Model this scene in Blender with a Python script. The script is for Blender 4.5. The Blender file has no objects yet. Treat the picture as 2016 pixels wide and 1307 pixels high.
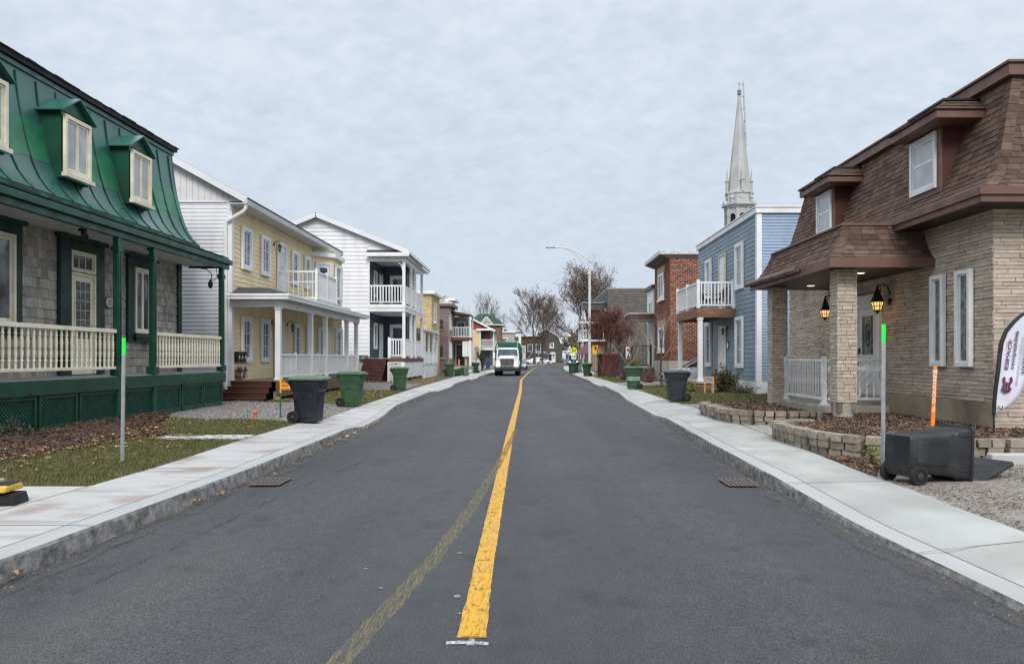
import bpy, bmesh, math, random
from mathutils import Vector, Matrix
R = math.radians
sc = bpy.context.scene
COL = sc.collection

# ------------------------------------------------------------------ camera
cd = bpy.data.cameras.new("camera"); cam = bpy.data.objects.new("camera", cd); COL.objects.link(cam)
cd.sensor_fit = 'HORIZONTAL'; cd.sensor_width = 36.0; cd.lens = 36.0 * 1500 / 2016
cd.shift_x = -(1040 - 1008) / 2016; cd.shift_y = (705 - 653.5) / 2016
cd.clip_start = 0.1; cd.clip_end = 4000
cam.location = (0, 0, 1.6); cam.rotation_euler = (R(90), 0, 0)
sc.camera = cam
sc.view_settings.view_transform = 'Standard'; sc.view_settings.look = 'None'
sc.view_settings.exposure = 0.6; sc.view_settings.gamma = 1.0
sc.cycles.use_denoising = True; sc.cycles.denoising_prefilter = 'NONE'; sc.cycles.use_adaptive_sampling = False; sc.cycles.sample_clamp_indirect = 3.0; sc.cycles.filter_width = 1.3
sc.cycles.max_bounces = 6

# ------------------------------------------------------------------ world: overcast sky
SUN_EL, SUN_AZ = 40, 177            # azimuth clockwise from +Y
wd = bpy.data.worlds.new("World"); sc.world = wd; wd.use_nodes = True
nt = wd.node_tree; N = nt.nodes; L = nt.links; N.clear()
out = N.new('ShaderNodeOutputWorld'); bg = N.new('ShaderNodeBackground'); bg.inputs[1].default_value = 0.1
sky = N.new('ShaderNodeTexSky'); sky.sky_type = 'NISHITA'; sky.sun_disc = False
sky.sun_elevation = R(SUN_EL); sky.sun_rotation = R(SUN_AZ); sky.air_density = 1.0; sky.dust_density = 2.0
tc = N.new('ShaderNodeTexCoord'); sep = N.new('ShaderNodeSeparateXYZ'); L.new(tc.outputs['Generated'], sep.inputs[0])
def wmath(op, a, b=None):
    n = N.new('ShaderNodeMath'); n.operation = op
    for i, v in enumerate((a, b)):
        if v is None: continue
        if isinstance(v, (int, float)): n.inputs[i].default_value = v
        else: L.new(v, n.inputs[i])
    return n.outputs[0]
zc = wmath('MAXIMUM', sep.outputs[2], 0.0)
den = wmath('ADD', zc, 0.5)
cmb = N.new('ShaderNodeCombineXYZ'); L.new(wmath('DIVIDE', sep.outputs[0], den), cmb.inputs[0]); L.new(wmath('DIVIDE', sep.outputs[1], den), cmb.inputs[1])
n1 = N.new('ShaderNodeTexNoise'); n1.inputs['Scale'].default_value = 13; n1.inputs['Detail'].default_value = 6; n1.inputs['Roughness'].default_value = .58; n1.inputs['Distortion'].default_value = .25
mp = N.new('ShaderNodeMapping'); mp.inputs['Scale'].default_value = (1.0, 1.35, 1); mp.inputs['Rotation'].default_value = (0, 0, .9)
L.new(cmb.outputs[0], mp.inputs[0]); L.new(mp.outputs[0], n1.inputs['Vector'])
n2 = N.new('ShaderNodeTexNoise'); n2.inputs['Scale'].default_value = 2.4; n2.inputs['Detail'].default_value = 3
L.new(cmb.outputs[0], n2.inputs['Vector'])
r1 = N.new('ShaderNodeValToRGB'); r1.color_ramp.elements[0].position = .38; r1.color_ramp.elements[1].position = .61
r1.color_ramp.elements[0].color = (4.10, 4.60, 5.32, 1); r1.color_ramp.elements[1].color = (4.98, 5.44, 6.10, 1)
n3 = N.new('ShaderNodeTexNoise'); n3.inputs['Scale'].default_value = 30; n3.inputs['Detail'].default_value = 4; n3.inputs['Roughness'].default_value = .5; L.new(mp.outputs[0], n3.inputs['Vector'])
cv = wmath('ADD', wmath('ADD', wmath('MULTIPLY', n1.outputs[0], .36), wmath('MULTIPLY', n3.outputs[0], .32)), wmath('MULTIPLY', n2.outputs[0], .32))
fade = wmath('MINIMUM', wmath('ADD', wmath('MULTIPLY', zc, 3.2), .12), 1.0)      # cloud relief melts into haze towards the horizon
L.new(wmath('ADD', wmath('MULTIPLY', wmath('SUBTRACT', cv, .5), fade), .5), r1.inputs[0])
gr = N.new('ShaderNodeValToRGB')     # an overcast dome is brighter overhead than at the horizon
e = gr.color_ramp.elements; e[0].position = 0; e[0].color = (1.0, .99, .97, 1); e[1].position = 1; e[1].color = (2.3, 2.2, 2.1, 1)
x = e.new(.10); x.color = (.93, .94, .945, 1); x = e.new(.42); x.color = (1.05, 1.045, 1.04, 1); x = e.new(.55); x.color = (1.9, 1.84, 1.76, 1)
L.new(zc, gr.inputs[0])
mul = N.new('ShaderNodeMix'); mul.data_type = 'RGBA'; mul.blend_type = 'MULTIPLY'; mul.inputs[0].default_value = 1
L.new(r1.outputs[0], mul.inputs[6]); L.new(gr.outputs[0], mul.inputs[7])
mix = N.new('ShaderNodeMix'); mix.data_type = 'RGBA'; mix.inputs[0].default_value = .93
L.new(sky.outputs[0], mix.inputs[6]); L.new(mul.outputs[2], mix.inputs[7])
L.new(mix.outputs[2], bg.inputs[0]); L.new(bg.outputs[0], out.inputs[0])

# ------------------------------------------------------------------ sun through thin cloud
sd = bpy.data.lights.new("sun", 'SUN'); sd.energy = 1.5; sd.angle = R(24); sd.color = (1.0, .96, .9)
sun = bpy.data.objects.new("sun", sd); COL.objects.link(sun)
az, el = R(SUN_AZ), R(SUN_EL)
dirv = Vector((math.sin(az) * math.cos(el), math.cos(az) * math.cos(el), math.sin(el)))
sun.rotation_euler = dirv.to_track_quat('Z', 'Y').to_euler()

# ------------------------------------------------------------------ materials
MATS = {}
def M(name, col=(.5, .5, .5), rough=.6, var=.12, scale=6, bump=0, bscale=80, metal=0, spec=.5, island=0, stretch=(1, 1, 1), col2=None,
      coat=0, detail=4, lo=.35, hi=.65, emit=None, estr=1, dirt=None, dscale=1.5, bstretch=(1, 1, 1), dlo=.5, dhi=.72, dstretch=(1, 1, 1)):
    if name in MATS: return MATS[name]
    m = bpy.data.materials.new(name); m.use_nodes = True; MATS[name] = m
    t = m.node_tree; n = t.nodes; l = t.links; b = n['Principled BSDF']
    b.inputs['Roughness'].default_value = rough; b.inputs['Metallic'].default_value = metal
    b.inputs['Specular IOR Level'].default_value = spec
    if coat: b.inputs['Coat Weight'].default_value = coat; b.inputs['Coat Roughness'].default_value = .08
    co = n.new('ShaderNodeTexCoord')
    def noise(s, st, d=4):
        mpn = n.new('ShaderNodeMapping'); mpn.inputs['Scale'].default_value = st; l.new(co.outputs['Object'], mpn.inputs[0])
        ns = n.new('ShaderNodeTexNoise'); ns.inputs['Scale'].default_value = s; ns.inputs['Detail'].default_value = d
        l.new(mpn.outputs[0], ns.inputs['Vector']); return ns
    def mixc(f, a, c, bt='MIX'):
        mx = n.new('ShaderNodeMix'); mx.data_type = 'RGBA'; mx.blend_type = bt
        if isinstance(f, (int, float)): mx.inputs[0].default_value = f
        else: l.new(f, mx.inputs[0])
        for i, v in ((6, a), (7, c)):
            if isinstance(v, tuple): mx.inputs[i].default_value = (*v, 1)
            else: l.new(v, mx.inputs[i])
        return mx.outputs[2]
    def ramp(v, a, c):
        rp = n.new('ShaderNodeMapRange'); rp.inputs[1].default_value = a; rp.inputs[2].default_value = c; l.new(v, rp.inputs[0]); return rp.outputs[0]
    c2 = col2 or tuple(v * (1 - 2 * var) for v in col); c1 = col if col2 else tuple(min(1, v * (1 + var)) for v in col)
    ns = noise(scale, stretch, detail)
    c = mixc(ramp(ns.outputs[0], lo, hi), c1, c2)
    if dirt:
        dn = noise(dscale, dstretch, 6); c = mixc(ramp(dn.outputs[0], dlo, dhi), c, dirt)
    if island:
        g = n.new('ShaderNodeNewGeometry'); mr = n.new('ShaderNodeMapRange'); mr.inputs[3].default_value = 1 - island; mr.inputs[4].default_value = 1 + island
        l.new(g.outputs['Random Per Island'], mr.inputs[0])
        cb = n.new('ShaderNodeCombineColor')
        for i in range(3): l.new(mr.outputs[0], cb.inputs[i])
        c = mixc(1.0, c, cb.outputs[0], 'MULTIPLY')
    l.new(c, b.inputs['Base Color'])
    rr = n.new('ShaderNodeMapRange'); rr.inputs[1].default_value = .3; rr.inputs[2].default_value = .7
    rr.inputs[3].default_value = max(.03, rough - .06); rr.inputs[4].default_value = min(1, rough + .08); l.new(ns.outputs[0], rr.inputs[0]); l.new(rr.outputs[0], b.inputs['Roughness'])
    if bump:
        bn = noise(bscale, bstretch, 3); bp = n.new('ShaderNodeBump'); bp.inputs['Strength'].default_value = bump; bp.inputs['Distance'].default_value = .01
        l.new(bn.outputs[0], bp.inputs['Height']); l.new(bp.outputs[0], b.inputs['Normal'])
    if emit: b.inputs['Emission Color'].default_value = (*emit, 1); b.inputs['Emission Strength'].default_value = estr
    return m

def asphalt():
    m = bpy.data.materials.new("asphalt"); m.use_nodes = True; t = m.node_tree; n = t.nodes; l = t.links; b = n['Principled BSDF']
    b.inputs['Roughness'].default_value = .72; b.inputs['Specular IOR Level'].default_value = .4
    co = n.new('ShaderNodeTexCoord')
    def noise(s, d, st=(1, 1, 1), r=.5):
        mpn = n.new('ShaderNodeMapping'); mpn.inputs['Scale'].default_value = st; l.new(co.outputs['Object'], mpn.inputs[0])
        ns = n.new('ShaderNodeTexNoise'); ns.inputs['Scale'].default_value = s; ns.inputs['Detail'].default_value = d; ns.inputs['Roughness'].default_value = r
        l.new(mpn.outputs[0], ns.inputs[0]); return ns.outputs[0]
    def rp(v, stops):
        r = n.new('ShaderNodeValToRGB'); e = r.color_ramp.elements
        e[0].position, e[0].color = stops[0][0], (*stops[0][1], 1); e[1].position, e[1].color = stops[-1][0], (*stops[-1][1], 1)
        for p, c in stops[1:-1]: x = e.new(p); x.color = (*c, 1)
        l.new(v, r.inputs[0]); return r.outputs[0]
    def mx(f, a, c, bt):
        q = n.new('ShaderNodeMix'); q.data_type = 'RGBA'; q.blend_type = bt; q.inputs[0].default_value = f; l.new(a, q.inputs[6]); l.new(c, q.inputs[7]); return q.outputs[2]
    base = rp(noise(.35, 4, (1, .35, 1)), [(.3, (.039, .041, .045)), (.7, (.059, .061, .065))])
    lanes = rp(noise(.9, 3, (1, .05, 1)), [(.3, (.78, .80, .84)), (.7, (1.20, 1.18, 1.14))])
    mid = rp(noise(7, 5, (1, .6, 1), .65), [(.3, (.86, .86, .86)), (.7, (1.12, 1.12, 1.12))])
    sp = rp(noise(88, 4, r=.8), [(.36, (.40, .40, .41)), (.5, (.95, .95, .95)), (.62, (1.95, 1.92, 1.86))])
    stain = rp(noise(1.6, 5, (1, .7, 1), .6), [(.56, (1, 1, 1)), (.64, (.80, .80, .81)), (.72, (.70, .70, .72))])
    worn = rp(noise(.22, 3, (1.3, 1, 1)), [(.42, (1, 1, 1)), (.52, (1.10, 1.09, 1.07)), (.6, (1, 1, 1))])
    c = mx(1, base, lanes, 'MULTIPLY'); c = mx(1, c, stain, 'MULTIPLY'); c = mx(1, c, worn, 'MULTIPLY'); c = mx(1, c, mid, 'MULTIPLY'); c = mx(1, c, sp, 'MULTIPLY')
    l.new(c, b.inputs['Base Color'])
    bp = n.new('ShaderNodeBump'); bp.inputs['Strength'].default_value = .5; bp.inputs['Distance'].default_value = .01
    l.new(noise(130, 3, r=.7), bp.inputs['Height']); l.new(bp.outputs[0], b.inputs['Normal'])
    return m

def paint_marking(name, col, lo, hi, s=14, stretch=(1, .25, 1), under=(.09, .09, .093)):
    """road paint that the rough asphalt shows through: real gaps in the sheet"""
    m = bpy.data.materials.new(name); m.use_nodes = True; t = m.node_tree; n = t.nodes; l = t.links; b = n['Principled BSDF']
    b.inputs['Roughness'].default_value = .6
    co = n.new('ShaderNodeTexCoord')
    def noise(sc_, st, d, r):
        mpn = n.new('ShaderNodeMapping'); mpn.inputs['Scale'].default_value = st; l.new(co.outputs['Object'], mpn.inputs[0])
        ns = n.new('ShaderNodeTexNoise'); ns.inputs['Scale'].default_value = sc_; ns.inputs['Detail'].default_value = d; ns.inputs['Roughness'].default_value = r
        l.new(mpn.outputs[0], ns.inputs[0]); return ns.outputs[0]
    a = noise(s, stretch, 5, .7); f = noise(90, (1, 1, 1), 3, .7)
    ad = n.new('ShaderNodeMath'); ad.operation = 'ADD'; l.new(a, ad.inputs[0])
    sb = n.new('ShaderNodeMath'); sb.operation = 'MULTIPLY_ADD'; l.new(f, sb.inputs[0]); sb.inputs[1].default_value = .5; sb.inputs[2].default_value = -.25; l.new(sb.outputs[0], ad.inputs[1])
    mr = n.new('ShaderNodeMapRange'); mr.inputs[1].default_value = lo; mr.inputs[2].default_value = hi; l.new(ad.outputs[0], mr.inputs[0])
    v = n.new('ShaderNodeMix'); v.data_type = 'RGBA'; v.inputs[6].default_value = (*col, 1); v.inputs[7].default_value = (*[q * .72 for q in col], 1)
    l.new(noise(3, (1, .5, 1), 3, .5), v.inputs[0])
    l.new(v.outputs[2], b.inputs['Base Color'])
    tr = n.new('ShaderNodeBsdfTransparent'); ms = n.new('ShaderNodeMixShader')
    l.new(mr.outputs[0], ms.inputs[0]); l.new(tr.outputs[0], ms.inputs[1]); l.new(b.outputs[0], ms.inputs[2]); l.new(ms.outputs[0], n['Material Output'].inputs[0])
    return m

def glassmat(name, col, rough=.04, var=.3, scale=1.3, stretch=(1, 1, 1)):
    return M(name, col, rough=rough, var=var, scale=scale, spec=.9, stretch=stretch, bump=.10, bscale=2.2)

white = M('white_paint', (.78, .79, .80), .45, .03, 3, dirt=(.66, .66, .63), dscale=.9)
white_siding = M('white_siding', (.76, .76, .80), .42, .03, .8, dirt=(.60, .60, .60), dscale=1.6, dstretch=(1, 1, .12))
cream = M('cream_paint', (.78, .73, .58), .5, .05, 4, dirt=(.66, .60, .46), dscale=2)
dkgreen = M('dark_green_paint', (.005, .062, .036), .38, .18, 3, dirt=(.011, .045, .031), dscale=1.2)
dkgreen_b = M('green_black_trim', (.006, .035, .028), .5, .2, 4)
concrete_old = M('old_concrete', (.36, .34, .30), .85, .12, 2.2, bump=.3, bscale=30, dirt=(.22, .20, .17), dscale=1.2)
glass_dark = glassmat('dark_glass', (.05, .06, .07))
glass_curtain = glassmat('curtained_glass', (.30, .32, .33), .08, .35, 9, (1, 6, .15))
glass_pale = glassmat('pale_glass', (.42, .44, .46), .10, .12, 2)
glass_leaded = glassmat('leaded_glass', (.10, .13, .12), .12, .35, 9)
glass_blue = glassmat('blue_glass', (.13, .17, .21), .05, .4, 1.6)
black_metal = M('black_metal', (.012, .012, .013), .4, .2)
dark_wood = M('stained_wood', (.085, .030, .020), .5, .2, 4, stretch=(6, .5, 6))
brown_board = M('brown_board', (.16, .075, .055), .55, .15, 4, stretch=(.6, .6, 8))
galv = M('galvanised_steel', (.42, .44, .45), .42, .10, 9, metal=.6)
grey_soffit = M('grey_soffit', (.60, .61, .61), .6, .05, 2)

# ------------------------------------------------------------------ mesh helpers
class F:
    """a wall plane: u along it, v up, w out of it"""
    def __init__(s, o, u, n): s.o = o; s.u = u; s.n = n
    def out(s, d): return F((s.o[0] + s.n[0] * d, s.o[1] + s.n[1] * d), s.u, s.n)
    def p(s, u, v, w=0): return (s.o[0] + s.u[0] * u + s.n[0] * w, s.o[1] + s.u[1] * u + s.n[1] * w, v)
def FL(X): return F((X, 0), (0, 1), (1, 0))
def FR(X): return F((X, 0), (0, 1), (-1, 0))
def FC(Y): return F((0, Y), (1, 0), (0, -1))

class MB:
    def __init__(s): s.v = []; s.f = []
    def add(s, vs, fs):
        k = len(s.v); s.v += [tuple(q) for q in vs]; s.f += [tuple(i + k for i in q) for q in fs]; return s
    def quad(s, *q): return s.add(q, [tuple(range(len(q)))])
    def box(s, x0, x1, y0, y1, z0, z1):
        return s.add([(x0, y0, z0), (x1, y0, z0), (x1, y1, z0), (x0, y1, z0), (x0, y0, z1), (x1, y0, z1), (x1, y1, z1), (x0, y1, z1)],
                     [(0, 3, 2, 1), (4, 5, 6, 7), (0, 1, 5, 4), (1, 2, 6, 5), (2, 3, 7, 6), (3, 0, 4, 7)])
    def hexa(s, b, t):
        return s.add(list(b) + list(t), [(0, 3, 2, 1), (4, 5, 6, 7), (0, 1, 5, 4), (1, 2, 6, 5), (2, 3, 7, 6), (3, 0, 4, 7)])
    def fb(s, f, u0, u1, v0, v1, w0, w1):
        return s.hexa([f.p(u0, v0, w0), f.p(u1, v0, w0), f.p(u1, v0, w1), f.p(u0, v0, w1)], [f.p(u0, v1, w0), f.p(u1, v1, w0), f.p(u1, v1, w1), f.p(u0, v1, w1)])
    def beam(s, a, b, w, h, up=(0, 0, 1)):
        a, b = Vector(a), Vector(b); d = (b - a).normalized(); upv = Vector(up)
        if abs(d.dot(upv)) > .98: upv = Vector((0, 1, 0))
        sd_ = d.cross(upv).normalized(); u = sd_.cross(d).normalized(); sd_ *= w / 2; u *= h / 2
        return s.hexa([a - sd_ - u, a + sd_ - u, a + sd_ + u, a - sd_ + u], [b - sd_ - u, b + sd_ - u, b + sd_ + u, b - sd_ + u])
    def prism(s, poly, f, w0, w1):
        """polygon (u, v) on the plane f given a thickness"""
        n = len(poly); a = [f.p(u, v, w0) for u, v in poly]; b = [f.p(u, v, w1) for u, v in poly]
        return s.add(a + b, [tuple(range(n))[::-1], tuple(range(n, 2 * n))] + [(i, (i + 1) % n, n + (i + 1) % n, n + i) for i in range(n)])
    def tube(s, pts, r, seg=8, cap=True):
        pts = [Vector(p) for p in pts]; n = len(pts); rs = r if isinstance(r, (list, tuple)) else [r] * n
        k = len(s.v); prev = None
        for i, p in enumerate(pts):
            d = (pts[min(i + 1, n - 1)] - pts[max(i - 1, 0)])
            if d.length < 1e-9: d = Vector((0, 0, 1))
            d.normalize()
            if prev is None: a = d.orthogonal().normalized()
            else:
                a = prev - d * prev.dot(d)
                a = a.normalized() if a.length > 1e-6 else d.orthogonal().normalized()
            prev = a; b = d.cross(a)
            for j in range(seg):
                t = 2 * math.pi * j / seg; q = p + (a * math.cos(t) + b * math.sin(t)) * rs[i]; s.v.append(tuple(q))
        for i in range(n - 1):
            for j in range(seg):
                j2 = (j + 1) % seg; s.f.append((k + i * seg + j, k + i * seg + j2, k + (i + 1) * seg + j2, k + (i + 1) * seg + j))
        if cap:
            s.f.append(tuple(range(k, k + seg))[::-1]); s.f.append(tuple(range(k + (n - 1) * seg, k + n * seg)))
        return s
    def cyl(s, a, b, r, seg=16): return s.tube([a, b], r, seg)
    def lathe(s, c, prof, seg=12, axis=None, rot=0.0):
        """prof = [(radius, height)] turned round a vertical (or given) axis through c"""
        c = Vector(c); ax = Vector(axis or (0, 0, 1)).normalized(); a = ax.orthogonal().normalized(); b = ax.cross(a); k = len(s.v); n = len(prof)
        if axis is None: a, b = Vector((1, 0, 0)), Vector((0, 1, 0))
        for r, h in prof:
            for j in range(seg):
                t = 2 * math.pi * j / seg + rot; s.v.append(tuple(c + ax * h + (a * math.cos(t) + b * math.sin(t)) * max(r, 1e-4)))
        for i in range(n - 1):
            for j in range(seg):
                j2 = (j + 1) % seg; s.f.append((k + i * seg + j, k + i * seg + j2, k + (i + 1) * seg + j2, k + (i + 1) * seg + j))
        s.f.append(tuple(range(k, k + seg))[::-1]); s.f.append(tuple(range(k + (n - 1) * seg, k + n * seg)))
        return s
    def loft(s, rings, cap=True):
        k = len(s.v); m = len(rings[0])
        for r in rings: s.v += [tuple(q) for q in r]
        for i in range(len(rings) - 1):
            for j in range(m):
                j2 = (j + 1) % m; s.f.append((k + i * m + j, k + i * m + j2, k + (i + 1) * m + j2, k + (i + 1) * m + j))
        if cap:
            s.f.append(tuple(range(k, k + m))[::-1]); e_ = k + (len(rings) - 1) * m; s.f.append(tuple(range(e_, e_ + m)))
        return s
    def xf(s, mat):
        s.v = [tuple(mat @ Vector(q)) for q in s.v]; return s

OFF = {}
def build(mb, name, mat, parent=None, smooth=False, bevel=0, label=None, recalc=True):
    off = Vector(OFF.get(parent.name, (0, 0, 0))) if parent else Vector((0, 0, 0))
    me = bpy.data.meshes.new(name)
    me.from_pydata([(q[0] - off.x, q[1] - off.y, q[2] - off.z) for q in mb.v], [], mb.f)
    if recalc and len(mb.f) < 60000:
        bm = bmesh.new(); bm.from_mesh(me); bmesh.ops.recalc_face_normals(bm, faces=bm.faces); bm.to_mesh(me); bm.free()
    me.materials.append(mat)
    if smooth:
        me.shade_smooth() if hasattr(me, 'shade_smooth') else None
        try: me.set_sharp_from_angle(angle=R(40))
        except Exception: pass
    o = bpy.data.objects.new(name, me); COL.objects.link(o)
    if parent: o.parent = parent; OFF[o.name] = tuple(off)
    if bevel:
        bv = o.modifiers.new('bevel', 'BEVEL'); bv.width = bevel; bv.segments = 2; bv.limit_method = 'ANGLE'; bv.angle_limit = R(40)
    if label: o['label'] = label
    return o
def tag(o, label, cat, group=None):
    o['label'] = label; o['category'] = cat
    if group: o['group'] = group
    return o
def kind(o, k): o['kind'] = k; return o
def thing(name, label, cat, loc=(0, 0, 0), group=None, rz=0):
    o = bpy.data.objects.new(name, None); COL.objects.link(o); o.location = loc; o.rotation_euler = (0, 0, rz); o.empty_display_size = .2
    OFF[o.name] = tuple(loc); return tag(o, label, cat, group)
def local(name, label, cat, loc=(0, 0, 0), group=None, rz=0):
    """a thing whose parts are given in its own frame"""
    o = thing(name, label, cat, loc, group, rz); OFF[o.name] = (0, 0, 0); return o
def children(o): return [c for c in list(bpy.data.objects) if c.parent == o]
def copy_tree(root, loc, rz=None, label=None):
    def rec(o, par):
        c = o.copy(); COL.objects.link(c)
        if par: c.parent = par
        for ch in children(o): rec(ch, c)
        return c
    r = rec(root, None); r.location = loc
    if rz is not None: r.rotation_euler = (0, 0, rz)
    if label: r['label'] = label
    return r
def share(src, name, parent, loc):
    """another copy of a part, placed by its own location"""
    c = src.copy(); COL.objects.link(c); c.parent = parent; c.location = loc; return c

def lettering(parent, s, size, P, right, up, mat, name='lettering', align='LEFT', space=1.0, bold=0.0, width=None):
    cu = bpy.data.curves.new('t', 'FONT'); cu.body = s; cu.size = size; cu.align_x = align; cu.align_y = 'CENTER'; cu.space_character = space; cu.offset = bold; cu.resolution_u = 3
    o = bpy.data.objects.new('t', cu); COL.objects.link(o)
    dg = bpy.context.evaluated_depsgraph_get(); ev = o.evaluated_get(dg); me = ev.to_mesh()
    P, right, up = Vector(P), Vector(right), Vector(up)
    xs = [v.co.x for v in me.vertices]; k = 1.0
    if width and xs: k = width / (max(xs) - min(xs))
    mb = MB(); mb.add([P + right * v.co.x * k + up * v.co.y for v in me.vertices], [tuple(p.vertices) for p in me.polygons])
    ev.to_mesh_clear(); bpy.data.objects.remove(o); bpy.data.curves.remove(cu)
    return build(mb, name, mat, parent, recalc=False)

# ------------------------------------------------------------------ building pieces
def siding(mb, f, u0, u1, v0, v1, step=.11, lip=.014, clip=None):
    v = v0
    while v < v1 - 1e-4:
        t = min(v + step, v1)
        a0, a1 = (u0, u1) if clip is None else clip(v); b0, b1 = (u0, u1) if clip is None else clip(t - 1e-4)
        if a1 - a0 > .01:
            if b1 < b0: b0 = b1 = (b0 + b1) / 2
            mb.quad(f.p(a0, v, lip), f.p(a1, v, lip), f.p(b1, t, .001), f.p(b0, t, .001))
            mb.quad(f.p(a0, v, 0), f.p(a1, v, 0), f.p(a1, v, lip), f.p(a0, v, lip))
        v = t
    return mb
def boards(mb, f, u0, u1, vlo, vhi, step=.2, gap=.012, th=.018):
    u = u0
    while u < u1 - .02:
        t = min(u + step - gap, u1); lo0, lo1 = (vlo(u), vlo(t)) if callable(vlo) else (vlo, vlo); h0, h1 = (vhi(u), vhi(t)) if callable(vhi) else (vhi, vhi)
        if min(h0 - lo0, h1 - lo1) > 0: mb.prism([(u, lo0), (t, lo1), (t, h1), (u, h0)], f, .002, th)
        u += step
    return mb
def bricks(mb, f, u0, u1, v0, v1, h, l, gap=.008, d=.02, jit=.006, ljit=.3, rnd=None, clip=None):
    rnd = rnd or random; v = v0; row = 0
    while v < v1 - .02:
        hh = min(h * rnd.uniform(1 - ljit * .35, 1 + ljit * .35), v1 - v); u = u0 - rnd.random() * l * .9 if ljit > .05 else u0 - (row % 2) * l / 2
        a0, a1 = clip(v + hh / 2) if clip else (u0, u1)
        while u < u1:
            ll = l * rnd.uniform(1 - ljit, 1 + ljit); p, q = max(u, a0), min(u + ll, a1)
            if q - p > .02:
                w = d + rnd.uniform(-jit, jit); tl = rnd.uniform(-gap, gap) * .4
                b = [f.p(p, v, 0), f.p(q - gap, v, 0), f.p(q - gap, v + hh - gap, 0), f.p(p, v + hh - gap, 0)]
                t = [f.p(p, v + tl, w + rnd.uniform(-jit, jit) * .6), f.p(q - gap, v + tl, w + rnd.uniform(-jit, jit) * .6), f.p(q - gap, v + hh - gap + tl, w - jit * .3), f.p(p, v + hh - gap + tl, w - jit * .3)]
                mb.add(b + t, [(4, 5, 6, 7), (0, 1, 5, 4), (1, 2, 6, 5), (2, 3, 7, 6), (3, 0, 4, 7)])
            u += ll
        v += hh; row += 1
    return mb
def shingles(mb, P, tmax, smin, smax, exp=.14, wid=.3, lift=.014, rnd=None, cut=None, wj=.25):
    """P(s, t) -> (point, normal); rows up t, each tab its own small piece"""
    rnd = rnd or random; t = 0; row = 0
    while t < tmax - .02:
        t1 = min(t + exp, tmax); s = smin(t) - rnd.random() * wid; S = smax(t)
        while s < S:
            w = wid * rnd.uniform(1 - wj, 1 + wj); a, b = max(s, smin(t)), min(s + w - .006, S)
            if b - a > .03:
                dz = rnd.uniform(-.008, .008) if wj > .3 else rnd.uniform(-.002, .002)
                li = lift * rnd.uniform(.7, 1.4)
                a2, b2 = max(a, smin(t1)), min(b, smax(t1))
                if b2 < a2: a2 = b2 = (a2 + b2) / 2
                p0, n0 = P(a, t + dz); p1, n1 = P(b, t + dz); p2, n2 = P(b2, t1); p3, n3 = P(a2, t1)
                q0, q1 = [p + n * li for p, n in ((p0, n0), (p1, n1))]; q2, q3 = p2 + n2 * .002, p3 + n3 * .002
                mb.add([p0, p1, q1, q0, q2, q3], [(0, 1, 2, 3), (3, 2, 4, 5), (0, 3, 5), (1, 4, 2)])
            s += w
        t += exp; row += 1
    return mb
def profile(pts):
    """arc-length profile in (x, z)"""
    ls = [0]
    for a, b in zip(pts, pts[1:]): ls.append(ls[-1] + math.hypot(b[0] - a[0], b[1] - a[1]))
    def at(t):
        t = max(0, min(ls[-1], t))
        for i in range(len(pts) - 1):
            if t <= ls[i + 1] + 1e-9:
                k = (t - ls[i]) / max(1e-9, ls[i + 1] - ls[i]); a, b = pts[i], pts[i + 1]
                d = Vector((b[0] - a[0], b[1] - a[1])).normalized(); return (a[0] + (b[0] - a[0]) * k, a[1] + (b[1] - a[1]) * k), d
        return pts[-1], Vector((0, 1))
    return at, ls[-1]
def window(house, f, u0, u1, v0, v1, nx=1, ny=1, casing=.1, proud=.07, mat=None, pane=None, sash=.045, cross=None, sill=None, name='window', label=None, mull=None):
    mat = mat or white; pane = pane or glass_curtain; mb = MB(); f = f.out(.022)
    mb.fb(f, u0, u0 + casing, v0, v1, .002, proud); mb.fb(f, u1 - casing, u1, v0, v1, .002, proud)
    mb.fb(f, u0 + casing, u1 - casing, v1 - casing, v1, .002, proud); mb.fb(f, u0 + casing, u1 - casing, v0, v0 + casing, .002, proud)
    a0, a1, b0, b1 = u0 + casing, u1 - casing, v0 + casing, v1 - casing; iw = proud * .45
    mb.fb(f, a0, a0 + sash, b0, b1, .004, iw); mb.fb(f, a1 - sash, a1, b0, b1, .004, iw)
    mb.fb(f, a0 + sash, a1 - sash, b1 - sash, b1, .004, iw); mb.fb(f, a0 + sash, a1 - sash, b0, b0 + sash, .004, iw)
    A0, A1, B0, B1 = a0 + sash, a1 - sash, b0 + sash, b1 - sash
    if mull: mb.fb(f, (A0 + A1) / 2 - mull / 2, (A0 + A1) / 2 + mull / 2, B0, B1, .006, iw * 1.1)
    for i in range(1, nx):
        u = A0 + (A1 - A0) * i / nx; mb.fb(f, u - .011, u + .011, B0, B1, .006, iw * .8)
    for i in range(1, ny):
        v = B0 + (B1 - B0) * i / ny; mb.fb(f, A0, A1, v - .011, v + .011, .0065, iw * .78)
    if cross is not None: mb.fb(f, A0, A1, cross - .03, cross + .03, .007, iw * .95)
    w = build(mb, name, mat, house, bevel=.004, label=label)
    build(MB().fb(f, A0, A1, B0, B1, .003, .014), 'pane', pane, w)
    if sill:
        s_ = MB().fb(f, u0 - .05, u1 + .05, v0 - sill, v0 - .001, .002, proud + .05); build(s_, 'sill', mat, w, bevel=.004)
    return w
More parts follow.
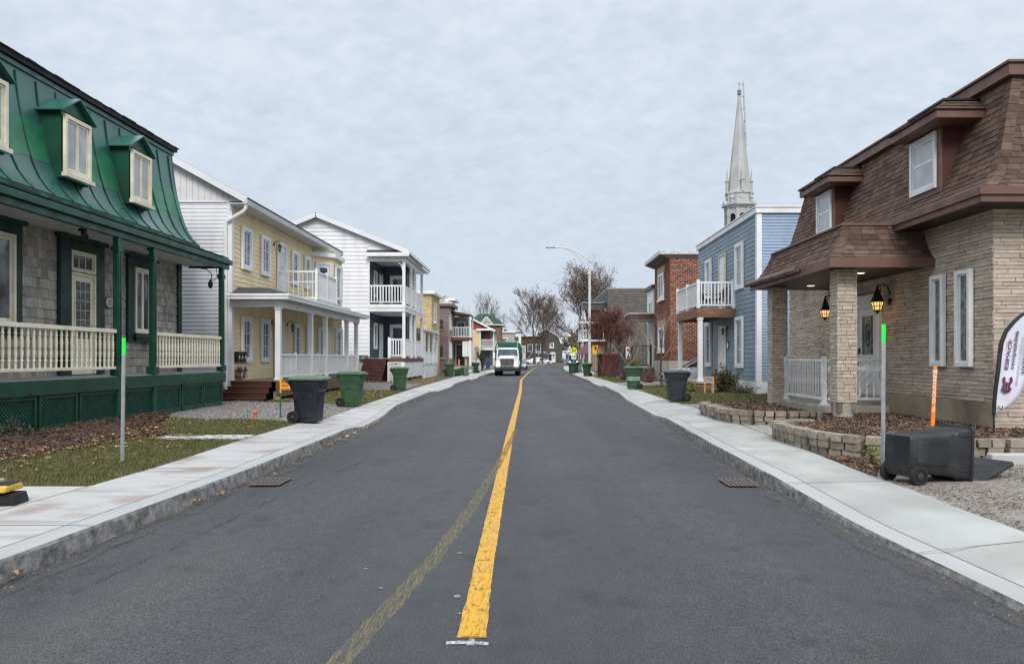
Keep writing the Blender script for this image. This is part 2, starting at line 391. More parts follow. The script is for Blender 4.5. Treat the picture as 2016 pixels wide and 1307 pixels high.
def door(house, f, u0, u1, v0, v1, mat=None, frame=None, casing=.1, pane=None, glass=(.2, .8, .45, .92), proud=.07, handle_left=True, panels=True, handle=True, leads=0):
    mat = mat or white; frame = frame or mat; f = f.out(.022)
    mb = MB(); mb.fb(f, u0, u0 + casing, v0, v1, .002, proud); mb.fb(f, u1 - casing, u1, v0, v1, .002, proud); mb.fb(f, u0 + casing, u1 - casing, v1 - casing, v1, .002, proud)
    build(mb, 'door_frame', frame, house, bevel=.004)
    a0, a1, b1 = u0 + casing, u1 - casing, v1 - casing; mb = MB().fb(f, a0, a1, v0, b1, .004, .03)
    W, H = a1 - a0, b1 - v0
    if glass:
        g0, g1, h0, h1 = a0 + W * glass[0], a0 + W * glass[1], v0 + H * glass[2], v0 + H * glass[3]
        for bx in ((g0 - .04, g0, h0 - .04, h1 + .04), (g1, g1 + .04, h0 - .04, h1 + .04), (g0, g1, h1, h1 + .04), (g0, g1, h0 - .04, h0)): mb.fb(f, *bx, .03, .045)
    if panels and (not glass or glass[2] > .3):
        top = v0 + H * (glass[2] if glass else .9) - .12; mb.fb(f, a0 + W * .16, a1 - W * .16, v0 + .15, top, .03, .038)
    d = build(mb, 'door', mat, house, bevel=.004)
    if glass:
        build(MB().fb(f, g0, g1, h0, h1, .03, .034), 'pane', pane or glass_curtain, d)
        if leads:
            lm = MB()
            for i in range(1, leads): lm.fb(f, g0 + (g1 - g0) * i / leads - .006, g0 + (g1 - g0) * i / leads + .006, h0, h1, .034, .038)
            for i in range(1, leads * 2): lm.fb(f, g0, g1, h0 + (h1 - h0) * i / (leads * 2) - .006, h0 + (h1 - h0) * i / (leads * 2) + .006, .0342, .0376)
            build(lm, 'leading', M('leading', (.55, .55, .52), .4), d)
    if handle:
        hu = a0 + W * .09 if handle_left else a1 - W * .09
        hb = MB(); hb.fb(f, hu - .02, hu + .02, v0 + .92, v0 + 1.12, .03, .042); q = f.p(hu, v0 + 1.0, .07); hb.tube([f.p(hu, v0 + 1.0, .042), q, f.p(hu + (.09 if handle_left else -.09), v0 + 1.0, .07)], .011, 8)
        build(hb, 'handle', M('brass', (.42, .33, .18), .3, metal=.9), d)
    return d
def railing(house, p0, p1, zb, zt, mat=None, n=10, bal=.035, tw=.07, th=.06, posts=(), label=None, mid=None, merge=False, prof=None):
    """one railing: rails are its mesh, each baluster a sub-part"""
    mat = mat or white; a, b = Vector((p0[0], p0[1], 0)), Vector((p1[0], p1[1], 0)); z = Vector((0, 0, 1)); mb = MB()
    mb.beam(a + z * (zt - th / 2), b + z * (zt - th / 2), tw, th); lo_r = MB().beam(a + z * (zb + .03), b + z * (zb + .03), tw * .8, .06)
    for m in mid or (): mb.beam(a + z * m, b + z * m, tw * .7, .05)
    pos = [a.lerp(b, (i + .5) / n) for i in range(n)]
    if merge:
        for p in pos: mb.box(p.x - bal / 2, p.x + bal / 2, p.y - bal / 2, p.y + bal / 2, zb + .06, zt - th)
        mb.add(lo_r.v, lo_r.f)
    r = build(mb, 'railing', mat, house, bevel=.006, label=label)
    if not merge: build(lo_r, 'bottom_rail', mat, r, bevel=.006)
    if not merge:
        off = Vector(OFF[house.name]); first = None
        for p in pos:
            if first is None:
                bb = MB()
                if prof: bb.lathe((p.x, p.y, zb + .06), [(r_, h * (zt - th - zb - .06)) for r_, h in prof], 8)
                else: bb.box(p.x - bal / 2, p.x + bal / 2, p.y - bal / 2, p.y + bal / 2, zb + .06, zt - th)
                first = build(bb, 'baluster', mat, r, smooth=bool(prof)); base = p
            else: share(first, 'baluster', r, p - base)
    return r
def gable_rect(mb, f, u0, u1, v0, v1, clip=None): pass

# ================================================================== ground, road, pavements
rg = random.Random(4)
def interp(tab, y):
    if y <= tab[0][0]: return tab[0][1]
    for (a, b), (c, d) in zip(tab, tab[1:]):
        if y <= c: return b + (d - b) * (y - a) / (c - a)
    return tab[-1][1]
XLt = [(-10, -3.86), (5.5, -3.80), (10, -3.66), (17, -3.74), (24, -4.1), (34, -4.3), (51, -4.15), (70, -3.85), (90, -3.1), (110, -2.1), (135, -.8), (160, .9), (178, 3.0), (192, 6.0), (205, 12.0), (215, 30)]
XRt = [(-10, 3.15), (4.8, 3.14), (9.8, 3.02), (13, 3.12), (22, 3.5), (30, 3.75), (40, 4.0), (60, 4.0), (80, 4.25), (96, 4.6), (120, 5.5), (140, 6.6), (158, 8.6), (170, 13), (180, 40)]
WLt = [(-10, 1.25), (8.7, 1.28), (11.3, 1.32), (13.1, 1.40), (17.1, 1.40), (18.3, 1.06), (24.5, 1.04), (33, 1.12), (51, 1.5), (60, 1.7), (100, 1.7), (215, 1.7)]
WRt = [(-10, 1.0), (6.4, 1.04), (7.4, 1.09), (8.3, 1.18), (9.4, 1.21), (10.8, 1.27), (13.6, 1.33), (21, 1.38), (26, 1.2), (40, 1.1), (60, 1.1), (120, 1.5), (180, 1.6)]
HLt = [(-10, .145), (15.8, .145), (17.6, .03), (20.5, .03), (23.2, .14), (33, .14), (36.5, .03), (42, .03), (44, .14), (53, .14), (55, .04), (60, .04), (62, .14), (300, .14)]
HRt = [(-10, .03), (7.2, .035), (9.6, .145), (18.5, .145), (21, .03), (29, .03), (32, .14), (40, .14), (43, .04), (47, .04), (50, .14), (300, .14)]
XL = lambda y: interp(XLt, y); XR = lambda y: interp(XRt, y)
OL = lambda y: XL(y) - interp(WLt, y); OR = lambda y: XR(y) + interp(WRt, y)
YS = [-10 + i * .5 for i in range(140)] + [60 + i * 2.5 for i in range(59)]

grass_far = M('grass_ground', (.060, .082, .026), .95, .25, 3, col2=(.095, .098, .042), bump=.6, bscale=25, dirt=(.085, .07, .04), dscale=.35)
kind(build(MB().quad((-900, -60, -.06), (900, -60, -.06), (900, 1600, -.06), (-900, 1600, -.06)), 'ground', grass_far), 'structure')
mb = MB()
NX = 16
for y in YS:
    for i in range(NX + 1):
        x = XL(y) - .02 + (XR(y) - XL(y) + .04) * i / NX; c = (i / NX - .5) * 2
        mb.v.append((x, y, -.02 * c * c))
for j in range(len(YS) - 1):
    for i in range(NX): a = j * (NX + 1) + i; mb.f.append((a, a + 1, a + NX + 2, a + NX + 1))
ASPH = asphalt()
kind(build(mb, 'road', ASPH, recalc=False), 'structure')

conc = M('sidewalk_concrete', (.40, .405, .385), .82, .08, 1.2, bump=.15, bscale=60, stretch=(1, .6, 1), dirt=(.30, .295, .275), dscale=.8, dlo=.48, dhi=.72)
concL = M('sidewalk_concrete_stained', (.45, .45, .44), .82, .05, 1.5, bump=.15, bscale=60, stretch=(.5, 3.4, 1), col2=(.335, .315, .31), lo=.48, hi=.68, dirt=(.30, .245, .225), dscale=1.3, dlo=.52, dhi=.68)
edge_m = M('sidewalk_edge', (.385, .39, .39), .8, .05, 2, stretch=(1, .3, 1))
curb_m = M('curb_face', (.27, .265, .25), .92, .3, 9, col2=(.10, .097, .093), bump=1.0, bscale=26, lo=.38, hi=.68, detail=8)
joint_m = M('joint_shadow_line', (.17, .165, .155), .95, .1)
rc = random.Random(9)
for side, X, O, H, mm in ((-1, XL, OL, HLt, concL), (1, XR, OR, HRt, conc)):
    Y2 = [y for y in YS if y < (210 if side < 0 else 176)]
    # slab, with its troweled border strip, and the face of the kerb
    slab, border, face = MB(), MB(), MB()
    prev = None
    for y in Y2:
        h = interp(H, y); xo, xk = O(y), X(y); xb = xk + side * .24; xm = xk + side * .5
        cur = [(xo, y, .15), (xm, y, .15 - (.145 - h) * .5), (xb, y, h + .006)], [(xb, y, h + .006), (xk + side * .02, y, h)], [(xk + side * .02, y, h), (xk + side * rc.uniform(0, .02), y, h - .02 - rc.random() * .01), (xk - side * .012, y, -.04)]
        if prev:
            for m_, a, b in zip((slab, border, face), prev, cur):
                for i in range(len(a) - 1): m_.quad(a[i], b[i], b[i + 1], a[i + 1])
        prev = cur
    kind(build(slab, 'sidewalk', mm, recalc=False), 'structure')
    kind(build(border, 'sidewalk_edge', edge_m, recalc=False), 'structure')
    kind(build(face, 'curb', curb_m, recalc=False), 'structure')
    jm = MB(); y = 3.2
    while y < 70:
        a = (O(y), y, .1535); h = interp(H, y); b = (X(y) + side * .5, y, .1535 - (.145 - h) * .5); c = (X(y) + side * .02, y, h + .0105)
        w = .012
        jm.quad(a, b, (b[0], b[1] + w, b[2]), (a[0], a[1] + w, a[2])); jm.quad(b, c, (c[0], c[1] + w, c[2]), (b[0], b[1] + w, b[2]))
        y += 2.9 if side > 0 else 3.4
    p = None
    for y in [q for q in Y2 if q < 40]:
        h = interp(H, y); q = (X(y) + side * .24, y, h + .0095)
        if p: jm.quad(p, q, (q[0] + side * .007, q[1], q[2] + .0005), (p[0] + side * .007, p[1], p[2] + .0005))
        p = q
    kind(build(jm, 'sidewalk_joint', joint_m, recalc=False), 'structure')

# lawns and yards beside the pavements
GZL = lambda x, y: .13 + max(0, min(.10, (-5.4 - x) * .03)) + .012 * math.sin(x * 3.1 + y * 2.3)
GZR = lambda x, y: .13 + max(0, min(.10, (x - 4.6) * .03)) + .012 * math.sin(x * 3.1 + y * 2.3)
for side, O, G in ((-1, OL, GZL), (1, OR, GZR)):
    mb = MB(); offs = [0, .03, .3, .6, 1, 1.5, 2, 2.5, 3, 3.6, 4.5, 6, 10, 60]; Y2 = [y for y in YS if y < (210 if side < 0 else 176)]
    for y in Y2:
        for i, d in enumerate(offs):
            x = O(y) + side * d; mb.v.append((x, y, .09 if i == 0 else G(x, y)))
    n_ = len(offs)
    for j in range(len(Y2) - 1):
        for i in range(n_ - 1): a = j * n_ + i; mb.f.append((a, a + 1, a + n_ + 1, a + n_))
    kind(build(mb, 'lawn', grass_far, recalc=False), 'structure')

gravel = M('gravel', (.30, .285, .265), .95, .3, 60, col2=(.16, .15, .14), bump=1.0, bscale=70, detail=6, dirt=(.22, .20, .18), dscale=.9)
def patch(name, poly_rows, mat, z, G):
    """rows: (y, x0, x1); a sheet that follows the ground"""
    mb = MB(); n_ = 9
    for y, a, b in poly_rows:
        for i in range(n_):
            x = a + (b - a) * i / (n_ - 1); mb.v.append((x, y, G(x, y) + z))
    for j in range(len(poly_rows) - 1):
        for i in range(n_ - 1): q = j * n_ + i; mb.f.append((q, q + 1, q + n_ + 1, q + n_))
    return kind(build(mb, name, mat, recalc=False), 'structure')
def rows(y0, y1, x0, x1, n=12, j=.06):
    rr = random.Random(int(y0 * 10)); o = []
    for i in range(n + 1):
        y = y0 + (y1 - y0) * i / n; o.append((y, (x0(y) if callable(x0) else x0) + rr.uniform(-j, j), (x1(y) if callable(x1) else x1) + rr.uniform(-j, j)))
    return o
patch('driveway', rows(17.6, 24.0, -9.7, lambda y: OL(y) + .02, j=.0), gravel, .012, GZL)
patch('driveway', rows(33.8, 43.0, -9.4, lambda y: OL(y) - .35, j=.1), M('old_asphalt', (.15, .145, .135), .95, .2, 4, bump=.6, bscale=60), .012, GZL)
patch('driveway', rows(2.5, 10.05, lambda y: OR(y) + .01, 22, j=.0), M('dirt_gravel', (.27, .245, .22), .95, .35, 14, col2=(.14, .115, .10), bump=1.0, bscale=60, detail=8, lo=.4, hi=.7, dirt=(.33, .31, .29), dscale=.8), .012, GZR)
patch('driveway', rows(20.3, 24.0, lambda y: OR(y) + .01, 9, j=.03), gravel, .012, GZR)
patch('driveway', rows(39.2, 45.0, lambda y: OR(y) + .01, 14, j=.03), gravel, .012, GZR)
apron = M('driveway_concrete', (.47, .465, .45), .85, .06, 1.5, dirt=(.36, .32, .29), dscale=.9, bump=.1)
patch('driveway', rows(2.0, 8.62, -16, lambda y: OL(y) - .008, j=0), apron, .014, lambda x, y: .138)
path_m = M('footpath_concrete', (.50, .50, .48), .85, .3, 9, col2=(.5, .5, .48), dirt=(.035, .03, .03), dscale=9, dlo=.54, dhi=.60)
patch('footpath', rows(13.55, 14.35, -7.0, lambda y: OL(y) - .004, j=.0), path_m, .012, lambda x, y: .148)
patch('footpath', rows(33.0, 34.1, lambda y: OR(y), 8.4, j=0), conc, .012, lambda x, y: .15)
patch('footpath', rows(54.0, 55.3, lambda y: OR(y), 8.4, j=0), conc, .012, lambda x, y: .15)
# pavers between the two planters
pv = MB(); rp_ = random.Random(2); y = 13.95
while y < 16.5:
    x = OR(y) + .02 - rp_.random() * .2
    while x < 6.25:
        w = rp_.choice((.15, .2, .25)); pv.box(max(x, OR(y) + .015), x + w - .008, y, y + .142, .10, .160 + rp_.uniform(-.003, .003)); x += w
    y += .15
kind(build(pv, 'path_pavers', M('paver', (.36, .345, .325), .9, .12, 8, island=.22, bump=.3)), 'structure')

# ---- markings on the road
def strip(name, pts, mat, z, jit=0.0, seed=1):
    rr = random.Random(seed); mb = MB(); p = None
    for x, y, w in pts:
        q = ((x - w / 2 + rr.uniform(-jit, jit), y, z), (x + w / 2 + rr.uniform(-jit, jit), y, z))
        if p: mb.quad(p[0], p[1], q[1], q[0])
        p = q
    return kind(build(mb, name, mat, recalc=False), 'structure')
yl = [(4.36, -.325), (6, -.342), (9.8, -.36), (16.5, -.385), (37, -.385), (56, -.52), (60, -.45), (80, -.06), (109, .62), (140, 1.9), (165, 4.2), (180, 8)]
def dense(tab, w, y0, y1, st, wt=None):
    o = []; y = y0
    while y <= y1: o.append((interp(tab, y), y, wt(y) if wt else w)); y += st if y < 30 else 2
    return o
PY = (.66, .36, .035)
strip('center_line', dense(yl, .145, 4.36, 178, .11, lambda y: .165 if y < 5.0 else .150), paint_marking('yellow_road_paint', PY, .28, .47, 30, (1.2, .30, 1)), .0045, .004)
rb = random.Random(5); mbx = MB()
for a, b in ((4.36, 4.86), (6.0, 6.42), (7.9, 8.5)):          # second coats
    xa, xb = interp(yl, a), interp(yl, b); mbx.quad((xa - .06, a + .01, .0085), (xa + .045, a + .01, .0085), (xb + .02, b, .0085), (xb - .055, b, .0085))
mbx.quad((-.37, 4.95, .0085), (-.315, 4.9, .0085), (-.27, 5.7, .0085), (-.32, 5.75, .0085))
kind(build(mbx, 'center_line_second_coat', paint_marking('fresh_yellow_paint', (.70, .38, .015), .30, .48, 30, (1.2, .3, 1)), recalc=False), 'structure')
old = [(3.4, -1.07), (4.1, -.985), (6, -.76), (8, -.61), (10.9, -.47), (15, -.33), (17, -.27)]
strip('old_center_line', dense(old, .20, 3.4, 17, .1, lambda y: .155 - .004 * y), paint_marking('worn_yellow_paint', (.40, .33, .14), .40, 1.0, 36, (2.0, .16, 1)), .0045, .012, 3)
wp = paint_marking('white_survey_paint', (.62, .62, .62), .34, .62, 30, (1, 1, 1))
mbx = MB(); mbx.quad((-.345, 4.24, .0045), (-.30, 4.24, .0045), (-.305, 4.345, .0045), (-.335, 4.345, .0045))
pts = [(-.46, 4.275), (-.40, 4.283), (-.33, 4.281), (-.26, 4.27), (-.222, 4.262)]
for (a, b), (c, d) in zip(pts, pts[1:]): mbx.quad((a, b - .026, .006), (c, d - .026, .006), (c, d + .022, .006), (a, b + .022, .006))
kind(build(mbx, 'survey_mark', wp, recalc=False), 'structure')
# paint drips and patches left by works on the asphalt
rs_ = random.Random(8); mbx = MB()
for px_, py_ in [(750, 1158), (900, 1174), (905, 1208), (905, 1089), (835, 1043), (720, 1120)]:
    Y_ = 1500 * 1.6 / (py_ - 705); X_ = (px_ - 1040) / 1500 * Y_; r_ = rs_.uniform(.012, .026)
    mbx.add([(X_ + math.cos(i) * r_, Y_ + math.sin(i) * r_ * 1.3, .0045) for i in [k * .785 for k in range(8)]], [tuple(range(8))])
kind(build(mbx, 'paint_spots', M('grey_paint_spot', (.20, .205, .205), .7), recalc=False), 'structure')
seam = [(5.3, -3.12), (6.2, -3.04), (7.2, -2.98), (8.2, -2.92), (9.2, -2.90), (10.6, -2.72), (12.4, -2.45)]
strip('road_seam', [(interp(seam, 5.2 + i * .15) + .012 * math.sin(i * 1.7), 5.2 + i * .15, .028 + .015 * math.sin(i * .9)) for i in range(46)], paint_marking('tar_seam', (.030, .030, .033), .42, .75, 9, (1, .4, 1)), .004, .006, 7)
# gutter dust against the kerbs
for X_, s_ in ((XL, 1), (XR, -1)):
    strip('gutter_dust', [(X_(y) + s_ * .13, y, .26) for y in [4 + i * .5 for i in range(90)]], paint_marking('gutter_dust' + str(s_), (.14, .128, .112), .40, 1.05, 5, (1, .25, 1)), .004, .07, 11)

# ---- mulch, grass blades, fallen leaves
mulch_m = M('mulch', (.095, .056, .038), .95, .3, 12, col2=(.045, .028, .021), bump=1, bscale=60)
def mulch_edge(y): return -6.95 - .18 * math.sin(y * 1.3) - max(0, (9.6 - y)) * .5 - (0 if y < 14.8 else (y - 14.8) * .55)
patch('mulch_bed', rows(7.9, 17.9, -9.0, mulch_edge, 30, .10), mulch_m, .022, lambda x, y: GZL(x, y) + max(0, min(.06, (-7.2 - x) * .05)))
def chips(name, n, inside, size, mat, G, seed, tilt=.5):
    rr = random.Random(seed); mb = MB()
    for _ in range(n):
        q = inside(rr)
        if not q: continue
        x, y = q; l, w = rr.uniform(*size) * 1.0, rr.uniform(.25, .5) * size[0]; a = rr.random() * 6.28; z = G(x, y) + rr.uniform(.0, .018); t = rr.uniform(-tilt, tilt)
        c, s = math.cos(a), math.sin(a); dx, dy = c * l / 2, s * l / 2; ex, ey = -s * w / 2, c * w / 2; dz = math.sin(t) * l / 2
        mb.add([(x - dx - ex, y - dy - ey, z - dz), (x + dx - ex, y + dy - ey, z + dz), (x + dx + ex, y + dy + ey, z + dz + .006), (x - dx + ex, y - dy + ey, z - dz + .006)], [(0, 1, 2, 3)])
    return kind(build(mb, name, mat, recalc=False), 'stuff')
def bedL(rr):
    y = rr.uniform(8, 17.8); return (rr.uniform(-8.95, mulch_edge(y) + .08), y)
chip_m = M('mulch_chip', (.115, .066, .043), .95, .2, 5, island=.75)
chips('mulch_chips', 9000, bedL, (.03, .085), chip_m, lambda x, y: GZL(x, y) + .03 + max(0, min(.06, (-7.2 - x) * .05)), 21)
blade_m = M('grass_blade', (.105, .118, .042), .85, .15, 5, island=.55, col2=(.185, .165, .085), lo=.42, hi=.62, spec=.2)
def grass(n, inside, G, h, seed, wid=.004):
    rr = random.Random(seed); mb = MB(); V, Fs = mb.v, mb.f
    for _ in range(n):
        q = inside(rr)
        if not q: continue
        x, y = q; z = G(x, y) - .004; hh = h * rr.uniform(.5, 1.2); a = rr.random() * 6.28; le = rr.uniform(.2, 1.0) * hh; w = wid * (1 + y / 14)
        k = len(V); c, s = math.cos(a), math.sin(a); b = rr.random() * 6.28
        V += [(x - s * w, y + c * w, z), (x + s * w, y - c * w, z), (x + math.cos(b) * le, y + math.sin(b) * le, z + hh)]; Fs.append((k, k + 1, k + 2))
    return mb
def lawnA(rr):
    y = rr.uniform(8.62, 13.5); a, b = mulch_edge(y) - .1, OL(y) + .012; x = rr.uniform(a, b); return (x, y)
def lawnB(rr):
    y = rr.uniform(14.4, 17.6); x = rr.uniform(mulch_edge(y) - .1, OL(y) + .012); return (x, y)
def lawnC(rr):
    y = rr.uniform(24.2, 33.5); return (rr.uniform(-8.4, OL(y)), y)
mb = grass(52000, lawnA, GZL, .050, 31); g2 = grass(26000, lawnB, GZL, .055, 32); mb.add(g2.v, g2.f)
g2 = grass(26000, lawnC, GZL, .06, 33); mb.add(g2.v, g2.f)
kind(build(mb, 'grass', blade_m, recalc=False), 'stuff')
def lawnR(rr):
    y = rr.uniform(23.8, 39); return (rr.uniform(OR(y), 8.6 if y > 29 else 9.5), y)
def lawnR2(rr):
    y = rr.uniform(45, 59); return (rr.uniform(OR(y), 8.3), y)
def lawnR3(rr):
    y = rr.uniform(18.9, 20.4); return (rr.uniform(OR(y), 5.4), y)
mb = grass(42000, lawnR, GZR, .065, 34)
for g2 in (grass(16000, lawnR2, GZR, .08, 35), grass(3500, lawnR3, GZR, .06, 36)): mb.add(g2.v, g2.f)
kind(build(mb, 'grass', blade_m, recalc=False), 'stuff')

def leaves(n, inside, G, seed, size=(.05, .11)):
    rr = random.Random(seed); mb = MB()
    for _ in range(n):
        q = inside(rr)
        if not q: continue
        x, y = q; z = G(x, y) + .018; r_ = rr.uniform(*size); a = rr.random() * 6.28; pts = []
        lob = 5
        for i in range(lob * 2):
            t = a + math.pi * i / lob; rad = r_ * (.5 if i % 2 == 0 else .27) * rr.uniform(.8, 1.15); pts.append((x + math.cos(t) * rad, y + math.sin(t) * rad, z + rr.uniform(0, .35) * r_))
        mb.add(pts + [(x, y, z + .012)], [(i, (i + 1) % (2 * lob), 2 * lob) for i in range(2 * lob)])
    return mb
leaf_m = M('dry_leaf', (.42, .27, .13), .8, .25, 6, island=.45, col2=(.30, .17, .07))
def leafA(rr):
    k = rr.random()
    if k < .5: y = rr.gauss(11.5, 2.4); x = mulch_edge(y) + rr.gauss(-.1, .45)
    elif k < .8: y = rr.uniform(8, 17.6); x = rr.uniform(-8.8, -5.6)
    else: y = rr.uniform(14.2, 17.5); x = mulch_edge(y) + rr.gauss(-.2, .35)
    return (x, y) if 8.7 < y < 17.6 and -8.9 < x < OL(y) else None
mb = leaves(260, leafA, lambda x, y: GZL(x, y) + .03, 41)
def leafB(rr): y = rr.uniform(43.4, 52.0); return (rr.uniform(-7.4, OL(y) - .05), y)
def leafC(rr): y = rr.uniform(24.2, 33); return (rr.uniform(-8.2, OL(y) - .05), y)
def leafD(rr): y = rr.uniform(4.5, 19); return (XL(y) + abs(rr.gauss(0, .09)) + .03, y)
def leafE(rr): y = rr.uniform(41, 44); return (rr.uniform(-9.2, -7.0), y)
for n_, fn, G_, sd_ in ((420, leafB, lambda x, y: GZL(x, y) + .03, 42), (200, leafC, lambda x, y: GZL(x, y) + .03, 43), (26, leafD, lambda x, y: 0, 44), (90, leafE, lambda x, y: GZL(x, y) + .03, 46)):
    g2 = leaves(n_, fn, G_, sd_, (.06, .13)); mb.add(g2.v, g2.f)
kind(build(mb, 'fallen_leaves', leaf_m, recalc=False), 'stuff')

# loose stones on the gravel
stone_chip = M('gravel_stone', (.27, .26, .245), .95, .2, 5, island=.6)
def grL(rr):
    y = rr.uniform(17.7, 23.9); return (rr.uniform(-9.2, OL(y) - .02), y)
chips('gravel_stones', 9000, grL, (.02, .05), stone_chip, lambda x, y: GZL(x, y) + .012, 61, .9)
def grR(rr):
    y = rr.uniform(5.5, 10.0); return (OR(y) + .02 + abs(rr.gauss(0, 2.0)), y)
chips('gravel_stones', 7000, grR, (.012, .04), M('brown_grit', (.20, .165, .135), .95, .2, 5, island=.7), lambda x, y: GZR(x, y) + .010, 62, .9)
def grG(rr):
    y = rr.uniform(4.2, 30); return (XL(y) + .02 + abs(rr.gauss(0, .10)), y) if rr.random() < .6 else (XR(y) - .02 - abs(rr.gauss(0, .10)), y)
chips('gutter_grit', 2600, grG, (.006, .022), MATS['brown_grit'], lambda x, y: -.012, 63, .9)

# ================================================================== green mansard house, left foreground
H = thing('house', 'grey shingled house with a green metal mansard roof, three dormers and a railed porch', 'house', (-10.1, 16, .2), 'houses along the street')
X0, YN, YF = -10.1, 6.0, 22.0; f = FL(X0 + .02)
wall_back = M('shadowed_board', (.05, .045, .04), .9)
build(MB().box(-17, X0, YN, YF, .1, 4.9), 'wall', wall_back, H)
cedar = M('cedar_shingle', (.42, .39, .35), .92, .2, 14, island=.28, stretch=(1, 5, .7), col2=(.28, .255, .23), bump=.5, bscale=40, bstretch=(1, 6, .6), dirt=(.14, .13, .12), dscale=.8, dlo=.55, dhi=.75)
def Pw(s, t): return Vector((X0 + .004, s, 1.2 + t)), Vector((1, 0, 0))
build(shingles(MB(), Pw, 3.15, lambda t: 10.5, lambda t: 21.86, .205, .17, .02, random.Random(3), wj=.5), 'shingle_cladding', cedar, H, recalc=False)
cb = MB(); cb.fb(f, 21.86, 22.0, 1.2, 4.4, .0, .05); cb.box(X0 + .051, X0 + .08, 21.95, 22.05, 1.2, 4.4); build(cb, 'corner_board', dkgreen_b, H)
# openings: wide dark green casings round cream windows and door
def green_window(u0, u1, v0, v1):
    w = window(H, f, u0, u1, v0, v1, 1, 1, .07, .08, cream, glass_blue, .05, mull=.09)
    t = MB(); cs = .30
    t.fb(f, u0 - cs, u0 - .001, v0 - .22, v1 + .22, .003, .07); t.fb(f, u1 + .001, u1 + cs * .75, v0 - .22, v1 + .22, .003, .07); t.fb(f, u0, u1, v1 + .001, v1 + .22, .003, .07)
    t.fb(f, u0 - cs - .05, u1 + cs, v1 + .221, v1 + .30, .003, .14); t.fb(f, u0, u1, v0 - .22, v0 - .001, .003, .11)
    t.fb(f, u0 - .06, u1 + .06, v0 - .13, v0 - .06, .111, .16)
    build(t, 'casing', dkgreen_b, H, bevel=.006)
green_window(13.5, 14.86, 2.25, 4.0); green_window(19.38, 20.25, 2.24, 3.92)
door(H, f, 16.68, 17.62, 1.24, 3.5, cream, cream, .06, glass_leaded, (.16, .84, .36, .94), .07, False, True, True, 3)
tr = window(H, f, 16.68, 17.62, 3.52, 3.98, 3, 1, .06, .07, cream, glass_dark, .03, name='transom')
t = MB(); t.fb(f, 16.28, 16.679, 1.24, 4.2, .003, .09); t.fb(f, 17.621, 17.98, 1.24, 4.2, .003, .09); t.fb(f, 16.68, 17.62, 3.981, 4.2, .003, .09); t.fb(f, 16.2, 18.05, 4.201, 4.28, .003, .16); build(t, 'casing', dkgreen_b, H, bevel=.006)
# oval number plate
pl = MB(); ring = [(18.27 + .17 * math.cos(a), 2.93 + .125 * math.sin(a)) for a in [2 * math.pi * i / 24 for i in range(24)]]
pl.prism(ring, f, .03, .055); np_ = build(pl, 'number_plate', M('stone_plate', (.42, .41, .38), .7), H, bevel=.006)
rg_ = MB(); ring2 = [(18.27 + .19 * math.cos(a), 2.93 + .145 * math.sin(a)) for a in [2 * math.pi * i / 24 for i in range(24)]]; rg_.prism(ring2, f, .02, .04); build(rg_, 'number_plate_rim', M('dark_stone', (.08, .075, .07), .7), np_)
lettering(np_, '151', .15, f.p(18.27, 2.93, .057), (0, 1, 0), (0, 0, 1), M('plate_digits', (.20, .19, .17), .8), 'digits', 'CENTER')
# mansard
prof = [(-9.60, 4.90), (-9.74, 5.02), (-9.90, 5.24), (-10.03, 5.52), (-10.14, 5.85), (-10.22, 6.2), (-10.29, 6.6), (-10.35, 7.05), (-10.40, 7.52)]
at, TL = profile(prof); YE = 22.25
mm = M('green_metal_roof', (.015, .132, .096), .30, .12, 1.1, spec=.7, col2=(.034, .112, .104), bump=.10, bscale=7)
patch_m = M('bright_green_paint', (.013, .185, .082), .34, .12, 3, spec=.6)
mb = MB(); NS = 18; ys_ = [5.5 + (YE - 5.5) * i / 60 for i in range(61)]
pr = random.Random(6)
tt = [TL * i / NS for i in range(NS + 1)]
for y in ys_:
    for t_ in tt: (x, z), d = at(t_); mb.v.append((x + .006 * math.sin(y * 2.1 + z * 3), y, z))
for j in range(60):
    for i in range(NS): a = j * (NS + 1) + i; mb.f.append((a, a + 1, a + NS + 2, a + NS + 1))
roof = build(mb, 'roof', mm, H, smooth=True, recalc=False)
# the repainted band, an irregular coat lying on the sheets
mb = MB(); y = 8.0; pv_ = None
while y < YE - .02:
    k = int(y / .455); kr = random.Random(k); lo = TL * (.30 + .05 * kr.random()); hi = TL * (.56 + .10 * kr.random()) + .03 * math.sin(y * 9)
    col_ = []
    for i in range(7):
        t_ = lo + (hi - lo) * i / 6; (x, z), d = at(t_); col_.append((x + d[1] * .006 + .006 * math.sin(y * 2.1 + z * 3), y, z - d[0] * .006))
    if pv_:
        for i in range(6): mb.quad(pv_[i], col_[i], col_[i + 1], pv_[i + 1])
    pv_ = col_; y += .113
build(mb, 'repainted_band', patch_m, roof, smooth=True, recalc=False)
sm = MB(); y = 5.6
while y < YE:
    pts = [];
    for i in range(0, NS + 1):
        (x, z), d = at(TL * i / NS * .965); pts.append((x + d[1] * .012, y + .02 * math.sin(i * .3), z - d[0] * .012))
    sm.tube(pts, .017, 5); y += .655
build(sm, 'standing_seam', dkgreen, roof)
mb = MB(); mb.box(-10.62, -10.36, 5.5, YE + .03, 7.50, 7.60); build(mb, 'cornice_board', M('green_grey_flashing', (.06, .13, .12), .4), H, bevel=.006)
mb = MB(); mb.box(-10.75, -10.30, 5.4, YE + .12, 7.62, 7.72)
rr = random.Random(7); y = 5.4
while y < YE: mb.box(-10.7, -10.27 + rr.uniform(-.02, .01), y, y + .3, 7.725, 7.745 + rr.uniform(0, .02)); y += .31
build(mb, 'roof_edge', M('black_shingle', (.02, .021, .024), .9, .2, 8), H)
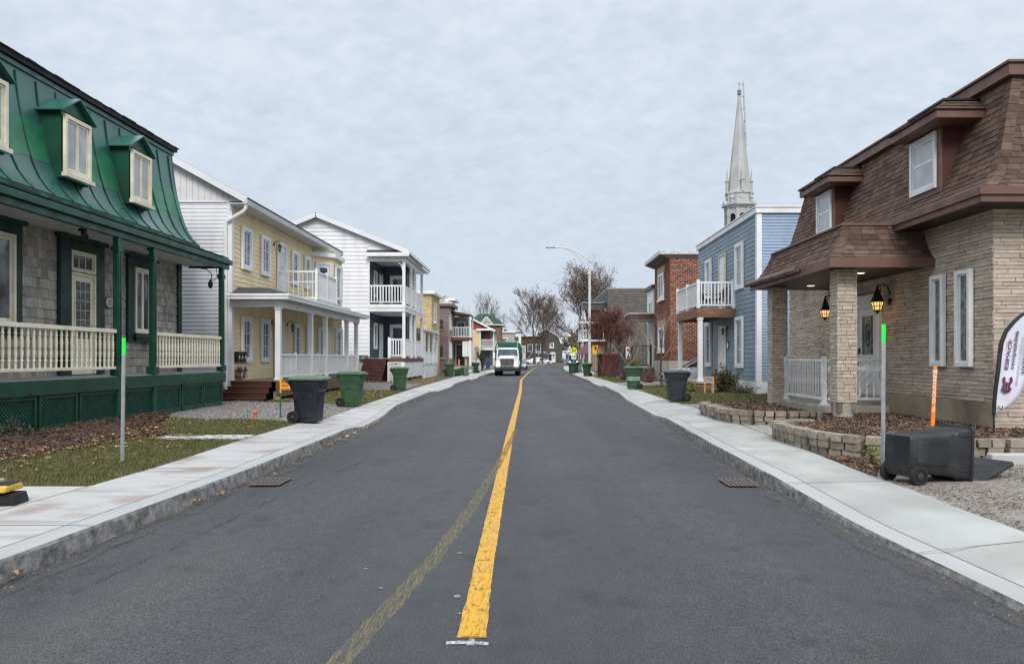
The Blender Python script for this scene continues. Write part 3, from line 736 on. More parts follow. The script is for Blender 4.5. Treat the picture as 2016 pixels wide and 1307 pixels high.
build(MB().hexa([(-17.5, 5.4, 7.6), (-10.4, 5.4, 7.7), (-10.4, YE, 7.7), (-17.5, YE, 7.6)], [(-17.5, 5.4, 8.0), (-10.5, 5.4, 7.78), (-10.5, YE, 7.78), (-17.5, YE, 8.0)]), 'roof', MATS['black_shingle'], H)
# end wall of the mansard
poly = [(x, z) for x, z in prof] + [(-17, 7.52), (-17, 4.9)]
build(MB().prism(poly, F((0, YE), (1, 0), (0, 1)), -.08, -.005), 'end_wall', dkgreen, H)
# dormers
for k, yd in enumerate((16.58, 19.31, 13.85)):
    xf_ = -9.86; a, b = yd - .50, yd + .50; fd = FL(xf_)
    mb = MB(); mb.box(-10.9, xf_, a, b, 5.42, 6.84); mb.prism([(a - .02, 6.82), (b + .02, 6.82), (yd, 7.18)], fd, -.9, .0)
    D = build(mb, 'dormer', dkgreen, H)
    mb = MB()
    for s, e in ((-1, a - .14), (1, b + .14)):
        mb.hexa([(xf_ + .12, e, 6.80), (xf_ + .12, yd, 7.20), (-10.9, yd, 7.20), (-10.9, e, 6.80)], [(xf_ + .12, e, 6.83), (xf_ + .12, yd, 7.235), (-10.9, yd, 7.235), (-10.9, e, 6.83)])
    build(mb, 'dormer_roof', mm, D)
    window(H, fd, a + .02, b - .02, 5.53, 6.77, 2, 1, .08, .07, cream, glass_pale, .05, sill=.09, mull=.10)
# eave, gutter and lower porch roof
XP = -8.9
mb = MB(); mb.box(-9.72, -9.58, 5.5, YE, 4.72, 4.88); build(mb, 'eave_board', dkgreen_b, H, bevel=.01)
mb = MB(); n_ = 24
mb.hexa([(-9.72, 5.5, 4.66), (XP + .1, 5.5, 4.42), (XP + .1, 22.5, 4.42), (-9.72, 22.5, 4.66)], [(-9.72, 5.5, 4.76), (XP + .1, 5.5, 4.50), (XP + .1, 22.5, 4.50), (-9.72, 22.5, 4.76)])
rr = random.Random(17); y = 5.6
while y < 22.3:
    w = .3; mb.hexa([(-9.68, y, 4.762), (XP + .12, y, 4.502), (XP + .12, y + w, 4.502), (-9.68, y + w, 4.762)], [(-9.68, y, 4.775), (XP + .14, y, 4.52 + rr.uniform(0, .02)), (XP + .14, y + w, 4.52 + rr.uniform(0, .02)), (-9.68, y + w, 4.775)]); y += w + .01
build(mb, 'porch_roof', dkgreen, H)
sg = MB(); y = 8.2; rr = random.Random(3)
while y < 22: sg.beam((-9.5, y, 4.80), (-9.42, y + .12, 4.755), .012, .05); y += rr.uniform(.5, 1.3)
build(sg, 'snow_guard', M('green_tin', (.03, .16, .08), .25, metal=.3), H)
mb = MB(); mb.box(XP, XP + .16, 5.5, 22.55, 4.34, 4.47); mb.box(XP - .04, XP + .08, 5.5, 22.50, 4.20, 4.338); mb.box(-10.0, XP, 22.42, 22.5, 4.24, 4.42)
build(mb, 'fascia', dkgreen, H, bevel=.012)
build(MB().box(-10.1, XP - .045, 5.5, 22.41, 4.30, 4.33), 'soffit', M('soffit_board', (.50, .50, .49), .7, .1, 3), H)
for yp in (22.1, 18.06, 16.5, 12.55):
    mb = MB(); mb.box(XP - .06, XP + .06, yp - .07, yp + .07, 1.22, 4.199); mb.box(XP - .1, XP + .1, yp - .11, yp + .11, 1.225, 1.40); mb.box(XP - .085, XP + .085, yp - .095, yp + .095, 3.9, 4.02)
    for s in (-.035, .035): mb.box(XP + .061, XP + .072, yp + s - .018, yp + s + .018, 1.5, 3.85); mb.box(XP + s - .018, XP + s + .018, yp - .082, yp - .071, 1.5, 3.85)
    build(mb, 'porch_post', dkgreen, H, bevel=.008)
balp = [(.021, 0), (.021, .16), (.031, .17), (.031, .19), (.02, .21), (.027, .30), (.033, .40), (.024, .5), (.031, .52), (.031, .54), (.024, .56), (.033, .64), (.027, .74), (.02, .82), (.031, .84), (.031, .86), (.021, .88), (.021, 1)]
railing(H, (XP, 12.65), (XP, 16.40), 1.36, 2.22, cream, 23, .05, .09, .08, prof=balp)
railing(H, (XP, 18.16), (XP, 22.0), 1.36, 2.22, cream, 24, .05, .09, .08, prof=balp)
railing(H, (XP, 8.7), (XP, 12.45), 1.36, 2.22, cream, 23, .05, .09, .08, prof=balp)
railing(H, (XP, 22.1), (X0 + .06, 22.1), 1.36, 2.22, cream, 9, .05, .09, .08, prof=balp)
mb = MB(); mb.box(-10.1, XP + .02, 6, 22.2, 1.17, 1.215); build(mb, 'porch_floor', M('porch_floor_grey', (.32, .33, .32), .6, .12, 3, stretch=(1, 8, 1)), H)
mb = MB(); mb.box(XP + .025, XP + .075, 6, 22.25, .92, 1.20); mb.box(-10.0, XP + .02, 22.2, 22.25, .92, 1.169); build(mb, 'porch_fascia', dkgreen, H, bevel=.01)
edges = [8.7, 10.2, 11.4, 12.55, 13.8, 15.05, 16.5, 18.06, 19.5, 20.8, 22.15]; fp = FL(XP)
lat = M('lattice_green', (.010, .068, .046), .5, .15)
for a, b in zip(edges, edges[1:]):
    z0_, z1_ = .26, .915; mb = MB(); r_ = .07
    mb.fb(fp, a + .03, a + .03 + r_, z0_, z1_, -.02, .03); mb.fb(fp, b - .03 - r_, b - .03, z0_, z1_, -.02, .03); mb.fb(fp, a + .1, b - .1, z1_ - r_, z1_, -.02, .03); mb.fb(fp, a + .1, b - .1, z0_ - .03, z0_ + r_ + .02, -.02, .03)
    LP = build(mb, 'lattice_panel', dkgreen, H, bevel=.006)
    mb = MB(); A, B, C, Dz = a + .1, b - .1, z0_ + .09, z1_ - .07
    for sg_, w0 in ((1, -.012), (-1, -.002)):
        c = -3.0
        while c < 4:
            # line v = C + sg*(u - A) + c
            pts = []
            for u in (A, B):
                v = C + sg_ * (u - A) + c
                pts.append((u, v))
            (u1_, v1_), (u2_, v2_) = pts
            def clipv(u1_, v1_, u2_, v2_):
                for lim, up in ((C, False), (Dz, True)):
                    o1, o2 = (v1_ > lim, v2_ > lim) if up else (v1_ < lim, v2_ < lim)
                    if o1 and o2: return None
                    if o1: k = (lim - v1_) / (v2_ - v1_); u1_, v1_ = u1_ + (u2_ - u1_) * k, lim
                    if o2: k = (lim - v1_) / (v2_ - v1_); u2_, v2_ = u1_ + (u2_ - u1_) * k, lim
                return u1_, v1_, u2_, v2_
            q = clipv(u1_, v1_, u2_, v2_)
            if q and abs(q[2] - q[0]) > .03: mb.beam(fp.p(q[0], q[1], w0), fp.p(q[2], q[3], w0), .034, .009, up=(1, 0, 0)) if False else mb.beam(fp.p(q[0], q[1], w0), fp.p(q[2], q[3], w0), .009, .034, up=(0, 0, 1))
            c += .082
    build(mb, 'lattice', lat, LP)
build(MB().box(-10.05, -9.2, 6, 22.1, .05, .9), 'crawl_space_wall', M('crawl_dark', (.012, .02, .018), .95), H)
for yp in (16.5, 18.06, 12.55): build(MB().box(XP - .04, XP + .06, yp - .09, yp + .09, .15, .919), 'porch_pier', dkgreen, H, bevel=.006)
# flood lights under the soffit and a hanging bracket lamp at the corner
for yp in (15.9, 18.75):
    Lp = thing('floodlight', 'black floodlight under the green porch soffit %s' % ('left of the pair of middle posts' if yp < 17 else 'between the pair of middle posts'), 'lamp', (-9.3, yp, 4.3), 'porch floodlights')
    mb = MB(); mb.box(-9.36, -9.24, yp - .06, yp + .06, 4.24, 4.30); build(mb, 'mount', black_metal, Lp)
    mb = MB(); mb.lathe((-9.24, yp - .05, 4.16), [(.04, -.09), (.07, .05), (.07, .07), (.0, .07)], 10, (.6, -.5, -.5)); build(mb, 'lamp_head', black_metal, Lp, smooth=True)
Lp = thing('bracket_lamp', 'black wrought bracket lamp hanging at the far corner of the green porch', 'lamp', (-9.2, 22.1, 4.2))
mb = MB(); mb.tube([(-9.5, 22.1, 4.2), (-9.32, 22.1, 4.18), (-9.2, 22.1, 4.05), (-9.17, 22.1, 3.9), (-9.24, 22.1, 3.8)], .014, 6); mb.tube([(-9.05, 22.1, 4.19), (-9.02, 22.1, 4.0), (-9.1, 22.1, 3.85), (-9.2, 22.1, 3.84)], .01, 6); build(mb, 'bracket', black_metal, Lp)
build(MB().lathe((-9.22, 22.1, 3.62), [(.02, 0), (.06, .04), (.075, .16), (.03, .22), (.01, .27)], 8), 'lantern', black_metal, Lp)

# ================================================================== yellow house
H = thing('house', 'pale yellow clapboard house with white gable side, long white porch and balcony', 'house', (-9.75, 31, .2), 'houses along the street')
X0, YN, YF = -9.75, 25.0, 37.2; f = FL(X0); fc = FC(YN)
ysid = M('yellow_siding', (.82, .68, .41), .5, .04, 2, dirt=(.72, .58, .34), dscale=1.6, dstretch=(1, 1, .15))
build(MB().box(-16.6, X0, YN, YF, .2, 6.72), 'wall', M('sheathing', (.5, .5, .5), .9), H)
build(siding(MB(), f, YN + .12, 34.4, .85, 6.6, .158, .016), 'siding', ysid, H, recalc=False)
RX, RZ = -13.2, 9.0; slope = (RZ - 7.08) / (X0 - RX)
build(siding(MB(), fc, -16.5, X0 - .12, .75, 6.72, .128, .02), 'side_siding', white_siding, H, recalc=False)
gv = M('gable_boards', (.74, .73, .74), .5, .05, 1, dirt=(.52, .51, .50), dscale=2.0, dlo=.56, dhi=.78)
hi = lambda u: (RZ - .08 - abs(u - RX) * slope)
build(boards(MB(), fc, -16.6, X0 + .3, 6.73, hi, .2, .008, .03), 'gable_siding', gv, H, recalc=False)
mb = MB(); mb.fb(fc, -16.6, X0 - .05, 6.70, 6.735, .02, .05); mb.fb(fc, X0 - .12, X0 + .03, .5, 6.69, .0, .045); mb.fb(f, YN - .04, YN + .12, .5, 6.69, .0, .04)
for k in range(46): mb.fb(fc, X0 - .09, X0 - .02, .7 + k * .128, .74 + k * .128, .045, .05)
build(mb, 'corner_board', white, H)
mb = MB()
for s, (xa, za) in ((1, (X0 + .62, RZ - (X0 + .62 - RX) * slope)), (-1, (RX - 4.0, RZ - 4.0 * slope))):
    b_ = [(RX, YN - .32, RZ), (xa, YN - .32, za), (xa, YF + .3, za), (RX, YF + .3, RZ)]; mb.hexa([(p[0], p[1], p[2]) for p in b_], [(p[0], p[1], p[2] + .1) for p in b_])
build(mb, 'roof', M('dark_roof_shingle', (.055, .055, .06), .9, .2, 9, bump=.5), H)
mb = MB(); xa, za = X0 + .62, RZ - (X0 + .62 - RX) * slope
mb.beam((RX, YN - .34, RZ - .02), (xa, YN - .34, za - .02), .03, .2); mb.beam((RX - 4, YN - .34, RZ - 4 * slope - .02), (RX, YN - .34, RZ - .02), .03, .2)
build(mb, 'rake_board', M('white_trim_grey', (.70, .71, .73), .5, .03, 1), H)
mb = MB(); mb.hexa([(xa - .12, YN - .33, za - .14), (xa + .0, YN - .33, za - .14), (xa + .0, YF + .3, za - .14), (xa - .12, YF + .3, za - .14)], [(xa - .12, YN - .33, za), (xa + .05, YN - .33, za), (xa + .05, YF + .3, za), (xa - .12, YF + .3, za)])
g_ = build(mb, 'gutter', white, H, bevel=.01)
build(MB().hexa([(X0, YN - .3, za - .13), (xa - .12, YN - .3, za - .13), (xa - .12, YF + .25, za - .13), (X0, YF + .25, za - .13)], [(X0, YN - .3, za - .1), (xa - .12, YN - .3, za - .1), (xa - .12, YF + .25, za - .1), (X0, YF + .25, za - .1)]), 'soffit', grey_soffit, H)
dsp = MB(); dsp.tube([(xa - .06, YN - .22, za - .12), (xa - .06, YN - .22, za - .26), (xa - .14, YN - .2, za - .36), (X0 - .1, YN - .1, za - .66), (X0 - .14, YN - .1, za - .8), (X0 - .14, YN - .1, 4), (X0 - .14, YN - .1, .75), (X0 - .1, YN - .12, .56), (X0 + .1, YN - .22, .50), (X0 + .36, YN - .34, .48)], .06, 8)
build(dsp, 'downspout', white, H, smooth=True)
win = dict(casing=.13, proud=.08, sash=.05)
for u0, u1 in ((25.8, 26.72), (27.65, 28.6)):
    window(H, f, u0, u1, 4.62, 6.08, 2, 3, pane=glass_blue, **win); window(H, f, u0, u1, 1.45, 3.04, 2, 3, pane=glass_blue, **win)
for u0, u1 in ((31.25, 32.15), (33.05, 33.9)): window(H, f, u0, u1, 4.62, 6.05, 2, 3, pane=glass_blue, **win)
for u0, u1 in ((31.6, 32.4), (33.3, 34.1)): window(H, f, u0, u1, 1.45, 3.04, 2, 3, pane=glass_blue, **win)
door(H, f, 29.45, 30.55, 3.85, 6.1, white, white, .12, glass_pale, (.2, .8, .5, .9)); door(H, f, 29.1, 30.2, .87, 3.05, white, white, .12, glass_pale, (.2, .8, .5, .9))
# bay at the far end
bay = [(X0, 34.4), (-9.02, 35.15), (-9.02, 36.75), (X0, 37.5)]; bm_ = MB()
bm_.add([(x, y, .85) for x, y in bay] + [(x, y, 6.2) for x, y in bay], [(0, 1, 5, 4), (1, 2, 6, 5), (2, 3, 7, 6), (4, 5, 6, 7), (0, 3, 2, 1)])
BY = build(bm_, 'bay', ysid, H)
for a, b in ((bay[0], bay[1]), (bay[1], bay[2]), (bay[2], bay[3])):
    d = Vector((b[0] - a[0], b[1] - a[1])); ln = d.length; d.normalize(); fb_ = F(a, (d.x, d.y), (d.y, -d.x))
    build(siding(MB(), fb_, .06, ln - .06, .87, 6.15, .158, .016), 'bay_siding', ysid, BY, recalc=False)
    build(MB().fb(fb_, -.0, .055, .87, 6.2, .0, .03), 'bay_corner', white, BY)
    if a == bay[0]: door(H, fb_, .13, ln - .1, 3.85, 5.95, white, white, .1, glass_dark, (.2, .8, .5, .93)); window(H, fb_, .25, ln - .2, 1.4, 3.0, 2, 3, pane=glass_blue, **win)
    else: window(H, fb_, ln / 2 - .5, ln / 2 + .5, 4.3, 5.95, 2, 3, pane=glass_blue, **win); window(H, fb_, ln / 2 - .5, ln / 2 + .5, 1.4, 3.0, 2, 3, pane=glass_blue, **win)
mb = MB(); bo = [(X0 - .02, 34.2), (-8.86, 35.05), (-8.86, 36.85), (X0 - .02, 37.6)]
mb.add([(x, y, 6.2) for x, y in bo] + [(x, y, 6.4) for x, y in bo], [(0, 3, 2, 1), (4, 5, 6, 7), (0, 1, 5, 4), (1, 2, 6, 5), (2, 3, 7, 6), (3, 0, 4, 7)]); build(mb, 'bay_cornice', white, BY, bevel=.01)
mb = MB(); bin_ = [(X0, 34.7), (-9.3, 35.3), (-9.3, 36.6), (X0, 37.2)]; mb.add([(x, y, 6.4) for x, y in bin_] + [(x, y, 6.62) for x, y in bin_], [(0, 1, 5, 4), (1, 2, 6, 5), (2, 3, 7, 6), (4, 5, 6, 7), (0, 3, 2, 1)]); build(mb, 'bay_top', ysid, BY)
# porch
XP = -7.8; ZE = 3.62; YP0, YP1 = 24.62, 37.0
mb = MB(); top = [(X0, 25.6, 3.98), (-8.75, 25.6, 3.965), (-8.75, 37.0, 3.965), (X0, 37.0, 3.98)]; bt = [(X0, YP0, ZE), (XP, YP0, ZE), (XP, YP1, ZE), (X0, YP1, ZE)]
mb.hexa(bt, top); build(mb, 'porch_roof', MATS['dark_roof_shingle'], H)
mb = MB(); mb.box(X0 + .0, XP + .07, YP0 - .07, YP0, ZE - .12, ZE + .02); mb.box(XP, XP + .07, YP0, YP1 + .05, ZE - .12, ZE + .02); mb.box(X0, XP, YP1, YP1 + .05, ZE - .12, ZE + .02)
mb.box(X0, XP + .10, YP0 - .10, YP0 - .071, ZE - .02, ZE + .06); mb.box(XP + .071, XP + .10, YP0 - .07, YP1 + .05, ZE - .02, ZE + .06); build(mb, 'porch_gutter', white, H, bevel=.01)
mb = MB(); mb.box(X0, -8.12, YP0 + .25, YP0 + .39, ZE - .34, ZE - .13); mb.box(-8.28, -8.12, YP0 + .392, YP1 - .3, ZE - .34, ZE - .13); build(mb, 'porch_beam', white, H, bevel=.008)
build(MB().box(X0, XP - .002, YP0 + .002, YP1 - .002, ZE - .118, ZE - .1), 'porch_soffit', grey_soffit, H)
posts_y = (25.0, 28.7, 30.75, 34.4, 36.3)
for y in posts_y:
    mb = MB(); mb.box(-8.285, -8.115, y - .085, y + .085, .87, ZE - .345); mb.box(-8.31, -8.09, y - .11, y + .11, ZE - .42, ZE - .346); mb.box(-8.31, -8.09, y - .11, y + .11, .872, .95); build(mb, 'porch_post', white, H, bevel=.008)
for a, b in zip(posts_y, posts_y[1:]):
    m_ = (a + b) / 2
    for p, q in ((a + .09, m_ - .03), (m_ + .03, b - .09)): railing(H, (-8.2, p), (-8.2, q), .95, 1.74, white, max(4, int((q - p) / .125)), .035, .06, .06)
    build(MB().box(-8.24, -8.16, m_ - .04, m_ + .04, .87, 1.80), 'rail_post', white, H)
mb = MB(); rr = random.Random(4)
for i in range(11): mb.box(X0 + .01 + i * .147, X0 + .15 + i * .147, 24.9, 37.0, .83, .868)
build(mb, 'deck', M('deck_grey', (.20, .17, .15), .7, .15, 4, stretch=(1, .2, 1)), H)
mb = MB(); mb.box(-8.14, -8.1, 24.95, 37.0, .58, .828); mb.box(-8.12, -8.08, 24.95, 37.0, .34, .575); mb.box(-8.25, -8.141, 24.88, 24.92, .40, .86); build(mb, 'deck_fascia', brown_board, H, bevel=.006)
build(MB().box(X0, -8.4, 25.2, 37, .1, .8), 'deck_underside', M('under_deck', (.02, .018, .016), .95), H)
for y in (25.05, 29.0, 33): build(MB().box(-8.35, -8.15, y - .1, y + .1, .1, .5), 'deck_pier', concrete_old, H, bevel=.01)
mb = MB(); ns_ = 4
for i in range(ns_):
    z1_ = .86 - i * .17; y1_ = 24.94 - i * .26
    mb.box(X0 + .1, -8.3, y1_ - .29, y1_, z1_ - .04, z1_); mb.box(X0 + .12, -8.32, y1_ - .27, y1_ - .245, z1_ - .17, z1_ - .041)
mb.box(X0 + .05, X0 + .098, 23.9, 24.9, .2, .6); build(mb, 'stair', dark_wood, H, bevel=.006)
build(MB().box(-16.5, X0 - .02, YN + .02, YF, .0, .74), 'foundation', concrete_old, H)
# balcony on the porch roof
mb = MB(); mb.box(X0, -8.15, 29.35, 35, 3.80, 3.86); build(mb, 'balcony_floor', grey_soffit, H)
r_ = railing(H, (X0 + .02, 29.5), (-8.26, 29.5), 3.9, 4.98, white, 8, .025, .05, .07, mid=(4.55,))
build(MB().box(X0 + .05, -8.27, 29.49, 29.51, 3.98, 4.5), 'clear_panel', M('clear_panel', (.75, .76, .72), .3), r_) if False else None
railing(H, (-8.2, 29.56), (-8.2, 32.5), 3.9, 4.98, white, 22, .03, .06, .07)
for y in (29.5, 31.0, 32.5): build(MB().box(-8.25, -8.15, y - .05, y + .05, 3.8, 5.06), 'rail_post', white, H, bevel=.006)
# things hung on the wall
def wall_lantern(y, z, lab, face=f, X=None, arm=.24, mat=None):
    T = thing('wall_lantern', lab, 'lamp', face.p(y, z, 0), 'wall lanterns')
    mb = MB(); mb.lathe(face.p(y, z, .02), [(.06, 0), (.06, .02), (.02, .03)], 10, (face.n[0], face.n[1], 0)); mb.tube([face.p(y, z, .03), face.p(y, z + .10, .08), face.p(y, z + .15, arm * .6), face.p(y, z + .10, arm), face.p(y, z + .02, arm)], .012, 6); build(mb, 'bracket', black_metal, T)
    c = face.p(y, z - .16, arm)
    build(MB().lathe(c, [(.0, .20), (.015, .18), (.022, .16), (.08, .105), (.083, .098), (.015, .095)], 8), 'cap', black_metal, T)
    build(MB().lathe(c, [(.036, -.085), (.065, .09), (.0, .091)], 8), 'glass_shade', M('lantern_glass', (.25, .24, .2), .2), T)
    mb = MB()
    for k in range(4):
        a = k * math.pi / 2 + .785; mb.tube([(c[0] + .04 * math.cos(a), c[1] + .04 * math.sin(a), c[2] - .09), (c[0] + .072 * math.cos(a), c[1] + .072 * math.sin(a), c[2] + .1)], .007, 4)
    mb.lathe(c, [(.0, -.16), (.015, -.14), (.044, -.092), (.044, -.08)], 8); build(mb, 'cage', black_metal, T)
    return T
wall_lantern(29.15, 5.95, 'black lantern beside the upstairs door of the yellow house', f)
wall_lantern(30.75, 2.95, 'black lantern under the yellow house porch right of the door', f)
wall_lantern(28.9, 2.95, 'black lantern half hidden by the corner post of the yellow porch', f, arm=.2)
for i in range(3):
    T = thing('mailbox', '%s of three small black mailboxes by the yellow house corner' % ('leftmost', 'middle', 'rightmost')[i], 'mailbox', (X0 + .1, 25.35 + i * .27, 1.5), 'mailboxes at the yellow house')
    y = 25.35 + i * .27; build(MB().box(X0 + .02, X0 + .14, y - .11, y + .11, 1.46, 1.80), 'box', black_metal, T, bevel=.01); build(MB().box(X0 + .02, X0 + .16, y - .115, y + .115, 1.70, 1.82), 'lid', black_metal, T, bevel=.01)
    build(MB().box(X0 + .141, X0 + .146, y - .05, y + .05, 1.58, 1.68), 'label_card', M('paper', (.7, .7, .68), .7), T)
T = thing('leaflet_rack', 'black wire leaflet rack full of folded flyers below the mailboxes', 'rack', (X0 + .1, 25.6, 1.1))
mb = MB()
for z in (.98, 1.2): mb.tube([(X0 + .04, 25.25, z), (X0 + .2, 25.25, z), (X0 + .2, 26.0, z), (X0 + .04, 26.0, z)], .009, 5)
build(mb, 'frame', black_metal, T)
for i in range(4): build(MB().hexa([(X0 + .06, 25.28 + i * .18, .92), (X0 + .16, 25.28 + i * .18, .92), (X0 + .16, 25.42 + i * .18, .92), (X0 + .06, 25.42 + i * .18, .92)], [(X0 + .08, 25.27 + i * .18, 1.3), (X0 + .2, 25.28 + i * .18, 1.28), (X0 + .2, 25.43 + i * .18, 1.31), (X0 + .08, 25.42 + i * .18, 1.3)]), 'flyer', M('flyer%d' % (i % 2), (.55, .5, .48) if i % 2 else (.22, .12, .10), .7, .4, 9), T)
T = thing('number_sign', 'oval white house number plaque beside the yellow house porch door', 'sign', f.p(28.72, 2.5, 0))
ring = [(28.72 + .2 * math.cos(a), 2.5 + .27 * math.sin(a)) for a in [2 * math.pi * i / 24 for i in range(24)]]; build(MB().prism(ring, f, .015, .045), 'rim', black_metal, T)
ring = [(28.72 + .15 * math.cos(a), 2.5 + .22 * math.sin(a)) for a in [2 * math.pi * i / 24 for i in range(24)]]; build(MB().prism(ring, f, .046, .052), 'plate', white, T)

# ================================================================== white house with stacked balconies
H = thing('house', 'white sided gable house with dark blue recess and two stacked white balconies', 'house', (-9.4, 48, .2), 'houses along the street')
X0, YN, YF = -9.4, 45.0, 54.0; fc = FC(YN); f = FL(X0)
RX, RZ = -12.45, 10.05; EX, EZ = -7.02, 7.86; sl = (RZ - EZ) / (EX - RX)
ws2 = M('white_siding_wide', (.77, .765, .79), .42, .03, .8, dirt=(.64, .63, .64), dscale=1.5, dstretch=(1, 1, .15))
cl = lambda v: (max(-15.4, RX - (RZ - .1 - v) / sl), min(X0 - .06, RX + (RZ - .1 - v) / sl))
build(MB().prism([(-15.4, .2), (X0 - .005, .2), (X0 - .005, RZ - (X0 - RX) * sl - .06), (RX, RZ - .06), (-15.4, RZ - (RX + 15.4) * sl - .06)], fc, -9, -.002), 'wall', MATS['sheathing'], H)
build(siding(MB(), fc, -15.4, X0 - .06, 1.78, RZ - .1, .235, .03, clip=cl), 'side_siding', ws2, H, recalc=False)
# gable triangle over the porch
build(siding(MB(), F((0, YN), (1, 0), (0, -1)), X0 - .06, EX, 7.74, 8.9, .235, .03, clip=lambda v: (X0 - .06, max(X0 - .06, min(EX, RX + (RZ - .1 - v) / sl)))), 'gable_siding', ws2, H, recalc=False)
mb = MB(); mb.fb(fc, X0 - .06, X0 + .04, 1.7, 7.6, .0, .05); build(mb, 'corner_board', white, H)
mb = MB()
for a, b in (((RX, RZ), (EX, EZ)), ((RX - 4.3, RZ - 4.3 * sl), (RX, RZ))):
    q = [(a[0], YN - .35, a[1]), (b[0], YN - .35, b[1]), (b[0], YF + .2, b[1]), (a[0], YF + .2, a[1])]; mb.hexa(q, [(x, y, z + .09) for x, y, z in q])
build(mb, 'roof', MATS['dark_roof_shingle'], H)
mb = MB(); mb.beam((RX, YN - .37, RZ - .05), (EX, YN - .37, EZ - .05), .03, .26); mb.beam((RX - 4.3, YN - .37, RZ - 4.3 * sl - .05), (RX, YN - .37, RZ - .05), .03, .26); build(mb, 'rake_board', MATS['white_trim_grey'], H)
mb = MB(); mb.box(EX - .05, EX + .08, YN - .35, YF + .1, EZ - .16, EZ + .03); build(mb, 'gutter', white, H, bevel=.01)
XP = -7.35
mb = MB(); mb.hexa([(X0 - .1, YN - .42, 7.70), (EX, YN - .42, 7.64), (EX, YN, 7.64), (X0 - .1, YN, 7.70)], [(X0 - .1, YN - .42, 7.76), (EX, YN - .42, 7.76), (EX, YN, 8.0), (X0 - .1, YN, 8.0)]); build(mb, 'pent_roof', MATS['dark_roof_shingle'], H)
mb = MB(); mb.box(X0 - .12, EX + .05, YN - .46, YN - .421, 7.56, 7.78); mb.box(X0, XP + .1, YN - .08, YN + .08, 7.3, 7.55); mb.box(XP - .08, XP + .08, YN + .081, 52.8, 7.3, 7.55); build(mb, 'porch_beam', white, H, bevel=.01)
build(MB().box(X0, EX, YN - .4, YF, 7.552, 7.6), 'porch_ceiling', grey_soffit, H)
bsid = M('slate_blue_siding', (.050, .078, .105), .5, .08, 2)
build(siding(MB(), f, YN + .06, 49.6, .9, 7.5, .11, .014), 'recess_siding', bsid, H, recalc=False)
build(MB().box(X0 + .02, -7.9, 49.6, 53.6, 1.0, 7.5), 'stair_room', bsid, H); fr = FC(49.6)
build(siding(MB(), fr, X0 + .02, -7.9, 1.6, 7.5, .11, .014), 'recess_siding', bsid, H, recalc=False)
for z in (1.6, 4.76):
    window(H, f, 46.2, 47.1, z + .55, z + 2.15, 1, 1, .1, .07, white, glass_dark, .05, cross=z + 1.35)
    door(H, f, 47.9, 48.9, z, z + 2.15, white, white, .1, None, None)
    door(H, fr, -9.0, -8.0, z, z + 2.2, white, white, .1, glass_dark, (.14, .86, .12, .93))
    window(H, FL(-7.9), 50.4, 51.6, z + .7, z + 2.1, 1, 1, .1, .06, white, glass_pale, .05)
wall_lantern(47.5, 3.9, 'dark lantern by the ground floor door in the blue recess', f)
wall_lantern(47.5, 7.0, 'dark lantern by the upper door in the blue recess', f)
YE = 52.75
for zf in (1.6, 4.76):
    mb = MB(); mb.box(X0, XP + .04, YN - .02, YE, zf - .05, zf - .001); build(mb, 'balcony_floor', grey_soffit, H)
    fm = brown_board if zf < 2 else white; mb = MB(); mb.box(X0 if zf > 2 else -8.25, XP + .08, YN - .07, YN - .021, zf - (.22 if zf < 2 else .42), zf + .01); mb.box(XP + .041, XP + .09, YN - .02, YE + .05, zf - (.22 if zf < 2 else .42), zf + .01)
    if zf > 2: mb.box(X0, XP + .11, YN - .10, YN - .071, zf - .2, zf - .02); mb.box(XP + .091, XP + .12, YN - .07, YE + .05, zf - .2, zf - .02)
    build(mb, 'balcony_fascia', M('maroon_board', (.13, .05, .045), .6, .15) if zf < 2 else white, H, bevel=.006)
    zt = zf + 1.15
    if zf > 2: railing(H, (X0 + .05, YN), (XP - .08, YN), zf + .12, zt, white, 11, .06, .07, .09)
    else: railing(H, (-8.2, YN), (XP - .08, YN), zf + .12, zt, white, 5, .06, .07, .09); build(MB().box(-8.28, -8.14, YN - .07, YN + .07, zf, zt + .08), 'rail_post', white, H)
    py = (45.05, 47.7, 49.4, 52.6)
    for a, b in zip(py, py[1:]): railing(H, (XP, a + .08), (XP, b - .08), zf + .12, zt, white, int((b - a) / .14), .05, .06, .09)
    for y in py:
        top = 7.3 if zf > 2 else 4.33
        mb = MB(); mb.box(XP - .085, XP + .085, y - .085, y + .085, zf, top - .001); mb.box(XP - .11, XP + .11, y - .11, y + .11, zf + .0, zf + .1)
        p_ = build(mb, 'porch_post', white, H, bevel=.008)
        if zf > 2:
            mb = MB()
            for dx, dy in ((0, 1), (0, -1), (-1, 0)):
                if (dy < 0 and y < 46) or (dx and y > 46): continue
                pts = [(XP + dx * (.09 + .42 * (1 - math.cos(t))), y + dy * (.09 + .42 * (1 - math.cos(t))), top - .5 + .48 * math.sin(t)) for t in [i * math.pi / 12 for i in range(7)]]
                mb.tube(pts, .035, 5)
            build(mb, 'corner_bracket', white, p_)
build(MB().box(-15.4, X0 - .02, YN + .03, YF, .0, 1.75), 'foundation', M('poured_concrete', (.42, .41, .39), .85, .12, 1.2, dirt=(.28, .27, .25), dscale=.8), H)
mb = MB(); nst = 8
for i in range(nst):
    z1_ = 1.58 - i * .18; y1_ = YN - .03 - i * .24
    mb.box(X0 - .25, -8.32, y1_ - .27, y1_, z1_ - .04, z1_); mb.box(X0 - .25, -8.32, y1_ - .245, y1_ - .22, z1_ - .18, z1_ - .041)
build(mb, 'stair', M('maroon_stair', (.075, .018, .018), .55, .2, 3), H)
mb = MB(); q = [(-8.3, YN - .05), (XP + .05, YN - .05), (XP + .05, YE)]
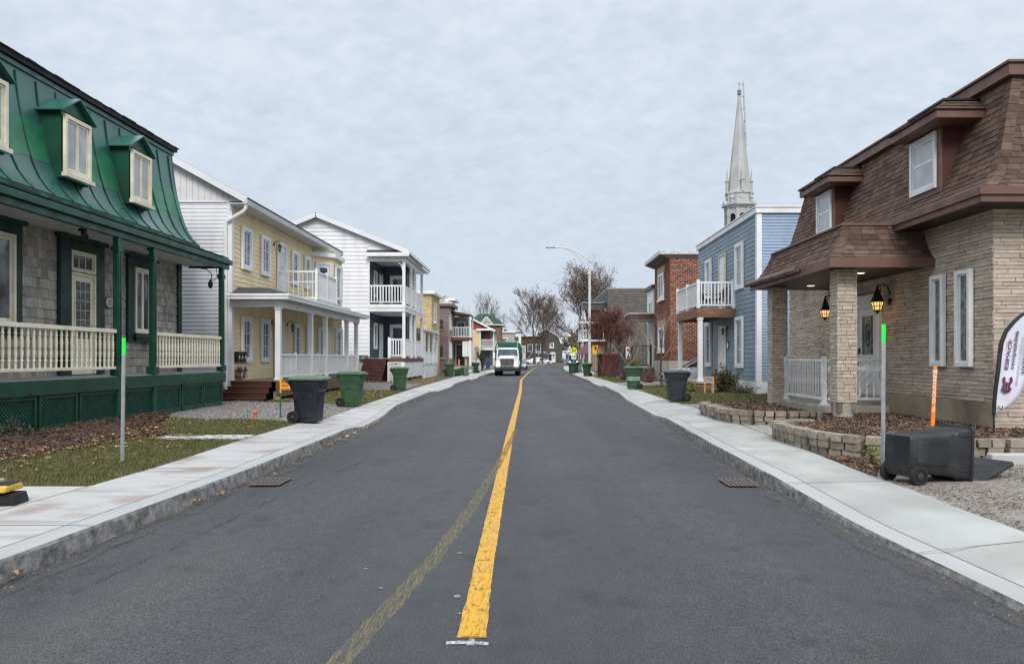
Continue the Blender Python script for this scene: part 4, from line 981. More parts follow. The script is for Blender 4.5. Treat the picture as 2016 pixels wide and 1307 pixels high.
mb.box(-8.3, -8.2, YN - .1, YN - .02, .15, 1.37); mb.box(-7.5, XP + .06, YN - .1, YN - .02, .15, 1.37); mb.box(-8.199, -7.501, YN - .09, YN - .03, .95, 1.37) if False else None
for k in range(9): mb.box(XP + .0, XP + .04, YN + k * .86, YN + k * .86 + .84, .42, 1.37)
mb.box(-8.27, XP + .03, YN - .08, YN - .04, 1.3, 1.37); build(mb, 'skirting', white, H, bevel=.006)
mb = MB(); fq = FC(YN - .06)
for sg_ in (1, -1):
    c = -2.4
    while c < 2.4:
        uA, uB = -8.2, -7.5; vA, vB = .75 + c, .75 + c + sg_ * .7
        lo_, hi_ = .2, 1.3; pts = []
        for k in range(11):
            u = uA + (uB - uA) * k / 10; v = vA + (vB - vA) * k / 10
            if lo_ <= v <= hi_: pts.append((u, v))
        if len(pts) > 1: mb.beam(fq.p(*pts[0], .005 * sg_), fq.p(*pts[-1], .005 * sg_), .008, .035)
        c += .11
build(mb, 'lattice', white, H)
for y in (46.5, 48.5, 50.5, 52.5): build(MB().box(XP - .2, XP, y - .12, y + .12, .05, .5), 'pier', concrete_old, H)
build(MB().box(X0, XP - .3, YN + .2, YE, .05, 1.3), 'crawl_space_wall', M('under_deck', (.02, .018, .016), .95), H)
build(MB().box(X0 - .02, XP, YN + .1, 49.6, 4.30, 4.33), 'porch_ceiling', grey_soffit, H)
T = thing('meter_box', 'grey utility meter box on the white house side wall above its foundation', 'meter', (X0 - .35, YN - .1, 1.5))
build(MB().box(X0 - .55, X0 - .05, YN - .14, YN + .02, 1.45, 1.75), 'box', M('meter_grey', (.10, .11, .12), .5), T, bevel=.01); build(MB().lathe((X0 - .3, YN - .15, 1.6), [(.08, -.02), (.09, .02), (.07, .06)], 12, (0, -1, 0)), 'dial', galv, T)
build(MB().box(X0 - .78, X0 - .6, YN - .1, YN + .02, 1.2, 1.7), 'conduit_box', white, T)

# ================================================================== farther houses on the left
brickY = M('yellow_brick', (.56, .43, .22), .8, .08, 5, island=.22)
mortarY = M('pale_mortar', (.40, .34, .22), .9)
H = thing('house', 'yellow brick flat roofed house with a white railed porch on its near side', 'house', (-7.9, 63, .2), 'houses along the street')
X0, YN, YF = -7.75, 61, 66.5
build(MB().box(-16, X0, YN, YF, .1, 6.8), 'wall', mortarY, H)
build(bricks(MB(), FC(YN), -12, X0, 1.0, 6.7, .1, .26, .014, .012, .002, .05, random.Random(1)), 'brick_facing', brickY, H)
build(bricks(MB(), FL(X0), YN, YF, 1.0, 6.7, .1, .26, .014, .012, .002, .05, random.Random(2)), 'brick_facing', brickY, H)
mb = MB(); mb.box(-16, X0 + .3, YN - .3, YF + .2, 6.72, 6.95); build(mb, 'cornice', white, H, bevel=.02)
build(MB().box(-11.4, -11.2, YN + 2, YN + 2.2, 6.95, 7.6), 'vent_pipe', galv, H)
window(H, FL(X0), 62.2, 63.7, 4.5, 6.1, 1, 1, .12, .06, white, glass_pale, .05, sill=.08)
window(H, FL(X0), 62.2, 63.7, 1.5, 3.1, 1, 1, .12, .06, white, glass_pale, .05, sill=.08)
XP, PY0, PY1 = -7.3, 53.4, 60.9
mb = MB(); mb.hexa([(-10.4, PY0 - .2, 3.62), (XP + .2, PY0 - .2, 3.5), (XP + .2, PY1, 3.5), (-10.4, PY1, 3.62)], [(-10.4, PY0 - .2, 3.85), (XP + .2, PY0 - .2, 3.68), (XP + .2, PY1, 3.68), (-10.4, PY1, 3.85)]); build(mb, 'porch_roof', M('off_white_trim', (.66, .66, .63), .5), H, bevel=.02)
build(MB().box(-10.4, XP + .02, PY0, PY1, 1.0, 1.12), 'porch_floor', grey_soffit, H)
for y in (53.5, 55.9, 58.3, 60.7): build(MB().box(XP - .08, XP + .08, y - .08, y + .08, 1.121, 3.49), 'porch_post', white, H)
for a, b in ((53.6, 55.8), (56, 58.2), (58.4, 60.6)): railing(H, (XP, a), (XP, b), 1.2, 2.05, white, 16, .045, .06, .07, merge=True)
railing(H, (-10.2, 53.5), (XP - .1, 53.5), 1.2, 2.05, white, 18, .045, .06, .07, merge=True)
mb = MB()
for k in range(4): mb.box(XP - .02, XP + .03, PY0 + k * 1.88, PY0 + k * 1.88 + 1.84, .18, .99)
mb.box(-10.4, XP, PY0 - .03, PY0 + .02, .18, .99); build(mb, 'skirting', white, H, bevel=.01)

H = thing('house', 'mauve metal sided house with beige brick front, dark awning and small white balcony', 'house', (-7.4, 72, .2), 'houses along the street')
mauve = M('mauve_metal', (.235, .165, .165), .55, .06, 2)
build(MB().box(-16, -7.35, 70, 75, .1, 6.35), 'wall', mauve, H)
mb = MB(); rr = random.Random(1)
for k in range(42): mb.box(-11.5 + k * .1, -11.46 + k * .1, 69.97, 69.999, .9, 6.3)
mb.box(-11.5, -7.35, 69.95, 69.998, 3.36, 3.46); build(mb, 'cladding_ribs', mauve, H)
build(bricks(MB(), FL(-7.35), 70, 75, .3, 6.3, .1, .25, .014, .02, .003, .05, random.Random(3)), 'brick_facing', M('beige_brick', (.40, .335, .26), .85, .1, 5, island=.25), H)
mb = MB(); mb.box(-16, -6.95, 69.7, 75.3, 6.36, 6.62); build(mb, 'cornice', M('mauve_brown_trim', (.19, .15, .14), .5), H, bevel=.02)
build(MB().box(-16, -6.93, 69.68, 75.32, 6.621, 6.7), 'roof_flashing', white, H)
build(MB().box(-11, -7.6, 75.3, 79, .1, 7.3), 'rear_block', M('beige_grey', (.36, .33, .30), .7), H)
build(MB().box(-11.3, -7.2, 75.2, 79.2, 7.301, 7.5), 'rear_cornice', white, H)
fm = FC(70)
window(H, fm, -8.33, -7.68, 4.15, 5.2, 1, 2, .06, .05, M('grey_trim', (.25, .24, .24), .5), glass_dark, .04); window(H, fm, -8.4, -7.7, 1.6, 2.8, 1, 1, .06, .05, MATS['grey_trim'], glass_dark, .04, sill=.1)
fl = FL(-7.35)
for a, b in ((70.8, 71.5), (72.2, 72.9)):
    window(H, fl, a, b, 4.2, 6.0, 1, 1, .1, .06, white, glass_pale, .04); window(H, fl, a, b, 1.6, 3.1, 1, 1, .1, .06, white, glass_pale, .04, sill=.06)
# balcony, awning and porch stand in front
bx0, bx1, by0, by1 = -7.3, -5.5, 72.4, 75.2
build(MB().hexa([(bx0, by0 - .2, 5.75), (bx1 + .1, by0 - .2, 5.62), (bx1 + .1, by1, 5.62), (bx0, by1, 5.75)], [(bx0, by0 - .2, 6.1), (bx1 + .1, by0 - .2, 5.72), (bx1 + .1, by1, 5.72), (bx0, by1, 6.1)]), 'awning', M('dark_awning', (.035, .030, .028), .6, .2, 3), H)
build(MB().box(bx0, bx1, by0, by1, 3.3, 3.55), 'balcony_floor', M('maroon_board', (.13, .05, .045), .6), H)
railing(H, (bx0, by0), (bx1, by0), 3.6, 4.55, white, 12, .04, .07, .07, merge=True); railing(H, (bx1, by0), (bx1, by1), 3.6, 4.55, white, 14, .04, .07, .07, merge=True)
for y in (by0, by1):
    build(MB().box(bx1 - .07, bx1 + .07, y - .07, y + .07, 3.56, 5.6), 'balcony_post', white, H); build(MB().box(bx1 - .1, bx1 + .1, y - .1, y + .1, .85, 3.29), 'balcony_post', white, H)
build(MB().box(bx0, bx1 + .2, by0 - .1, 76, .1, .84), 'porch_base', concrete_old, H, bevel=.02)
build(MB().box(-7.4, -5.95, 75.4, 79, .1, 5.7), 'side_wing', M('beige_grey', (.36, .33, .30), .7), H); window(H, FC(75.4), -7.1, -6.2, 3.7, 5.2, 2, 1, .1, .05, white, glass_dark, .05)
door(H, FC(75.37), -7.2, -6.2, .85, 3.0, M('black_door', (.03, .03, .035), .5), white, .1, glass_dark)
mb = MB()
for k in range(3): mb.box(bx1 - .75 + k * .25, bx1 - .52 + k * .25, by0 - .02, by0 + .04, 1.75, 3.2)
build(mb, 'porch_screen', white, H)
for i in range(3): build(MB().box(bx0 + .4, bx1 - .2, by0 - .4 - i * .3, by0 - .1 - i * .3, .1, .66 - i * .18), 'step', concrete_old, H, bevel=.01)
T = thing('satellite_dish', 'small grey satellite dish on the roof of the mauve house', 'dish', (-7.9, 72.5, 6.7))
build(MB().lathe((-7.9, 72.5, 7.15), [(.0, .0), (.2, .03), (.36, .11), (.355, .125), (.2, .045), (.0, .015)], 16, (.3, -.85, .3)), 'reflector', galv, T, smooth=True); build(MB().tube([(-7.9, 72.5, 6.7), (-7.9, 72.55, 7.15)], .03, 6), 'mast', galv, T)

def simple_windows(H, f, lst, mat=None, pane=None):
    for u0, u1, v0, v1 in lst: window(H, f, u0, u1, v0, v1, 2, 1, .14, .08, mat or white, pane or glass_dark, .06)
H = thing('house', 'yellow sided house with a red gable and grey two storey porch', 'house', (-6, 112, .2), 'houses along the street')
ysf = M('yellow_siding_far', (.66, .50, .25), .5, .05); redg = M('red_shingle_siding', (.26, .055, .04), .7, .1, 6)
build(MB().box(-14, -6.9, 110, 119, .1, 5.7), 'wall', ysf, H)
fg = FC(110); build(siding(MB(), fg, -14, -6.95, .8, 5.6, .16, .015), 'siding', ysf, H, recalc=False)
build(MB().prism([(-13.5, 5.75), (-5.4, 5.75), (-9.2, 7.75)], fg, -8, .05), 'gable', redg, H)
mb = MB()
for a, b in (((-9.2, 7.85), (-4.8, 5.5)), ((-13.8, 5.5), (-9.2, 7.85))):
    q = [(a[0], 109.6, a[1]), (b[0], 109.6, b[1]), (b[0], 119.3, b[1]), (a[0], 119.3, a[1])]; mb.hexa(q, [(x, y, z + .14) for x, y, z in q])
build(mb, 'roof', M('grey_roof_shingle', (.20, .20, .205), .9), H); mb = MB(); mb.beam((-9.2, 109.55, 7.84), (-4.75, 109.55, 5.5), .05, .22); mb.beam((-7.5, 109.55, 5.72), (-5.0, 109.55, 5.72), .06, .28); build(mb, 'rake_board', white, H)
build(MB().box(-6.88, -5.6, 111.6, 118.8, .3, 5.6), 'porch_recess', M('slate_wall', (.10, .105, .115), .6), H); build(MB().box(-6.3, -5.58, 111.5, 111.59, 3.6, 5.5), 'red_panel', redg, H)
for y in (110.2, 114.5, 118.6): build(MB().box(-5.1, -4.9, y - .1, y + .1, .3, 5.55), 'porch_post', grey_soffit, H)
build(MB().box(-6.95, -4.85, 110, 118.8, 2.75, 3.2), 'balcony_floor', grey_soffit, H)
build(MB().box(-7.05, -6.85, 109.9, 110.1, .2, 5.6), 'corner_board', grey_soffit, H)
railing(H, (-6.8, 110.1), (-5.0, 110.1), 3.3, 4.3, white, 12, .05, .08, .08, merge=True); railing(H, (-5.0, 110.2), (-5.0, 118.6), 3.3, 4.3, white, 30, .05, .08, .08, merge=True)
build(MB().box(-7, -4.9, 109.5, 118.8, .05, .5), 'porch_base', concrete_old, H)
T = thing('porch_shelter', 'low beige side porch with slatted screen in front of the yellow red gabled house', 'porch', (-7.6, 100, .2))
build(MB().box(-9, -6.9, 98, 106, 3.0, 3.2), 'roof', grey_soffit, T)
mb = MB()
for k in range(7): mb.box(-6.98, -6.9, 98 + k * 1.3, 98.5 + k * 1.3, .2, 2.99)
build(mb, 'screen', M('beige_board', (.55, .47, .32), .6), T)

H = thing('house', 'brown brick house with a dark green hipped roof behind the left row', 'house', (-7, 140, .2), 'houses along the street')
build(MB().box(-10.5, -4.9, 135.5, 144, .1, 7.7), 'wall', M('brown_brick_far', (.22, .12, .085), .85, .12, 3), H)
grn = M('green_shingle_roof', (.030, .062, .050), .85, .2, 3, bump=.4); rb_ = [(-11.1, 135, 7.6), (-4.3, 135, 7.6), (-4.3, 144.6, 7.6), (-11.1, 144.6, 7.6)]
build(MB().add(rb_ + [(-8.9, 138, 9.6), (-6.6, 138, 9.6), (-6.6, 141.5, 9.6), (-8.9, 141.5, 9.6)], [(0, 1, 5, 4), (1, 2, 6, 5), (2, 3, 7, 6), (3, 0, 4, 7), (4, 5, 6, 7), (0, 3, 2, 1)]), 'roof', grn, H)
build(MB().prism([(-8.4, 7.55), (-6.4, 7.55), (-7.4, 8.8)], FC(134.95), -1.5, .02), 'gable', M('gable_grey', (.36, .37, .38), .6), H)
mb = MB(); mb.beam((-8.6, 134.9, 7.5), (-7.4, 134.9, 8.95), .08, .18); mb.beam((-7.4, 134.9, 8.95), (-6.2, 134.9, 7.5), .08, .18); build(mb, 'rake_board', white, H)
build(MB().box(-11.15, -4.25, 134.92, 144.65, 7.44, 7.598), 'eave_board', white, H)
simple_windows(H, FC(135.5), [(-7.0, -5.9, 5.0, 6.6)])

H = thing('house', 'beige flat roofed block with one white window beyond the garbage truck', 'house', (-5, 152, .2), 'houses along the street')
bg_ = M('beige_siding', (.42, .385, .32), .6, .04)
build(MB().box(-9, -2.85, 150, 160, .1, 6.6), 'wall', bg_, H); build(siding(MB(), FC(150), -9, -2.85, .5, 6.5, .2, .02), 'siding', bg_, H, recalc=False)
build(MB().box(-9.2, -2.6, 149.7, 160.3, 6.601, 6.9), 'cornice', white, H); simple_windows(H, FC(150), [(-5.4, -4.05, 3.7, 5.6)], pane=glass_blue)
build(MB().box(-4.9, -4.3, 153, 153.8, 6.9, 7.3), 'roof_vent', black_metal, H)
H = thing('house', 'narrow white fronted building with dark windows next to the beige block', 'house', (-2, 161, .2), 'houses along the street')
build(MB().box(-3.4, -1.55, 161, 168, .1, 7.0), 'wall', white, H); build(MB().box(-3.6, -1.2, 160.7, 168.2, 7.001, 7.2), 'cornice', M('grey_trim', (.25, .24, .24), .5), H)
for a, b in ((5.0, 6.2), (3.6, 4.8), (1.2, 3.0)): window(H, FC(161), -2.9, -1.9, a, b, 1, 1, .1, .06, white, glass_dark, .05)
H = thing('house', 'red brown brick building behind the bare roadside trees', 'house', (1, 196, .2), 'houses along the street')
bf = M('red_brick_far', (.155, .085, .062), .85, .15, 2)
build(MB().box(-3, 4.5, 196, 206, .1, 6.9), 'wall', bf, H); build(MB().box(-3.2, 4.7, 195.7, 206.2, 6.901, 7.2), 'cornice', M('dark_cornice', (.06, .055, .055), .6), H)
simple_windows(H, FC(196), [(-.2, 1.2, 3.2, 5.2), (1.9, 3.3, 3.2, 5.2)]); build(MB().box(-1.85, -.6, 194.6, 196, .1, 4.8), 'entrance_bay', white, H); window(H, FC(194.6), -1.7, -.8, 3.0, 4.5, 1, 1, .1, .06, white, glass_pale, .05)
build(MB().box(1.2, 4.4, 194.4, 196, 3.0, 3.3), 'shop_canopy', white, H); build(MB().box(1.3, 4.3, 195.9, 195.99, .5, 2.95), 'shop_window', glass_dark, H)
H = thing('house', 'dark grey gambrel roofed house at the end of the street with a small white window', 'house', (7, 215, .2), 'houses along the street')
gb = M('charcoal_shingle_siding', (.085, .078, .068), .8, .12, 4)
build(MB().prism([(3.0, .1), (9.6, .1), (9.6, 4.9), (9.0, 5.7), (8.3, 7.4), (5.0, 9.6), (3.0, 8.4)], FC(215), -10, 0), 'wall', gb, H)
rf_ = M('silver_tin_roof', (.36, .38, .42), .4, .1, 2)
mb = MB(); pts = [(5.0, 9.75), (8.45, 7.5), (9.15, 5.75), (9.9, 4.95), (11.3, 4.35)]
for a, b in zip(pts, pts[1:]): mb.hexa([(a[0], 214.7, a[1] - .12), (b[0], 214.7, b[1] - .12), (b[0], 225, b[1] - .12), (a[0], 225, a[1] - .12)], [(a[0], 214.7, a[1]), (b[0], 214.7, b[1]), (b[0], 225, b[1]), (a[0], 225, a[1])])
mb.hexa([(2.4, 214.7, 8.1), (5.0, 214.7, 9.63), (5.0, 225, 9.63), (2.4, 225, 8.1)], [(2.4, 214.7, 8.2), (5.0, 214.7, 9.75), (5.0, 225, 9.75), (2.4, 225, 8.2)]); build(mb, 'roof', rf_, H)
for k in range(3): build(MB().box(8.6 + k * .36, 8.85 + k * .36, 216 + k * 2, 217 + k * 2, 6.3 - k * .25, 6.9 - k * .25), 'skylight', white, H)
window(H, FC(215), 6.0, 7.25, 4.4, 5.9, 2, 1, .2, .1, white, glass_dark, .08, mull=.1)
door(H, FC(215), 6.6, 7.7, .4, 2.6, white, white, .12, glass_pale); window(H, FC(215), 5.3, 6.3, .9, 2.4, 1, 1, .1, .08, black_metal, glass_dark, .06)
build(MB().box(9.7, 11.9, 214.8, 221, 3.4, 3.7), 'porch_roof', white, H)
for x in (9.8, 10.8, 11.8): build(MB().box(x - .08, x + .08, 214.9, 215.06, .2, 3.39), 'porch_post', white, H)
mb = MB(); mb.prism([(5.9, 2.75), (7.9, 2.75), (7.3, 3.3), (6.5, 3.3)], FC(214.4), 0, .05); build(mb, 'door_hood', white, H)

# ================================================================== brown mansard house, right foreground
H = thing('house', 'light stone house with brown shingle mansard roof and a columned corner entrance', 'house', (7.8, 17, .3), 'houses along the street')
X0, YN, YF = 7.7, 12.6, 22.4; f = FR(X0); fc = FC(YN); fo = f.out(.02)
stone_m = M('ledge_stone', (.505, .425, .345), .88, .14, 7, island=.17, stretch=(1, 1, 2.2), bump=.9, bscale=16, col2=(.405, .34, .28), dirt=(.31, .255, .205), dscale=1.1, dlo=.56, dhi=.75)
mort = M('stone_mortar', (.19, .155, .12), .95)
build(MB().box(X0, 18, YN, YF, .3, 4.15), 'wall', mort, H)
rs_ = random.Random(12)
sb_ = MB(); sb_.fb(f, YN, YF, .0, .86, .0, .03); sb_.fb(fc, X0 - .03, 18, .0, .42, .0, .03); build(sb_, 'foundation', M('stained_concrete', (.35, .30, .22), .9, .15, 2, bump=.4, bscale=25, col2=(.25, .21, .14), dirt=(.14, .12, .09), dscale=.9), H, bevel=.01)
build(bricks(MB(), f, YN - .02, YF, .87, 4.15, .066, .42, .007, .03, .008, .45, rs_), 'stone_facing', stone_m, H)
build(bricks(MB(), fc, X0 - .02, 14, .44, 4.15, .066, .42, .007, .03, .008, .45, rs_), 'stone_facing', stone_m, H)
ww = dict(casing=.075, proud=.085, sash=.03)
for u0, u1 in ((13.10, 13.56), (13.96, 14.40)): window(H, fo, u0, u1, 1.45, 3.14, 1, 1, pane=M('green_grey_leaded', (.16, .19, .175), .15, .3, 8), mat=white, **ww)
# leaded ornament of the narrow windows
for u0, u1 in ((13.10, 13.56), (13.96, 14.40)):
    mb = MB(); um = (u0 + u1) / 2
    for k in range(4):
        z = 1.75 + k * .36; d = .045; pts = [fo.p(um + a, z + b, .039) for a, b in ((0, d), (d, 0), (0, -d), (-d, 0), (0, d))]; mb.tube(pts, .004, 4)
    mb.tube([fo.p(um, 1.58, .039), fo.p(um, 3.0, .039)], .004, 4); build(mb, 'leading', galv, H)
# double door
uA, uM, uB = 16.6, 17.62, 18.64
fr_ = MB(); fr_.fb(f, uA - .08, uA, .80, 3.02, .0, .10); fr_.fb(f, uB, uB + .08, .80, 3.02, .0, .10); fr_.fb(f, uA, uB, 2.72, 3.02, .0, .10); build(fr_, 'door_frame', white, H, bevel=.006)
build(MB().fb(f, uA - .1, uB + .1, .58, .80, .0, .22), 'threshold', concrete_old, H, bevel=.01)
for a, b, hl in ((uA, uM - .005, False), (uM + .005, uB, True)):
    D = door(H, fo, a, b, .80, 2.715, white, white, .02, M('green_grey_leaded', (.16, .19, .175), .15, .3, 8), (.2, .8, .46, .92), .05, True, True, False)
    mb = MB(); c = (a + b) / 2; gz0, gz1 = .80 + 1.9 * .46, .80 + 1.9 * .92; zm = (gz0 + gz1) / 2
    ring = [f.p(c + .1 * math.cos(t), zm + .26 * math.sin(t), .082) for t in [2 * math.pi * i / 20 for i in range(21)]]; mb.tube(ring, .006, 4)
    ring = [f.p(c + .045 * math.cos(t), zm + .12 * math.sin(t), .082) for t in [2 * math.pi * i / 12 for i in range(13)]]; mb.tube(ring, .005, 4)
    for u in (-.2, .2): mb.tube([f.p(c + u, gz0, .082), f.p(c + u, gz1, .082)], .005, 4)
    for z in (gz0 + .12, gz1 - .12, zm): mb.tube([f.p(c - .26, z, .082), f.p(c + .26, z, .082)], .005, 4)
    build(mb, 'leading', black_metal, D)
    hb = MB(); u = uM - .09 if not hl else uM + .09
    hb.fb(f, u - .045, u + .045, 1.70, 1.83, .07, .10); hb.fb(f, u - .04, u + .04, 1.40, 1.56, .07, .10); hb.tube([f.p(u, 1.44, .09), f.p(u, 1.42, .16), f.p(u, 1.12, .16), f.p(u, 1.10, .07)], .012, 6); build(hb, 'handle', black_metal, D)
build(MB().fb(f, uA + .34, uA + .44, 1.32, 1.62, .081, .084), 'door_notice', M('paper', (.7, .7, .68), .7), H)
# main mansard: flared foot, shingled face, hip round the near corner
shm = M('brown_shingle', (.120, .079, .061), .92, .10, 8, island=.34, bump=.8, bscale=70, spec=.2)
under = M('brown_underlay', (.07, .036, .026), .95)
prof = [(7.16, 4.26), (7.42, 4.42), (7.63, 4.68), (7.79, 5.0), (7.92, 5.4), (8.06, 5.85), (8.2, 6.36)]; at, TL = profile(prof)
def off(t): return at(t)[0][0] - 7.16
smin = lambda t: 12.0 + off(t) * .86
def Pf(s, t):
    (x, z), d = at(t); return Vector((x, s, z)), Vector((-d[1], 0, d[0]))
mb = MB(); NS = 12
for a in range(NS):
    t0, t1 = TL * a / NS, TL * (a + 1) / NS; p = [Pf(smin(t0), t0), Pf(22.6, t0), Pf(22.6, t1), Pf(smin(t1), t1)]; mb.quad(*[q[0] - q[1] * .012 for q in p])
    x = [Vector((at(t0)[0][0], smin(t0), at(t0)[0][1])), Vector((16, smin(t0), at(t0)[0][1])), Vector((16, smin(t1), at(t1)[0][1])), Vector((at(t1)[0][0], smin(t1), at(t1)[0][1]))]; mb.quad(*[q + Vector((0, .012, 0)) for q in x])
    e = [Vector((at(t0)[0][0] + .01, 22.58, at(t0)[0][1])), Vector((10, 22.58, at(t0)[0][1])), Vector((10, 22.58, at(t1)[0][1])), Vector((at(t1)[0][0] + .01, 22.58, at(t1)[0][1]))]; mb.quad(*e)
RF = build(mb, 'roof', under, H, recalc=False)
build(shingles(MB(), Pf, TL, smin, lambda t: 22.6, .125, .27, .011, random.Random(5)), 'shingle_face', shm, RF, recalc=False)
def Pn(s, t):
    (x, z), d = at(t); return Vector((s, smin(t), z)), Vector((0, -.9, .4))
build(shingles(MB(), Pn, TL, lambda t: at(t)[0][0], lambda t: 13.6, .125, .27, .011, random.Random(6)), 'shingle_face', shm, RF, recalc=False)
mb = MB(); t = 0
while t < TL - .05:            # hip cap shingles
    (x, z), d = at(t); (x2, z2), d2 = at(t + .2); a, b = Vector((x, smin(t), z)), Vector((x2, smin(t + .2), z2)); n_ = Vector((-.6, -.6, .35)).normalized()
    for w in (Vector((0, .17, 0)), Vector((.17, 0, 0))): mb.quad(a + n_ * .034, a + w + n_ * .024, b + w + n_ * .012, b + n_ * .02)
    t += .145
build(mb, 'hip_cap', shm, RF, recalc=False)
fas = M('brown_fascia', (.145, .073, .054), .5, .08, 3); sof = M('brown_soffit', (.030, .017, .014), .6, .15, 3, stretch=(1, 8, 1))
mb = MB(); mb.box(7.10, 7.16, 12.0, 22.7, 4.05, 4.25); mb.box(7.10, 16, 11.94, 11.999, 4.05, 4.25); mb.box(7.06, 7.099, 11.94, 22.7, 4.16, 4.29); mb.box(7.06, 16, 11.90, 11.939, 4.16, 4.29); build(mb, 'fascia', fas, H, bevel=.008)
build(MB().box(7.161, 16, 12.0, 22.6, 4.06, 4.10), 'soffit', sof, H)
mb = MB(); mb.box(8.08, 8.34, 12.80, 22.7, 6.36, 6.56); mb.box(8.341, 16, 12.80, 13.1, 6.36, 6.56); mb.box(8.04, 16, 12.76, 22.75, 6.561, 6.61); build(mb, 'roof_edge_board', fas, H, bevel=.01)
# dormers
cheek = M('oxblood_panel', (.075, .018, .016), .5, .12, 4)
for ua, ub in ((14.16, 15.10), (19.06, 20.0)):
    fd = FR(7.62); mb = MB(); mb.box(7.63, 8.4, ua - .12, ub + .12, 4.62, 5.9); DM = build(mb, 'dormer', cheek, H)
    mb = MB(); mb.fb(fd, ua - .13, ua - .001, 4.66, 5.88, -.01, .03); mb.fb(fd, ub + .001, ub + .13, 4.66, 5.88, -.01, .03); mb.fb(fd, ua, ub, 4.66, 4.76, -.01, .03); mb.fb(fd, ua, ub, 5.83, 5.88, -.01, .03); build(mb, 'dormer_trim', fas, H, bevel=.005)
    window(H, fd, ua, ub, 4.765, 5.825, 1, 1, .075, .05, white, glass_pale, .05, cross=5.32)
    a, b = ua - .66, ub + .14; x0 = 7.24; zb = 5.86
    mb = MB(); mb.box(x0, 8.2, a, b, zb, zb + .14); build(mb, 'dormer_fascia', fas, H, bevel=.008)
    bt = [(x0 - .03, a - .03, zb + .142), (8.3, a - .03, zb + .142), (8.3, b + .03, zb + .142), (x0 - .03, b + .03, zb + .142)]; tp = [(x0 + .28, a + .28, zb + .38), (8.3, a + .28, zb + .38), (8.3, b - .25, zb + .38), (x0 + .28, b - .25, zb + .38)]
    mb = MB(); mb.hexa(bt, tp); DR = build(mb, 'dormer_roof', under, H)
    s_ = MB()
    def Pd(s, t):
        k = t / .42; return Vector((x0 - .03 + .31 * k, s, zb + .145 + .238 * k)), Vector((-.7, 0, .7))
    shingles(s_, Pd, .42, lambda t: a - .03 + .31 * t / .42, lambda t: b + .03 - .28 * t / .42, .14, .3, .014, random.Random(int(ua)))
    def Pd2(s, t):
        k = t / .42; return Vector((s, a - .03 + .31 * k, zb + .145 + .238 * k)), Vector((0, -.7, .7))
    shingles(s_, Pd2, .42, lambda t: x0 - .03 + .31 * t / .42, lambda t: 8.1, .14, .3, .014, random.Random(int(ua) + 1))
    build(s_, 'dormer_shingles', shm, DR, recalc=False)
    mb = MB(); mb.box(x0 + .24, 8.3, a + .24, b - .2, zb + .385, zb + .43); build(mb, 'dormer_cap', black_metal, H, bevel=.005)
# entrance porch with its flared shingle skirt
xe, ya, yb, zb, zt = 5.72, 14.42, 19.55, 3.50, 4.17
pp = [(xe, zb), (xe + .14, zb + .12), (xe + .28, zb + .33), (xe + .40, zb + .67)]; at2, TL2 = profile(pp); o2 = lambda t: at2(t)[0][0] - xe
mb = MB()
for a in range(6):
    t0, t1 = TL2 * a / 6, TL2 * (a + 1) / 6; (x0_, z0_), _ = at2(t0); (x1_, z1_), _ = at2(t1); i0, i1 = o2(t0), o2(t1)
    mb.quad((x0_ + .012, ya + i0, z0_), (x0_ + .012, yb - i0, z0_), (x1_ + .012, yb - i1, z1_), (x1_ + .012, ya + i1, z1_))
    mb.quad((x0_, ya + i0 + .012, z0_), (7.7, ya + i0 + .012, z0_), (7.7, ya + i1 + .012, z1_), (x1_, ya + i1 + .012, z1_)); mb.quad((x0_, yb - i0, z0_), (7.7, yb - i0, z0_), (7.7, yb - i1, z1_), (x1_, yb - i1, z1_))
mb.quad((xe + .4, ya + .4, zt), (7.7, ya + .4, zt), (7.7, yb - .4, zt), (xe + .4, yb - .4, zt)); PR = build(mb, 'porch_roof', under, H, recalc=False)
def P1(s, t):
    (x, z), d = at2(t); return Vector((x, s, z)), Vector((-d[1], 0, d[0]))
def P2(s, t):
    (x, z), d = at2(t); return Vector((s, ya + o2(t), z)), Vector((0, -d[1], d[0]))
build(shingles(MB(), P1, TL2, lambda t: ya + o2(t), lambda t: yb - o2(t), .122, .27, .011, random.Random(7)), 'shingle_face', shm, PR, recalc=False)
build(shingles(MB(), P2, TL2, lambda t: xe + o2(t), lambda t: 7.7, .122, .27, .011, random.Random(8)), 'shingle_face', shm, PR, recalc=False)
mb = MB(); t = 0
while t < TL2 - .03:
    (x, z), d = at2(t); (x2, z2), d2 = at2(t + .18); a, b = Vector((x, ya + o2(t), z)), Vector((x2, ya + o2(t + .18), z2)); n_ = Vector((-.6, -.6, .4)).normalized()
    for w in (Vector((0, .16, 0)), Vector((.16, 0, 0))): mb.quad(a + n_ * .034, a + w + n_ * .024, b + w + n_ * .012, b + n_ * .02)
    t += .14
build(mb, 'hip_cap', shm, PR, recalc=False)
mb = MB(); mb.box(xe - .03, xe + .02, ya, yb, zb - .19, zb - .005); mb.box(xe - .03, 7.7, ya - .05, ya - .001, zb - .19, zb - .005); mb.box(xe + .36, 7.4, ya + .37, ya + .45, zt + .001, zt + .05); mb.box(xe + .36, xe + .43, ya + .451, yb - .4, zt + .001, zt + .05); build(mb, 'porch_fascia', fas, H, bevel=.008)
g_ = MB(); g_.tube([(xe - .09, 16.0, zb - .05), (xe - .09, yb + .1, zb - .02)], .065, 10); g_.tube([(xe - .09, 16.0, zb - .05), (xe - .05, 15.95, zb - .1), (xe - .03, 15.9, zb - .05)], .02, 6)
for y in (16.6, 17.5, 18.4, 19.2): g_.tube([(xe - .09, y, zb - .045), (xe - .09, y + .03, zb - .045)], .072, 10)
build(g_, 'porch_gutter', M('brown_gutter', (.10, .045, .032), .4), H, smooth=True)
